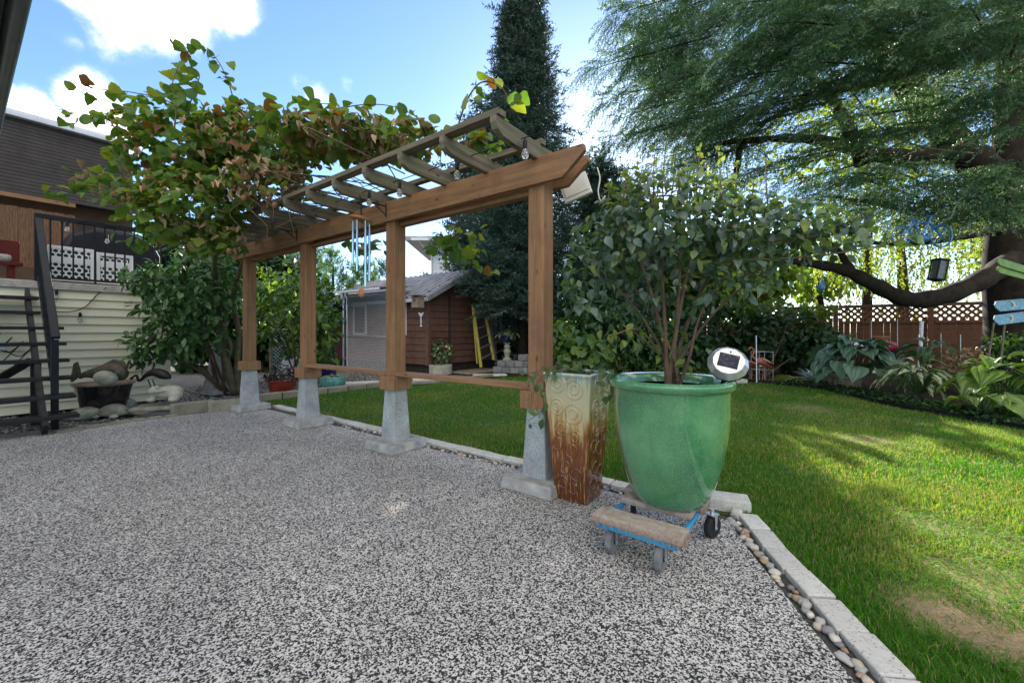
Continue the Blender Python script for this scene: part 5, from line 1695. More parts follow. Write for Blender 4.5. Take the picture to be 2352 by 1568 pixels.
for pth, r0, r1 in limbs:
    c = curve(pth, 6)
    MB().tube(c, [(r0 + (r1 - r0) * i / (len(c) - 1)) * (1 + .10 * math.sin(i * 1.7)) for i in range(len(c))], 10).build('limb', m_barkd, ced, smooth='all')
boughs = []
for (u, v, Y, w, n_) in ((1350, 165, 8.6, .5, 120), (1405, 40, 9.0, .8, 150), (1385, 235, 8.6, .5, 110), (1405, 325, 8.5, .5, 100), (1440, -70, 9.2, 1.0, 150), (1470, 285, 8.2, .6, 120), (1540, 390, 8.6, .5, 70), (1590, 320, 7.8, .6, 110), (1470, 110, 8.4, .8, 150), (1530, 190, 8.0, .8, 150), (1560, 20, 8.4, .9, 150), (1440, 420, 9.2, .5, 70),
                         (1620, 190, 6.6, .7, 130), (1700, 115, 6.1, .7, 140), (1650, 265, 6.6, .6, 110), (1780, 55, 5.6, .8, 150), (1850, 150, 5.5, .7, 130), (1950, 60, 5.1, .8, 140), (1750, 235, 6.1, .6, 110), (1900, 195, 6.0, .6, 100), (1690, 10, 6.4, .9, 140), (1850, -20, 5.6, .9, 140),
                         (2060, 130, 5.2, .7, 120), (2200, 95, 5.0, .7, 120), (2300, 190, 5.0, .6, 110), (2230, 20, 4.8, .8, 120), (2345, 290, 5.2, .5, 90), (2080, 20, 5.0, .8, 120), (2160, 200, 6.2, .5, 70), (2345, 60, 4.8, .8, 100),
                         (1840, 470, 7.0, .5, 110), (1900, 425, 6.6, .5, 110), (1990, 400, 6.2, .6, 130), (2070, 440, 6.2, .6, 120), (2150, 470, 6.2, .5, 110), (2240, 415, 5.8, .6, 120), (2315, 465, 5.7, .5, 100), (2350, 375, 5.4, .5, 90), (2000, 475, 7.2, .5, 90), (2100, 510, 7.4, .4, 70), (2230, 500, 6.8, .5, 80), (1780, 430, 7.8, .5, 70),
                         (1720, 370, 10.8, .7, 60), (1880, 300, 11.5, .9, 60), (1990, 430, 11.5, .9, 70), (1850, 430, 11.0, .8, 70), (2120, 390, 11.5, .9, 70), (2200, 450, 11.5, .8, 60), (1950, 330, 11.0, .7, 50), (1640, 430, 10.5, .6, 50)):
    tip = P(u, v, Y)
    boughs.append((tip, w, n_))
    if Y < 10 and v < 340:
        boughs.append((tip + Vector((rng.uniform(.2, .9), rng.uniform(.3, .9), rng.uniform(.45, .75) * rng.choice((-1, 1)))), w * 1.1, int(n_ * .55)))
CP, CD = [], []
bt_ = []
for tip, w, n_ in boughs:
    back = Vector((TX - .2, TY + .1, 0))
    hd = Vector((tip.x - back.x, tip.y - back.y, 0))
    L_ = min(hd.length, 4.2)
    hd.normalize()
    lat = Vector((-hd.y, hd.x, 0))
    low = tip.z < 3.6
    s0 = tip - hd * L_ * .62 + UP * (.12 if low else .45 + .08 * L_)
    c = curve([s0, tip - hd * L_ * .33 + UP * (.20 if low else .42), tip - hd * L_ * .12 + UP * .18, tip + UP * .0], 6)
    bt_.append(c)
    m_ = len(c)
    n_ = int(n_ * .50)
    for k in range(n_):                                                    # feathered side branches, alternating along the bough
        t = (k + .5 + rng.uniform(-.3, .3)) / n_
        i = min(int(t * (m_ - 1)), m_ - 2)
        p = c[i].lerp(c[i + 1], t * (m_ - 1) - i)
        sd = 1 if k % 2 else -1
        ww = w * (1.15 - t) ** .7
        for j in range(2 if ww > .35 else 1):                              # an inner and an outer feather
            ox = rng.uniform(.02, .10) + j * ww * .62
            ang = rng.uniform(.65, 1.1)
            dd = hd * math.cos(ang) + lat * (sd * math.sin(ang))
            CP.append(p + dd * ox + UP * (-.16 * ox + rng.normal(0, .03)))
            CD.append(dd + UP * rng.uniform(-.30, .18) + Vector(rng.normal(size=3)) * .10)
    for k in range(3):
        CP.append(c[-1] + Vector(rng.normal(size=3)) * .03 - hd * .1 * k)
        CD.append(hd + lat * rng.uniform(-.5, .5) - UP * .3)
CP, CD = np.array(CP), np.array(CD)
n0 = len(CP)
ip, iN = blob_pts([(1560, 130, 10.0, 150, 190, .9, 420), (1640, 300, 9.6, 110, 80, .7, 160), (1850, 30, 9.6, 200, 150, .9, 420), (2180, 60, 9.2, 180, 130, .9, 320), (2000, -150, 9.5, 450, 130, 1.2, 300)], .0)
CP, CD = np.concatenate([CP, ip]), np.concatenate([CD, rng.normal(size=ip.shape) + np.array([-.3, -.3, -.5])])
n = len(CP)
csz = np.concatenate([rng.uniform(.60, 1.25, n0), rng.uniform(1.3, 2.0, n - n0)])
V, T, Mi, Rn = stamp(S_cedar, rng.integers(0, 4, n), frames(CD, np.tile((0., 0., 1.), (n, 1)) + rng.normal(size=(n, 3)) * .2), CP, csz)
tag(link('crown', tri_mesh('crown', V, T, [m_cedar], Mi, Rn), ced), kind='stuff')
q = MB()
for c in bt_: q.tube(c, [.022 - .018 * i / (len(c) - 1) for i in range(len(c))], 5, cap=False)
tag(q.build('boughs', m_barkd, ced, smooth='all'), kind='stuff')
q = MB()
for k in range(150):                                                       # bare dead twigs under the canopy
    p = P(random.uniform(1640, 2250), random.uniform(250, 520), random.uniform(7.6, 9.6))
    dd = Vector((random.uniform(-1, 1), random.uniform(-.5, .5), random.uniform(-.7, .3)))
    q.tube([p, p + dd * .35 + UP * .05, p + dd * .8 - UP * .1], [.010, .006, .002], 4, cap=False)
tag(q.build('dead_twigs', m_barkd, ced), kind='stuff')
MB().tube(curve([P(1960, 215, 6.6), P(2020, 290, 6.6), P(2110, 335, 6.6), P(2235, 352, 6.6)], 8), .012, 6).build('hanging_hose', mat('pale_hose', (0.36, 0.34, 0.26), (0.26, 0.24, 0.18), rough=.6), None, smooth='all')
tag(bpy.data.objects['hanging_hose'], 'pale hose hanging in a loop between the cedar limbs', 'hose')

# trees beyond the fence
m_willow = leafmat('willow_leaf', [(0.10, 0.15, 0.03), (0.14, 0.19, 0.04), (0.18, 0.22, 0.06), (0.08, 0.12, 0.03)], trans=.45, tcol=(1.7, 1.7, .5), rough=.5)
wl_ = thing('weeping_tree', 'pale green weeping tree hanging behind the lattice fence', 'tree', P(2090, 790, 17))
wx = P(2090, 0, 17).x
MB().tube([(wx, 17.4, -.1), (wx + .1, 17.4, 3), (wx, 17.5, 6)], [.25, .2, .1], 9).build('trunk', m_barkd, wl_, smooth='all')
pos, d = [], []
for k in range(330):
    u, v0 = random.uniform(1870, 2290), random.uniform(440, 610)
    top = P(u, v0, random.uniform(15.5, 18.5))
    ln = random.uniform(1.0, 2.6)
    for j in range(int(ln / .075)):
        pos.append(top + Vector((rng.normal(0, .03), rng.normal(0, .03), -j * .075)))
        d.append((rng.normal(0, .5), rng.normal(0, .5), -1))
pos, d = np.array(pos), np.array(d)
V, T, Mi, Rn = stamp(T_small, rng.integers(0, 2, len(pos)), frames(d, rng.normal(size=d.shape)), pos, rng.uniform(.09, .16, len(pos)))
tag(link('crown', tri_mesh('crown', V, T, [m_willow], Mi, Rn), wl_), kind='stuff')
for (u, v, Y, ru, rv, n_, lab) in ((1990, 330, 22, 260, 130, 1500, 'broad tree beyond the fence seen through the cedar'), (1560, 640, 15.5, 125, 95, 2200, 'low tree beyond the fence behind the potted shrub'), (1725, 625, 16, 110, 85, 1500, 'low tree beyond the fence above the sunlit ivy'), (1880, 640, 20, 80, 55, 500, 'low pale tree beyond the fence next to the weeping one'), (2300, 520, 20, 110, 120, 500, 'tree beyond the fence behind the cedar trunk'), (560, 600, 20, 130, 60, 700, 'tree rising behind the dark hedge')):
    t = thing('background_tree', lab, 'tree', P(u, 790, Y))
    pos, N = blob_pts([(u, v, Y, ru, rv, 1.6, n_)], .2)
    d, up = leaf_dirs(N, .4, .9)
    V, T, Mi, Rn = stamp(T_small, rng.integers(0, 2, len(pos)), frames(d, up), pos, rng.uniform(.28, .50, len(pos)))
    tag(link('crown', tri_mesh('crown', V, T, [m_willow if u > 1900 else m_bushy], Mi, Rn), t), kind='stuff')
    c = P(u, v, Y)
    MB().tube([(c.x, Y, -.1), (c.x + .1, Y, c.z * .6), (c.x, Y, c.z)], [.25, .18, .08], 8).build('trunk', m_barkd, t, smooth='all')

# ------------------------------------------------------------------ statues and pots by the deck
def ell(mb, c, r, M=None, n=14):
    prof = [(math.sin(t), -math.cos(t)) for t in np.linspace(0, math.pi, 9)]
    prof[0], prof[-1] = (0, -1), (0, 1)
    S = Matrix.Diagonal((r[0], r[1], r[2]))
    Mx = (M.to_3x3() @ S) if M is not None else S
    return mb.lathe(prof, c, n, M=Mx)


def melt(mb, name, m, parent=None, voxel=.012, smooth=4):
    o = mb.build(name, m, parent)
    r = o.modifiers.new('skin', 'REMESH')
    r.mode, r.voxel_size, r.use_smooth_shade = 'VOXEL', voxel, True
    if smooth:
        s = o.modifiers.new('soft', 'SMOOTH')
        s.factor, s.iterations = .5, smooth
    return o


RT = Vector((1, 0, 0))
m_tub = mat('black_glazed_tub', (0.016, 0.014, 0.014), (0.008, 0.007, 0.007), rough=.12, scale=6, coat=.6)
TB = Vector((-5.90, 5.93, 0.0))
tub = thing('black_tub', 'wide black glazed tub planter holding the fish statue beside the stair', 'planter', TB)
MB().lathe([(0, .0), (.215, .0), (.23, .03), (.29, .34), (.312, .43)], TB, 40).build('body', m_tub, tub, smooth=True)
MB().lathe([(.312, .43), (.332, .44), (.337, .455), (.328, .468), (.312, .465), (.295, .44)], TB, 40).build('rim', mat('worn_rim', (0.30, 0.22, 0.17), (0.14, 0.10, 0.08), rough=.4, scale=14), tub, smooth=True)
MB().lathe([(0, .41), (.30, .41)], TB, 30).build('soil', m_soil, tub)
m_bronze = mat('mossy_bronze', (0.085, 0.070, 0.045), (0.035, 0.028, 0.020), rough=.6, scale=14, bump=.8, bscale=60, metal=.2, dirt=((0.12, 0.13, 0.06), 8, .6))
fy = 5.85
def fp(u, v, Y=fy): return P(u, v, Y)
fish = thing('fish_statue', 'dark mossy fish statue with a raised tail fin lying in the black tub', 'statue', fp(235, 875))
q = MB()
cpath = curve([fp(183, 868), fp(190, 862), fp(205, 858), fp(225, 856), fp(245, 850), fp(262, 846), fp(278, 850), fp(286, 858)], 4)
q.tube(cpath, [.028, .026, .028, .034, .038, .042, .048, .055, .060, .068, .074, .080, .085, .090, .092, .093, .092, .090, .090, .090, .088, .085, .082, .078, .074, .066, .058, .05, .035][:len(cpath)], 12)
ell(q, fp(279, 858), (.075, .09, .10))
melt(q, 'body', m_bronze, fish, .012)
q = MB()
for k in range(5):
    t0, t1 = k / 5, (k + 1) / 5
    a0 = fp(174 + 4 * t0, 878 - 46 * t0)
    b0_ = fp(190 + 6 * t0, 868 - 22 * t0)
q.prism([(0, 0), (-.13, -.10), (-.15, -.05), (-.12, .05), (-.10, .17), (-.05, .20), (-.02, .10)], rot_cols(RT, (0, 1, 0), UP, fp(186, 862)), .035)
q.build('tail_fin', m_bronze, fish, bevel=.012)
q = MB().prism([(0, 0), (.10, .10), (.24, .17), (.38, .15), (.44, .06), (.30, .02)], rot_cols(RT, (0, 1, 0), UP, fp(222, 852)), .03)
q.build('dorsal_fin', m_bronze, fish, bevel=.01)
q = MB()
ell(q, fp(243, 868, 5.62), (.155, .10, .10), Matrix.Rotation(.2, 3, 'Y'))
tag(melt(q, 'stone', m_stone, None, .02, 2), 'squarish mossy stone leaning on the fish statue in the tub', 'stone')

# heron
hn = thing('heron_statue', 'dark metal heron bending down with thin legs beside the frog', 'statue', G(355, 912))
hy = 6.35
q = MB()
q.tube(curve([P(392, 868, hy), P(375, 860, hy), P(355, 855, hy), P(335, 862, hy), P(325, 871, hy)], 6), [.012, .03, .045, .055, .062, .068, .07, .072, .072, .07, .068, .064, .06, .055, .05, .045, .04, .036, .032, .028, .026, .024, .022, .02, .02][:25], 10)
q.build('body', m_iron, hn, smooth='all')
MB().tube(curve([P(327, 870, hy), P(318, 874, hy), P(314, 862, hy), P(306, 865, hy), P(300, 870, hy)], 5), [.02 - .0004 * i for i in range(21)], 8).build('neck', m_iron, hn, smooth='all')
MB().tube([P(303, 868, hy), P(290, 880, hy), P(284, 888, hy)], [.022, .010, .003], 6).build('beak', m_iron, hn, smooth='all')
for (u0, u1) in ((340, 352), (350, 364)):
    MB().tube([P(u0, 872, hy), P((u0 + u1) / 2 + 2, 892, hy), P(u1, 914, hy)], .008, 6).build('leg', m_iron, hn)
MB().tube(curve([P(326, 862, hy), P(326, 845, hy), P(322, 833, hy), P(315, 832, hy), P(300, 842, hy), P(288, 848, hy)], 5), .006, 5).build('curled_wire', m_iron, hn)

# frog on a stone slab
sl = MB().box(P(385, 930, 6.1) - UP * .02, (.78, .40, .06), rot_cols((0.93, .36, 0), (-.36, .93, 0), UP))
tag(sl.build('stone_slab', m_stone, bevel=.02), 'flat mossy stone slab under the frog statue', 'slab')
sl = MB().box(P(385, 941, 6.12) - UP * .06, (.62, .30, .14), rot_cols((0.93, .36, 0), (-.36, .93, 0), UP))
tag(sl.build('support_block', m_stone2, bevel=.02), 'dark block carrying the frog slab', 'block')
fr = thing('frog_statue', 'pale stone frog statue crouching on a mossy slab', 'statue', P(388, 922, 6.1))
fq = P(388, 905, 6.1)
q = MB()
ell(q, fq + Vector((.02, 0, .03)), (.19, .13, .10), Matrix.Rotation(-.15, 3, 'Y'))
ell(q, fq + Vector((-.13, -.05, .05)), (.11, .11, .075))
ell(q, fq + Vector((-.16, -.08, .11)), (.03, .03, .03)); ell(q, fq + Vector((-.08, -.11, .12)), (.03, .03, .03))
ell(q, fq + Vector((.15, -.06, .0)), (.10, .09, .085))
for dx_ in (-.16, .17):
    ell(q, fq + Vector((dx_, -.12, -.06)), (.07, .06, .04))
    ell(q, fq + Vector((dx_ * .9, -.10, -.01)), (.04, .045, .07))
m_frog = mat('pale_stone', (0.42, 0.41, 0.34), (0.26, 0.26, 0.21), rough=.95, scale=14, bump=.6, bscale=60, dirt=((0.17, 0.18, 0.10), 6, .6))
melt(q, 'body', m_frog, fr, .012, 3)
q = MB()
q.tube(curve([fq + Vector((-.24, -.115, .05)), fq + Vector((-.16, -.165, .045)), fq + Vector((-.04, -.15, .05)), fq + Vector((.05, -.12, .065))], 5), .010, 6)
q.build('mouth_line', m_stone, fr, smooth='all')

# turtle
tp = G(262, 956)
tu = thing('turtle_statue', 'stone turtle statue with a patterned shell at the patio edge', 'statue', tp)
q = MB().lathe([(.0, 0), (.19, .0), (.185, .04), (.16, .09), (.11, .125), (.05, .14), (0, .142)], tp + UP * .03, 20, sx=1, sy=.8)
sh = q.build('shell', m_stone, tu, smooth='all')
for k in range(13):
    if k == 0: th, rr_ = 0, 0
    elif k < 6: th, rr_ = k * 1.2566, .085
    else: th, rr_ = k * .8976, .150
    zz = .145 if rr_ == 0 else (.128 if rr_ < .1 else .088)
    pp = tp + Vector((math.cos(th) * rr_, math.sin(th) * rr_ * .8, .026 + zz))
    nn = Vector((math.cos(th) * rr_ * 5, math.sin(th) * rr_ * 5, 1)).normalized()
    x, y, z = frame_along(nn.cross(Vector((0.3, 1, 0))).normalized(), nn)
    MB().lathe([(0, -.01), (.042, -.01), (.036, .006), (0, .010)], pp, 6, M=rot_cols(x, y, nn)).build('scute', m_stone, sh)
q = MB()
ell(q, tp + Vector((-.22, -.05, .085)), (.055, .045, .042))
ell(q, tp + Vector((-.17, -.03, .06)), (.06, .035, .03))
for dx_, dy_ in ((-.13, -.13), (.12, -.13), (-.12, .12), (.13, .12)): ell(q, tp + Vector((dx_, dy_, .025)), (.06, .045, .03))
melt(q, 'limbs', m_frog, tu, .01, 2)


def rock(c, r, label, m, seed, name='stone', group=None):
    q = MB().lathe([(0, -1), (.5, -.87), (.87, -.5), (1, 0), (.87, .5), (.5, .87), (0, 1)], (0, 0, 0), 14)
    rr_ = random.Random(seed)
    ph = [rr_.uniform(0, 6) for _ in range(6)]
    v = []
    for p in q.v:
        k = 1 + .15 * math.sin(3 * p[0] + ph[0]) + .13 * math.sin(3.4 * p[1] + ph[1]) + .10 * math.sin(4 * p[2] + ph[2] + 2 * p[0])
        v.append((c[0] + p[0] * k * r[0], c[1] + p[1] * k * r[1], c[2] + p[2] * k * r[2]))
    q.v = v
    return tag(q.build(name, m, smooth='all'), label, 'stone', group)


rock(G(190, 962) + UP * .07, (.20, .11, .08), 'long pale green mossy stone at the patio edge left of the turtle', m_frog, 1)
rock(G(322, 950) + UP * .04, (.20, .13, .07), 'flat pinkish stone right of the turtle', mat('pink_stone', (0.45, 0.33, 0.26), (0.28, 0.19, 0.15), rough=.95, scale=10, bump=.7), 2)
rock(P(300, 931, 6.1), (.10, .08, .10), 'small round grey stone behind the pinkish one', m_stone2, 3)
for (u, v, lab) in ((62, 945, 'grey concrete brick under the stair, nearer the support post'), (110, 940, 'grey concrete brick under the stair beside the newel')):
    c = G(u, v)
    tag(MB().box(c + UP * .075, (.18, .10, .15), rot_cols(*frame_along((1, .3, 0)))).build('concrete_brick', m_stone2, bevel=.01), lab, 'brick')
pc_ = MB().tube([G(178, 938) + UP * .06, G(300, 930) + UP * .05], .022, 8)
tag(pc_.build('white_pipe', m_white, smooth=True), 'white plastic pipe lying behind the black tub', 'pipe')
q = MB()
for k in range(7):
    c0_ = YF(7.30, -2.3 - .1 * k, .95 + .06 * k)
    q.tube(curve([c0_, c0_ + E2 * .15 - UP * .1, c0_ + E2 * .28 + UP * .05, c0_ + E2 * .1 - UP * .22], 5), .007, 5)
tag(q.build('cable_tangle', m_black), 'tangle of black cables under the stair', 'cable')
q = MB().box(YF(7.30, -2.35, 1.00), (.06, .14, .12), YARD)
tag(q.build('junction_box', m_galv, bevel=.006), 'grey junction box on the siding under the stair', 'box')

# stone blocks edging the gravel
m_edge = mat('mossy_edge_block', (0.30, 0.28, 0.22), (0.14, 0.13, 0.10), rough=.95, scale=7, bump=.9, bscale=26, objrand=.12, dirt=((0.16, 0.16, 0.07), 6, .55))
edging = tag(sheet('gravel_edging', [YF(5.80, -.8), YF(5.98, -.8), YF(6.10, .9), YF(5.95, 2.7), YF(5.80, 2.7), YF(5.95, .9)], -0.018, m_strip), kind='structure')


def eblock(c, d, L_, h, w=.15):
    x, y, z = frame_along(d)
    o = MB().box((0, 0, 0), (L_, w, h), None).mesh('edge_block', m_edge)
    ob = link('edge_block', o, edging, rot_cols(x, y, z, c + UP * (h / 2 - .01)))
    b_ = ob.modifiers.new('edge', 'BEVEL')
    b_.width, b_.segments = .012, 2


eb = [(G(445, 947), G(490, 940) - G(410, 950), .52, .17), (G(527, 941), G(560, 937) - G(492, 944), .52, .17)]
for c, d_, L_, h_ in eb: eblock(c + d_.normalized() * 0, d_, L_, h_)
for k in range(6):
    c = YF(5.98 - .01 * k, .55 + k * .42)
    eblock(c, E2, .40, .13 - .006 * k)
p_ = [G(880, 889), G(940, 883), G(1010, 878), G(1075, 870), G(1130, 864)]
for i in range(4):
    d_ = p_[i + 1] - p_[i]
    n_ = max(1, int(d_.length / .55))
    for k in range(n_): eblock(p_[i] + d_ * ((k + .5) / n_), d_, d_.length / n_ - .015, .07, .12)
mud = [G(130, 995), G(300, 968), G(410, 955)]
for i in range(2):
    d_ = mud[i + 1] - mud[i]
    for k in range(3): eblock(mud[i] + d_ * ((k + .5) / 3), d_, d_.length / 3 - .02, .045, .05)

# pedestal, pots on the gravel
ped = thing('stone_pedestal', 'flared dark stone pedestal standing among the vine stems', 'pedestal', G(497, 905))
pe = G(497, 905)
MB().lathe([(0, 0), (.27, 0), (.26, .05), (.19, .30), (.13, .60), (.12, .78), (.16, .86), (.17, .90), (0, .90)], pe, 4, M=Matrix.Rotation(R(20), 3, 'Z')).build('column', m_stone2, ped, bevel=.02)
m_redpot = mat('red_glazed_pot', (0.24, 0.035, 0.015), (0.13, 0.018, 0.010), rough=.2, scale=6, coat=.5)
m_teal = mat('teal_glaze', (0.14, 0.36, 0.33), (0.07, 0.22, 0.20), rough=.18, scale=1, stretch=(.06, .06, .5), coat=.7)
m_bluep = mat('cobalt_glaze', (0.010, 0.018, 0.11), (0.006, 0.010, 0.06), rough=.15, scale=6, coat=.7)
m_dplant = leafmat('purple_leaf', [(0.035, 0.022, 0.03), (0.05, 0.03, 0.04), (0.03, 0.045, 0.025)], trans=.15, rough=.5)
m_varieg = leafmat('variegated_leaf', [(0.10, 0.18, 0.06), (0.35, 0.40, 0.22), (0.07, 0.13, 0.04), (0.45, 0.48, 0.32)], trans=.25, rough=.4)
def pot(name, label, c, prof, m, group=None):
    t = thing(name, label, 'pot', c, group)
    MB().lathe(prof, c, 32).build('body', m, t, smooth=True)
    r_, z_ = prof[-1]
    MB().lathe([(r_ - .012, z_ - .03), (r_ + .012, z_ - .02), (r_ + .016, z_), (r_, z_ + .012), (r_ - .02, z_ + .004), (r_ - .022, z_ - .03)], c, 32).build('rim', m, t, smooth=True)
    MB().lathe([(0, z_ - .035), (r_ - .016, z_ - .035)], c, 24).build('soil', m_soil, t)
    return t


rp = G(648, 905)
pot('red_pot', 'dark red glazed pot standing behind the gravel edging', rp, [(0, 0), (.17, 0), (.20, .02), (.235, .16), (.24, .27)], m_redpot)
def tuft(name, label, c, r, h, n, tpls, mats_, leaf, cat='plant', singles=60, droop=.2):
    t = thing(name, label, cat, c)
    th = rng.uniform(0, 6.283, n)
    rr_ = r * np.sqrt(rng.random(n))
    pos = np.stack([c[0] + rr_ * np.cos(th), c[1] + rr_ * np.sin(th), c[2] + h * (.25 + .75 * rng.random(n)) * (1 - .5 * (rr_ / r) ** 2)], 1)
    d = np.stack([np.cos(th) * .8, np.sin(th) * .8, rng.uniform(-.3, .6, n) - droop], 1) + rng.normal(size=(n, 3)) * .4
    up = np.tile((0., 0., 1.), (n, 1)) + rng.normal(size=(n, 3)) * .3
    foliage(t, tpls, mats_, pos, d, up, rng.uniform(leaf * .7, leaf * 1.2, n), None, rng.integers(0, len(mats_), n), singles=singles)
    stems(t, 'stem', [[Vector(c), Vector(c).lerp(Vector(pos[k]), .6) + UP * .03, Vector(pos[k])] for k in range(min(6, n))], .006, .003, m_twig, n=5)
    return t


tuft('purple_plant', 'dark purple leafy plant growing in the red pot', rp + UP * .25, .27, .32, 170, T_small, [m_dplant], .09)
tp_ = G(765, 893)
pot('teal_bowl_pot', 'glossy teal bowl-shaped pot on the gravel under the shelf board', tp_, [(0, 0), (.15, 0), (.19, .015), (.245, .11), (.262, .19), (.25, .245)], m_teal)
tuft('bowl_plant', 'low pale plant growing in the teal bowl pot', tp_ + UP * .23, .18, .07, 40, T_small, [m_varieg], .07)
bp2 = G(752, 878)
pot('blue_pot', 'cobalt blue pot with broad leaves behind the second post', bp2, [(0, 0), (.13, 0), (.17, .02), (.20, .20), (.20, .36)], m_bluep)

# --- hosta builder
def hosta(name, label, c, r, h, n, tpls, mats_, leaf, singles=120, flat=.35, petiole=True, mi=None):
    t = thing(name, label, 'plant', c)
    th = rng.uniform(0, 6.283, n)
    k = np.linspace(0, 1, n) ** .7
    rr_ = r * (.10 + .62 * k) * rng.uniform(.8, 1.1, n)
    z = h * (1.0 - .75 * k ** 1.6) * rng.uniform(.75, 1.1, n) + .03
    pos = np.stack([c[0] + rr_ * np.cos(th), c[1] + rr_ * np.sin(th), c[2] + z], 1)
    d = np.stack([np.cos(th), np.sin(th), .55 - 1.0 * k + rng.normal(0, .12, n)], 1)
    up = np.tile((0., 0., 1.), (n, 1)) + rng.normal(size=(n, 3)) * .18
    foliage(t, tpls, mats_, pos, d, up, rng.uniform(leaf * .75, leaf * 1.15, n), None, rng.integers(0, len(mats_), n) if mi is None else mi, singles=singles)
    if petiole:
        q = MB()
        for i in range(n):
            b_ = Vector(c) + Vector((rng.normal(0, .02), rng.normal(0, .02), 0))
            e_ = Vector(pos[i])
            q.tube([b_, b_.lerp(e_, .55) + UP * (.10 * h), e_], [.006, .005, .004], 4, cap=False)
        tag(q.build('stalks', m_laurel, t), kind='stuff')
    return t


def ribmat(name, c_mid, c_edge, freq=26.0, trans=.25, edge=None):
    """leaf colour by place across the leaf (its own generated coordinates): ribs, and a pale or dark margin"""
    m, nt, b, out = nodes_of(name)
    co = nd(nt, 'TexCoord')
    sp_ = nd(nt, 'SeparateXYZ', {0: co.outputs['Generated']})
    a = nd(nt, 'Math', {0: sp_.outputs['Y'], 1: -.5}, operation='ADD')
    ab_ = nd(nt, 'Math', {0: a.outputs[0]}, operation='ABSOLUTE')
    xm = nd(nt, 'Math', {0: sp_.outputs['X'], 1: 1.0}, operation='MULTIPLY')
    w = nd(nt, 'Math', {0: xm.outputs[0], 1: math.pi}, operation='MULTIPLY')
    sn = nd(nt, 'Math', {0: w.outputs[0]}, operation='SINE')
    sn2 = nd(nt, 'Math', {0: sn.outputs[0], 1: .12}, operation='ADD')
    rel = nd(nt, 'Math', {0: ab_.outputs[0], 1: sn2.outputs[0]}, operation='DIVIDE')
    no = nd(nt, 'TexNoise', {'Vector': co.outputs['Generated'], 'Scale': 5.0, 'Detail': 3})
    r2 = nd(nt, 'Math', {0: rel.outputs[0], 1: no.outputs['Fac']}, operation='ADD')
    c = ramp(nt, r2.outputs[0], [(edge[0], c_mid), (edge[1], c_edge)] if edge else [(.5, c_mid), (1.0, c_edge)])
    oi = nd(nt, 'ObjectInfo')
    k = nd(nt, 'MapRange', {'Value': oi.outputs['Random'], 'To Min': .75, 'To Max': 1.25})
    c = nd(nt, 'HueSaturation', {'Color': c, 'Value': k.outputs[0]}).outputs[0]
    nt.links.new(c, b.inputs['Base Color'])
    b.inputs['Roughness'].default_value = .42
    wv = nd(nt, 'Math', {0: rel.outputs[0], 1: freq}, operation='MULTIPLY')
    ws = nd(nt, 'Math', {0: wv.outputs[0]}, operation='SINE')
    bp_n = nd(nt, 'Bump', {'Height': ws.outputs[0], 'Strength': .5, 'Distance': .02})
    nt.links.new(bp_n.outputs[0], b.inputs['Normal'])
    t = nd(nt, 'BsdfTranslucent', {'Color': mixc(nt, 1.0, c, (1.5, 1.6, .6), 'MULTIPLY')})
    mx = nd(nt, 'MixShader', {0: trans, 1: b.outputs[0], 2: t.outputs[0]})
    nt.links.new(mx.outputs[0], out.inputs[0])
    return m


m_hblue = ribmat('blue_hosta', (0.075, 0.15, 0.10), (0.095, 0.175, 0.115))
m_hvar = ribmat('cream_hosta', (0.52, 0.52, 0.34), (0.055, 0.13, 0.035), edge=(.62, .74))
m_hgold = ribmat('gold_hosta', (0.13, 0.22, 0.045), (0.19, 0.29, 0.06), trans=.35)
m_hdark = ribmat('dark_hosta', (0.045, 0.10, 0.03), (0.22, 0.24, 0.12), edge=(.80, .95))

hosta('pot_hosta', 'white-edged hosta growing in the cobalt blue pot', bp2 + UP * .34, .32, .28, 16, T_hosta, [m_hdark], .26, 40)

# white cloche, partly behind the second post
cl = G(672, 868)
clo = thing('white_cloche', 'white domed mesh plant cover behind the second pergola post', 'cloche', cl)
q = MB()
for k in range(14):
    t0 = k * math.pi / 14
    q.tube([cl + Vector((math.cos(t0) * .34 * math.cos(s_), math.sin(t0) * .34 * math.cos(s_), .58 * math.sin(s_))) for s_ in np.linspace(0, math.pi, 18)], .012, 5, cap=False)
for k in range(1, 9):
    s_ = k * math.pi / 18
    q.tube([cl + Vector((math.cos(t0) * .34 * math.cos(s_), math.sin(t0) * .34 * math.cos(s_), .58 * math.sin(s_))) for t0 in np.linspace(0, 2 * math.pi, 25)], .010, 5, cap=False)
q.build('cage', m_white, clo)

# ------------------------------------------------------------------ by the shed
bq_ = G(1012, 859)
bar_ = thing('barrel_planter', 'round pale concrete planter with a bushy plant at the shed corner', 'planter', bq_)
MB().lathe([(0, 0), (.30, 0), (.32, .02), (.325, .26), (.31, .275), (.28, .27), (.28, .22), (0, .22)], bq_, 28).build('body', m_frog, bar_, smooth=True)
bush('planter_bush', 'bushy green plant growing in the round concrete planter', 'plant', [(1012, 806, 11.6, 26, 26, .26, 230)], T_small, [m_laurel, m_varieg], .11, bq_ + UP * .22, 4, 60)
q = MB()
for k in range(7):
    q.bar(YF(6.35 - .0 * k, 5.9 + k * .22, .03), YF(5.75, 5.9 + k * .22, .03), .19, .03)
pal = thing('boardwalk', 'dark weathered boards laid on the ground before the shed', 'boards', YF(6.3, 6.5))
for k in range(8):
    MB().bar(YF(6.75, 5.75 + k * .2, .03), YF(5.85, 5.75 + k * .2, .03), .18, .03).build('board', m_oldw, pal, bevel=.004)
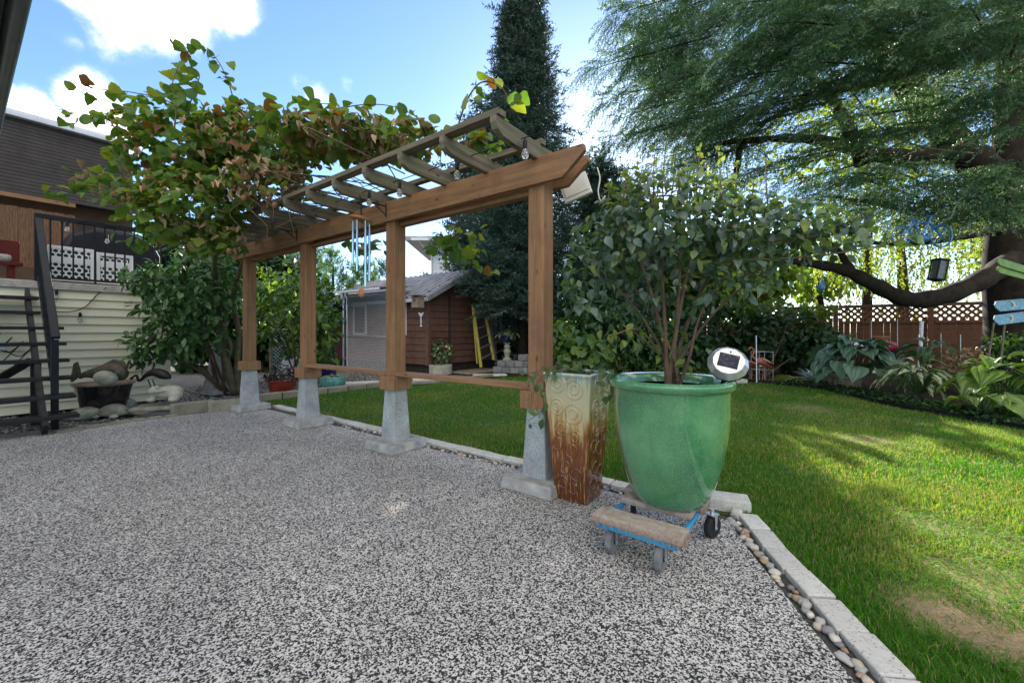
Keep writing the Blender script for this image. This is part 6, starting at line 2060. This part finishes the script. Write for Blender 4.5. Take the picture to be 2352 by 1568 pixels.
for k, (u, v, w_, lab) in enumerate(((1125, 862, .9, 'pale flat paving slab at the far lawn edge'), (1010, 872, 1.3, 'long pale paving slab in the gravel before the shed'), (830, 880, 1.2, 'pale stepping slab on the gravel behind the shelf board'))):
    c = G(u, v)
    tag(MB().box((c.x, c.y, .008), (w_, .35, .05), rot_cols(*frame_along((1, .25, 0)))).build('paving_slab', m_paver, bevel=.01), lab, 'slab')
wall_ = thing('block_wall', 'low wall of rough grey concrete blocks beside the ladders', 'wall', G(1165, 858))
c0 = P(1136, 845, 12.0); c0.z = 0
d_ = (P(1215, 845, 11.6) - P(1136, 845, 12.0)); d_.z = 0; d_.normalize()
for row in range(2):
    for k in range(5):
        MB().box(c0 + d_ * (.12 + k * .27 + (.13 if row else 0)) + UP * (.09 + row * .185), (.26, .2, .175), rot_cols(*frame_along(d_))).build('block', m_stone2, wall_, bevel=.015)
for k in range(2): MB().box(c0 + d_ * (.90 + k * .27) + UP * (.09 + 2 * .185), (.26, .2, .175), rot_cols(*frame_along(d_))).build('block', m_stone2, wall_, bevel=.015)
st_ = P(1165, 818, 12.0)
stat = thing('urn_pedestal', 'small stone statue pedestal carrying the blue bowl', 'statue', st_)
MB().lathe([(0, 0), (.14, 0), (.13, .05), (.07, .10), (.09, .2), (.12, .26), (.07, .34), (.10, .40), (.06, .46), (.12, .52), (0, .52)], st_ - UP * .12, 14).build('column', m_frog, stat, smooth=True)
bb_ = st_ + UP * .41
pot('blue_bowl', 'cobalt blue bowl on the small stone pedestal by the ladders', bb_, [(0, 0), (.09, 0), (.15, .05), (.18, .15), (.18, .19)], m_bluep)
tuft('bowl_hosta', 'small white-edged plant growing in the cobalt blue bowl', bb_ + UP * .17, .26, .22, 40, T_lance, [m_varieg], .20)
wc = P(1194, 772, 12.6)
wh = thing('wagon_wheel', 'dark iron wheel leaning against the fence behind the ladders', 'wheel', wc)
MB().tube([wc + Vector((math.cos(t), 0, math.sin(t))) * .27 for t in np.linspace(0, 2 * math.pi, 33)], .028, 6, cap=False).build('rim', m_iron, wh)
for k in range(8): MB().tube([wc, wc + Vector((math.cos(k * .785), 0, math.sin(k * .785))) * .27], .014, 5).build('spoke', m_iron, wh)
MB().lathe([(0, -.05), (.05, -.05), (.05, .05), (0, .05)], wc, 10, M=rot_cols((1, 0, 0), (0, 0, 1), (0, -1, 0))).build('hub', m_iron, wh)

# ------------------------------------------------------------------ the right-hand bed
pl = G(1940, 893)
pln = thing('ribbed_planter', 'ribbed beige planter at the edge of the bed under the blue hosta', 'planter', pl)
q = MB()
nseg = 48
prof = [(.24, 0), (.30, .24), (.325, .25), (.325, .285), (.29, .285), (.28, .24), (0, .24)]
vs_, fs_ = [], []
for i, (r_, z_) in enumerate(prof):
    for j in range(nseg):
        rr_ = r_ * (1 - (.05 if (j % 2 and i < 2) else 0))
        vs_.append(pl + Vector((rr_ * math.cos(j * 6.2832 / nseg), rr_ * math.sin(j * 6.2832 / nseg), z_)))
for i in range(len(prof) - 1):
    for j in range(nseg): fs_.append((i * nseg + j, i * nseg + (j + 1) % nseg, (i + 1) * nseg + (j + 1) % nseg, (i + 1) * nseg + j))
q.add(vs_, fs_).build('body', mat('beige_planter', (0.34, 0.29, 0.19), (0.22, 0.18, 0.12), rough=.6, scale=8), pln)
hosta('blue_hosta', 'large blue-green hosta with round leaves in the ribbed planter', P(1965, 862, 8.3), .95, .68, 64, T_hosta, [m_hblue], .40)
hosta('cream_hosta', 'hosta with cream-centred green leaves in the middle of the bed', P(2110, 905, 7.0), .72, .52, 78, T_lance, [m_hvar], .27, 200)
hosta('dark_hosta', 'dark narrow-leaved hosta behind the cream-centred one', P(2135, 835, 8.4), .7, .42, 40, T_lance, [m_hdark], .34)
hosta('gold_hosta', 'yellow-green hosta with big ribbed leaves at the right end of the bed', P(2300, 925, 6.0), .75, .62, 40, T_hosta, [m_hgold], .34)
hosta('edge_hosta', 'low yellow-green hosta leaning over the lawn edge', P(2260, 950, 5.6), .42, .28, 18, T_hosta, [m_hgold], .24)
m_yg = leafmat('golden_grass', [(0.20, 0.24, 0.03), (0.26, 0.28, 0.04), (0.14, 0.20, 0.03)], trans=.4, rough=.45)
T_blade = [leaf_tpl([.6, 1, .9, .7, .4, .02], .045, .2, .75, 0, 31), leaf_tpl([.6, 1, .9, .7, .4, .02], .04, .2, 1.1, 0, 32)]
og = thing('golden_grass', 'arching golden grass clump at the lawn edge right of the flamingos', 'plant', G(1830, 880))
n = 240
th = rng.uniform(0, 6.283, n)
og_c = np.array(G(1830, 880))
foliage(og, T_blade, [m_yg], og_c + np.stack([np.cos(th) * .1, np.sin(th) * .1, np.zeros(n)], 1) * rng.random(n)[:, None], np.stack([np.cos(th), np.sin(th), rng.uniform(.6, 1.6, n)], 1), np.tile((0., 0., 1.), (n, 1)), rng.uniform(.35, .6, n), singles=120)
m_brown = leafmat('withered_flower', [(0.20, 0.12, 0.07), (0.28, 0.17, 0.10), (0.13, 0.08, 0.05), (0.24, 0.18, 0.10)], trans=.2, rough=.8)
bush('withered_bush', 'brown withered bush behind the cream hosta', 'plant', [(2225, 830, 7.6, 42, 34, .3, 330), (2240, 870, 7.2, 30, 22, .25, 150)], T_small, [m_brown], .09, G(2235, 905), 6, 100)
bush('dark_filler', 'dark shaded shrub under the cedar trunk', 'shrub', [(2330, 800, 8.0, 50, 40, .5, 260), (2180, 860, 8.2, 60, 20, .4, 160)], T_small, [m_bushd], .13, G(2320, 900), 4, 60)
# ground cover along the lawn edge
pos = []
edge_ = [G(1780, 884), G(1880, 896), G(2020, 928), G(2180, 958), G(2352, 990), Vector((6.5, 3, 0))]
ec = curve(edge_, 10)
for k in range(3600):
    i = random.randrange(len(ec) - 1)
    p = ec[i].lerp(ec[i + 1], random.random())
    w_ = random.random()
    pos.append((p.x + .08 + w_ * .75, p.y + .15 + w_ * .35 + random.uniform(-.1, .1), .02 + random.random() * .13 * (1 - abs(w_ - .45))))
pos = np.array(pos)
d = rng.normal(size=pos.shape) * np.array([1, 1, .35])
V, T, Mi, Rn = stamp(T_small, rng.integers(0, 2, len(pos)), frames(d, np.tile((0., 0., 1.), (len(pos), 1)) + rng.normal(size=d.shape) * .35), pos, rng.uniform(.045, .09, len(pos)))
tag(link('ground_cover', tri_mesh('ground_cover', V, T, [m_bushd], Mi, Rn, True)), 'low dark leafy ground cover along the lawn edge', 'ground cover', kind='stuff')
ed = MB()
pts_ = curve([G(1500, 868), G(1700, 875), G(1880, 893), G(2020, 926), G(2180, 956), G(2352, 986), Vector((6.55, 2.6, 0))], 8)
for i in range(len(pts_) - 1): ed.bar(pts_[i] + UP * .015, pts_[i + 1] + UP * .015, .025, .09)
tag(ed.build('lawn_edging', m_black), kind='structure')

# flamingos
m_flam = mat('pink_metal', (0.42, 0.15, 0.10), (0.26, 0.075, 0.045), rough=.45, scale=18, metal=.3, dirt=((0.45, 0.26, 0.18), 12, .5))
def flamingo(c, label, flip, s=1.0):
    t = thing('flamingo', label, 'ornament', c, 'metal flamingos')
    B_ = c + UP * .46 * s
    q = MB()
    q.tube([B_ + RT * x * flip * s + UP * z * s for x, z in ((-.16, .06), (-.10, .05), (0, .03), (.10, -.02), (.20, -.08), (.27, -.13))], [r_ * s for r_ in (.035, .075, .095, .085, .055, .012)], 12)
    q.build('body', m_flam, t, smooth='all')
    for k in range(14):
        x_ = -.06 + .022 * k
        for sd in (-1, 1):
            MB().prism([(0, .02), (.07, .0), (.10, -.03), (.06, -.035), (0, -.02)], rot_cols(RT * flip * s, Vector((0, 1, 0)), UP * s, B_ + RT * (x_ * flip * s) + Vector((0, sd * .085 * s, (.06 - .011 * k) * s))), .008).build('feather', m_flam, t)
    MB().tube(curve([B_ + Vector((-.15 * flip * s, 0, .06 * s)), B_ + Vector((-.24 * flip * s, 0, .16 * s)), B_ + Vector((-.20 * flip * s, 0, .28 * s)), B_ + Vector((-.28 * flip * s, 0, .36 * s)), B_ + Vector((-.34 * flip * s, 0, .31 * s))], 5), [.026 * s - .0004 * i for i in range(21)], 8).build('neck', m_flam, t, smooth='all')
    MB().tube([B_ + Vector((-.33 * flip * s, 0, .32 * s)), B_ + Vector((-.38 * flip * s, 0, .27 * s)), B_ + Vector((-.385 * flip * s, 0, .22 * s))], [.024 * s, .016 * s, .004], 7).build('beak', m_iron, t)
    for dx_ in (-.02, .05):
        MB().tube([B_ + RT * dx_ * flip * s - UP * .05 * s, B_ + RT * (dx_ + .03) * flip * s - UP * .25 * s, Vector((B_.x + dx_ * flip * s, B_.y, 0))], .008, 6).build('leg', m_flam, t)


flamingo(G(1752, 878), 'nearer rusty pink metal flamingo bending its neck right of the solar light', 1, 1.0)
flamingo(P(1718, 866, 10.2) * Vector((1, 1, 0)).length if False else Vector((P(1722, 866, 10.1).x, 10.1, 0)), 'farther rusty pink metal flamingo partly behind the solar light', 1, .85)
wf = thing('wire_stand', 'thin pale square wire plant stand behind the flamingos', 'stand', G(1750, 872))
cc = G(1750, 872)
q = MB()
for sx_ in (-1, 1):
    for sy_ in (-1, 1): q.tube([cc + Vector((sx_ * .17, sy_ * .17, 0)), cc + Vector((sx_ * .17, sy_ * .17, .70))], .007, 5)
for z_ in (.25, .70):
    q.tube([cc + Vector((x * .17, y * .17, z_)) for x, y in ((-1, -1), (1, -1), (1, 1), (-1, 1), (-1, -1))], .007, 5)
q.build('frame', m_galv, wf)


def stake(u, v0, v1, Y, label, r_=.008, m=None):
    tag(MB().tube([P(u, v0, Y), P(u + 1, v1, Y)], r_, 6).build('stake_and_gap_rod', m or m_galv), label, 'stake', 'thin garden stakes')


stake(1737, 770, 878, 9.3, 'thin white stake beside the flamingos', .010, m_white)
stake(2001, 735, 830, 9.2, 'thin pale rod in place of a light gap between boards above the pink lantern')  # this rod and the next three draw light gaps between fence boards
stake(2061, 733, 850, 9.0, 'thin pale rod in place of a light gap between the pink lantern and the white pole')
stake(2161, 765, 870, 8.2, 'thin rod in place of a light gap in the fence boards right of the white pole')
stake(2206, 768, 905, 7.6, 'thin rod in place of a light gap in the fence beside the withered bush')
tag(MB().tube([P(2117, 738, 10.6), P(2112, 850, 10.4)], .04, 8).build('white_pole', m_white, smooth=True), 'pale pole leaning against the fence post', 'pole')
# pink ribbed lantern, shell, little clay pot
m_pink = mat('pink_lantern', (0.55, 0.02, 0.10), (0.36, 0.012, 0.06), rough=.3, scale=6, coat=.4)
lc = P(2030, 796, 9.0)
lan = thing('pink_lantern', 'bright pink ribbed lantern lying above the blue hosta', 'lantern', lc)
for k in range(8):
    x_ = -.22 + k * .062
    rr_ = .10 + .03 * math.sin((k + .5) / 8 * math.pi)
    MB().lathe([(.03, -.034), (rr_ * .9, -.026), (rr_, 0), (rr_ * .9, .026), (.03, .034)], lc + RT * x_, 18, M=rot_cols((0, 0, 1), (0, 1, 0), (-1, 0, 0))).build('segment', m_pink, lan, smooth=True)
shp = P(1978, 800, 9.2)
she = thing('shell_ornament', 'white ribbed shell-shaped ornament left of the pink lantern', 'ornament', shp)
for k in range(13):
    t0 = math.pi * (.08 + .84 * k / 12)
    MB().tube([shp - UP * .08, shp + Vector((math.cos(t0) * .16, -.05, math.sin(t0) * .09)), shp + Vector((math.cos(t0) * .30, -.02, math.sin(t0) * .20 - .04))], [.012, .030, .036], 6).build('rib', m_white, she, smooth='all')
m_clay = mat('terracotta', (0.36, 0.15, 0.08), (0.24, 0.10, 0.05), rough=.85, scale=10)
pot('clay_pot', 'small terracotta pot just above the pink lantern', P(2022, 786, 9.5), [(0, 0), (.10, 0), (.13, .02), (.155, .13)], m_clay)
sil = thing('silver_plant', 'silvery spiky plant in front of the blue hosta', 'plant', G(1868, 882))
n = 90
th = rng.uniform(0, 6.283, n)
m_silp = leafmat('silver_leaf', [(0.45, 0.52, 0.55), (0.30, 0.36, 0.40), (0.55, 0.60, 0.62)], trans=.1, rough=.3)
foliage(sil, T_blade, [m_silp], np.tile(np.array(G(1868, 882)), (n, 1)) + rng.normal(size=(n, 3)) * .03, np.stack([np.cos(th) * .35, np.sin(th) * .35, np.full(n, 1.)], 1), np.tile((0., 0., 1.), (n, 1)) + rng.normal(size=(n, 3)) * .2, rng.uniform(.25, .5, n), singles=90)
tag(MB().box(P(1695, 876, 9.6), (.36, .2, .12)).build('edge_stone', m_paver, bevel=.02), 'pale block at the bed edge behind the solar light', 'block')

# dragonfly stakes
def dragonfly(label, c, wings, m, foot):
    t = thing('dragonfly_stake', label, 'ornament', foot, 'painted dragonfly stakes')
    MB().tube([c + Vector((-.05, 0, .03)), c + Vector((.25, 0, 0)), c + Vector((.75, 0, -.05))], [.035, .03, .012], 8).build('body', m, t, smooth='all')
    ell(MB(), c, (.05, .05, .05)).build('head', m, t, smooth='all')
    for (p, q_, w_) in wings:
        d_ = (q_ - p)
        x, y, z = frame_along(d_, Vector((0, -1, .25)))
        L_ = d_.length
        n_ = 6
        ol = [(0, -w_ * .5), (L_ - w_ * .3, -w_ * .5), (L_, -w_ * .15), (L_, w_ * .15), (L_ - w_ * .3, w_ * .5), (0, w_ * .5)]
        w = MB().prism(ol, rot_cols(x, z, y, p), .018).build('wing', m, t, bevel=.004)
    MB().tube([c, foot], .014, 6).build('stake', m_iron, t)
    return t


m_dblue = mat('painted_blue_wood', (0.12, 0.30, 0.40), (0.05, 0.16, 0.26), rough=.6, scale=22, dirt=((0.40, 0.45, 0.40), 26, .5))
m_dgreen = mat('painted_green_wood', (0.13, 0.26, 0.05), (0.07, 0.16, 0.03), rough=.6, scale=12, dirt=((0.30, 0.26, 0.06), 7, .5))
yb = 5.9
dc_ = P(2400, 718, yb)
dragonfly('blue painted wooden dragonfly with moons on its wings in front of the fence', dc_, [(P(2385, 695, yb), P(2286, 704, yb - .1), .155), (P(2385, 723, yb), P(2284, 736, yb - .1), .145)], m_dblue, G(2395, 905))
m_moon = mat('moon_paint', (0.55, 0.50, 0.32), (0.42, 0.36, 0.22), rough=.6, scale=8)
for (u, v, lab) in ((2322, 700, 0), (2318, 731, 1)):
    c_ = P(u, v, yb - .075)
    par = [o for o in bpy.data.objects if o.name.startswith('dragonfly_stake')][0]
    vs_, fs_ = [], []
    for t in np.linspace(-2.1, 2.1, 12):
        w_ = .026 * math.cos(t / 2.1 * math.pi / 2) + .001
        for rr_ in (.05, .05 - w_):
            vs_.append(c_ + Vector((math.cos(t) * rr_, -.014, math.sin(t) * rr_)))
    MB().add(vs_, [(2 * i, 2 * i + 1, 2 * i + 3, 2 * i + 2) for i in range(11)]).build('moon', m_moon, par)
yg_ = 5.7
dragonfly('green painted wooden dragonfly against the dark cedar trunk', P(2430, 655, yg_), [(P(2420, 640, yg_), P(2291, 600, yg_ - .1), .115), (P(2420, 652, yg_), P(2290, 618, yg_ - .1), .105)], m_dgreen, G(2430, 905))
for (u0, v0, u1, v1, lab) in ((2283, 742, 2268, 838, 'bare stick leaning below the blue dragonfly wing'), (2308, 742, 2298, 832, 'second bare stick below the blue dragonfly wings')):
    tag(MB().tube([P(u0, v0, 6.6), P(u1, v1, 6.8)], .013, 6).build('stick', m_oldw), lab, 'stick')

# hanging in the cedar
lp_ = P(2155, 620, 7.4)
lt = thing('hanging_lantern', 'small dark lantern hanging above the low cedar limb', 'lantern', lp_)
ML = Matrix.Rotation(R(12), 4, 'Y')
for sx_ in (-1, 1):
    for sy_ in (-1, 1): MB().box(lp_ + ML.to_3x3() @ Vector((sx_ * .075, sy_ * .075, 0)), (.018, .018, .36), ML).build('corner_bar', m_iron, lt)
for z_ in (-.18, .18): MB().box(lp_ + ML.to_3x3() @ Vector((0, 0, z_)), (.19, .19, .022), ML).build('plate', m_iron, lt)
MB().box(lp_, (.13, .13, .33), ML).build('glass', mat('smoked_glass', (0.20, 0.18, 0.17), (0.12, 0.11, 0.10), rough=.15, scale=12), lt)
MB().tube([lp_ + ML.to_3x3() @ Vector((0, 0, .19)), lp_ + UP * .42], .006, 5).build('hanger', m_iron, lt)
bl_ = P(2108, 548, 6.0)
m_bo = mat('blue_metal', (0.01, 0.16, 0.42), (0.008, 0.09, 0.27), rough=.3, scale=8, coat=.3)
bo = thing('blue_ornament', 'blue metal bicycle ornament hanging from a cedar bough', 'ornament', bl_)
MB().tube([bl_ - RT * .14, bl_ - RT * .12, bl_ + RT * .12, bl_ + RT * .14], [.03, .055, .055, .03], 12).build('tank', m_bo, bo, smooth='all')
for dx_, r_ in ((-.24, .14), (.34, .16)):
    MB().tube([bl_ + Vector((dx_ + math.cos(t) * r_, 0, .04 + math.sin(t) * r_)) for t in np.linspace(0, 6.2832, 25)], .011, 6, cap=False).build('wheel', m_bo, bo)
    for k in range(6): MB().tube([bl_ + Vector((dx_, 0, .04)), bl_ + Vector((dx_ + math.cos(k * 1.047) * r_, 0, .04 + math.sin(k * 1.047) * r_))], .004, 4).build('spoke', m_bo, bo)
for p, q_ in (((-.24, .04), (-.05, .22)), ((-.05, .22), (.16, .24)), ((.16, .24), (.34, .04)), ((-.05, .22), (.05, .0)), ((.05, 0), (.16, .24)), ((.16, .24), (.20, .33)), ((.12, .33), (.28, .33)), ((-.05, .22), (-.07, .28)), ((-.13, .28), (0, .28))):
    MB().tube([bl_ + Vector((p[0], 0, p[1])), bl_ + Vector((q_[0], 0, q_[1]))], .012, 6).build('frame_tube', m_bo, bo)
MB().tube([bl_ + UP * .3, bl_ + UP * .9], .004, 4).build('string', m_iron, bo)
fd = P(1888, 655, 7.6)
fe = thing('hanging_feeder', 'small blue hanging feeder below the low cedar limb', 'feeder', fd)
MB().lathe([(0, -.09), (.04, -.08), (.05, -.03), (.03, .06), (.012, .10), (0, .10)], fd, 12).build('bottle', m_bo, fe, smooth=True)
MB().tube([fd + UP * .1, P(1888, 606, 7.6)], .004, 4).build('string', m_iron, fe)
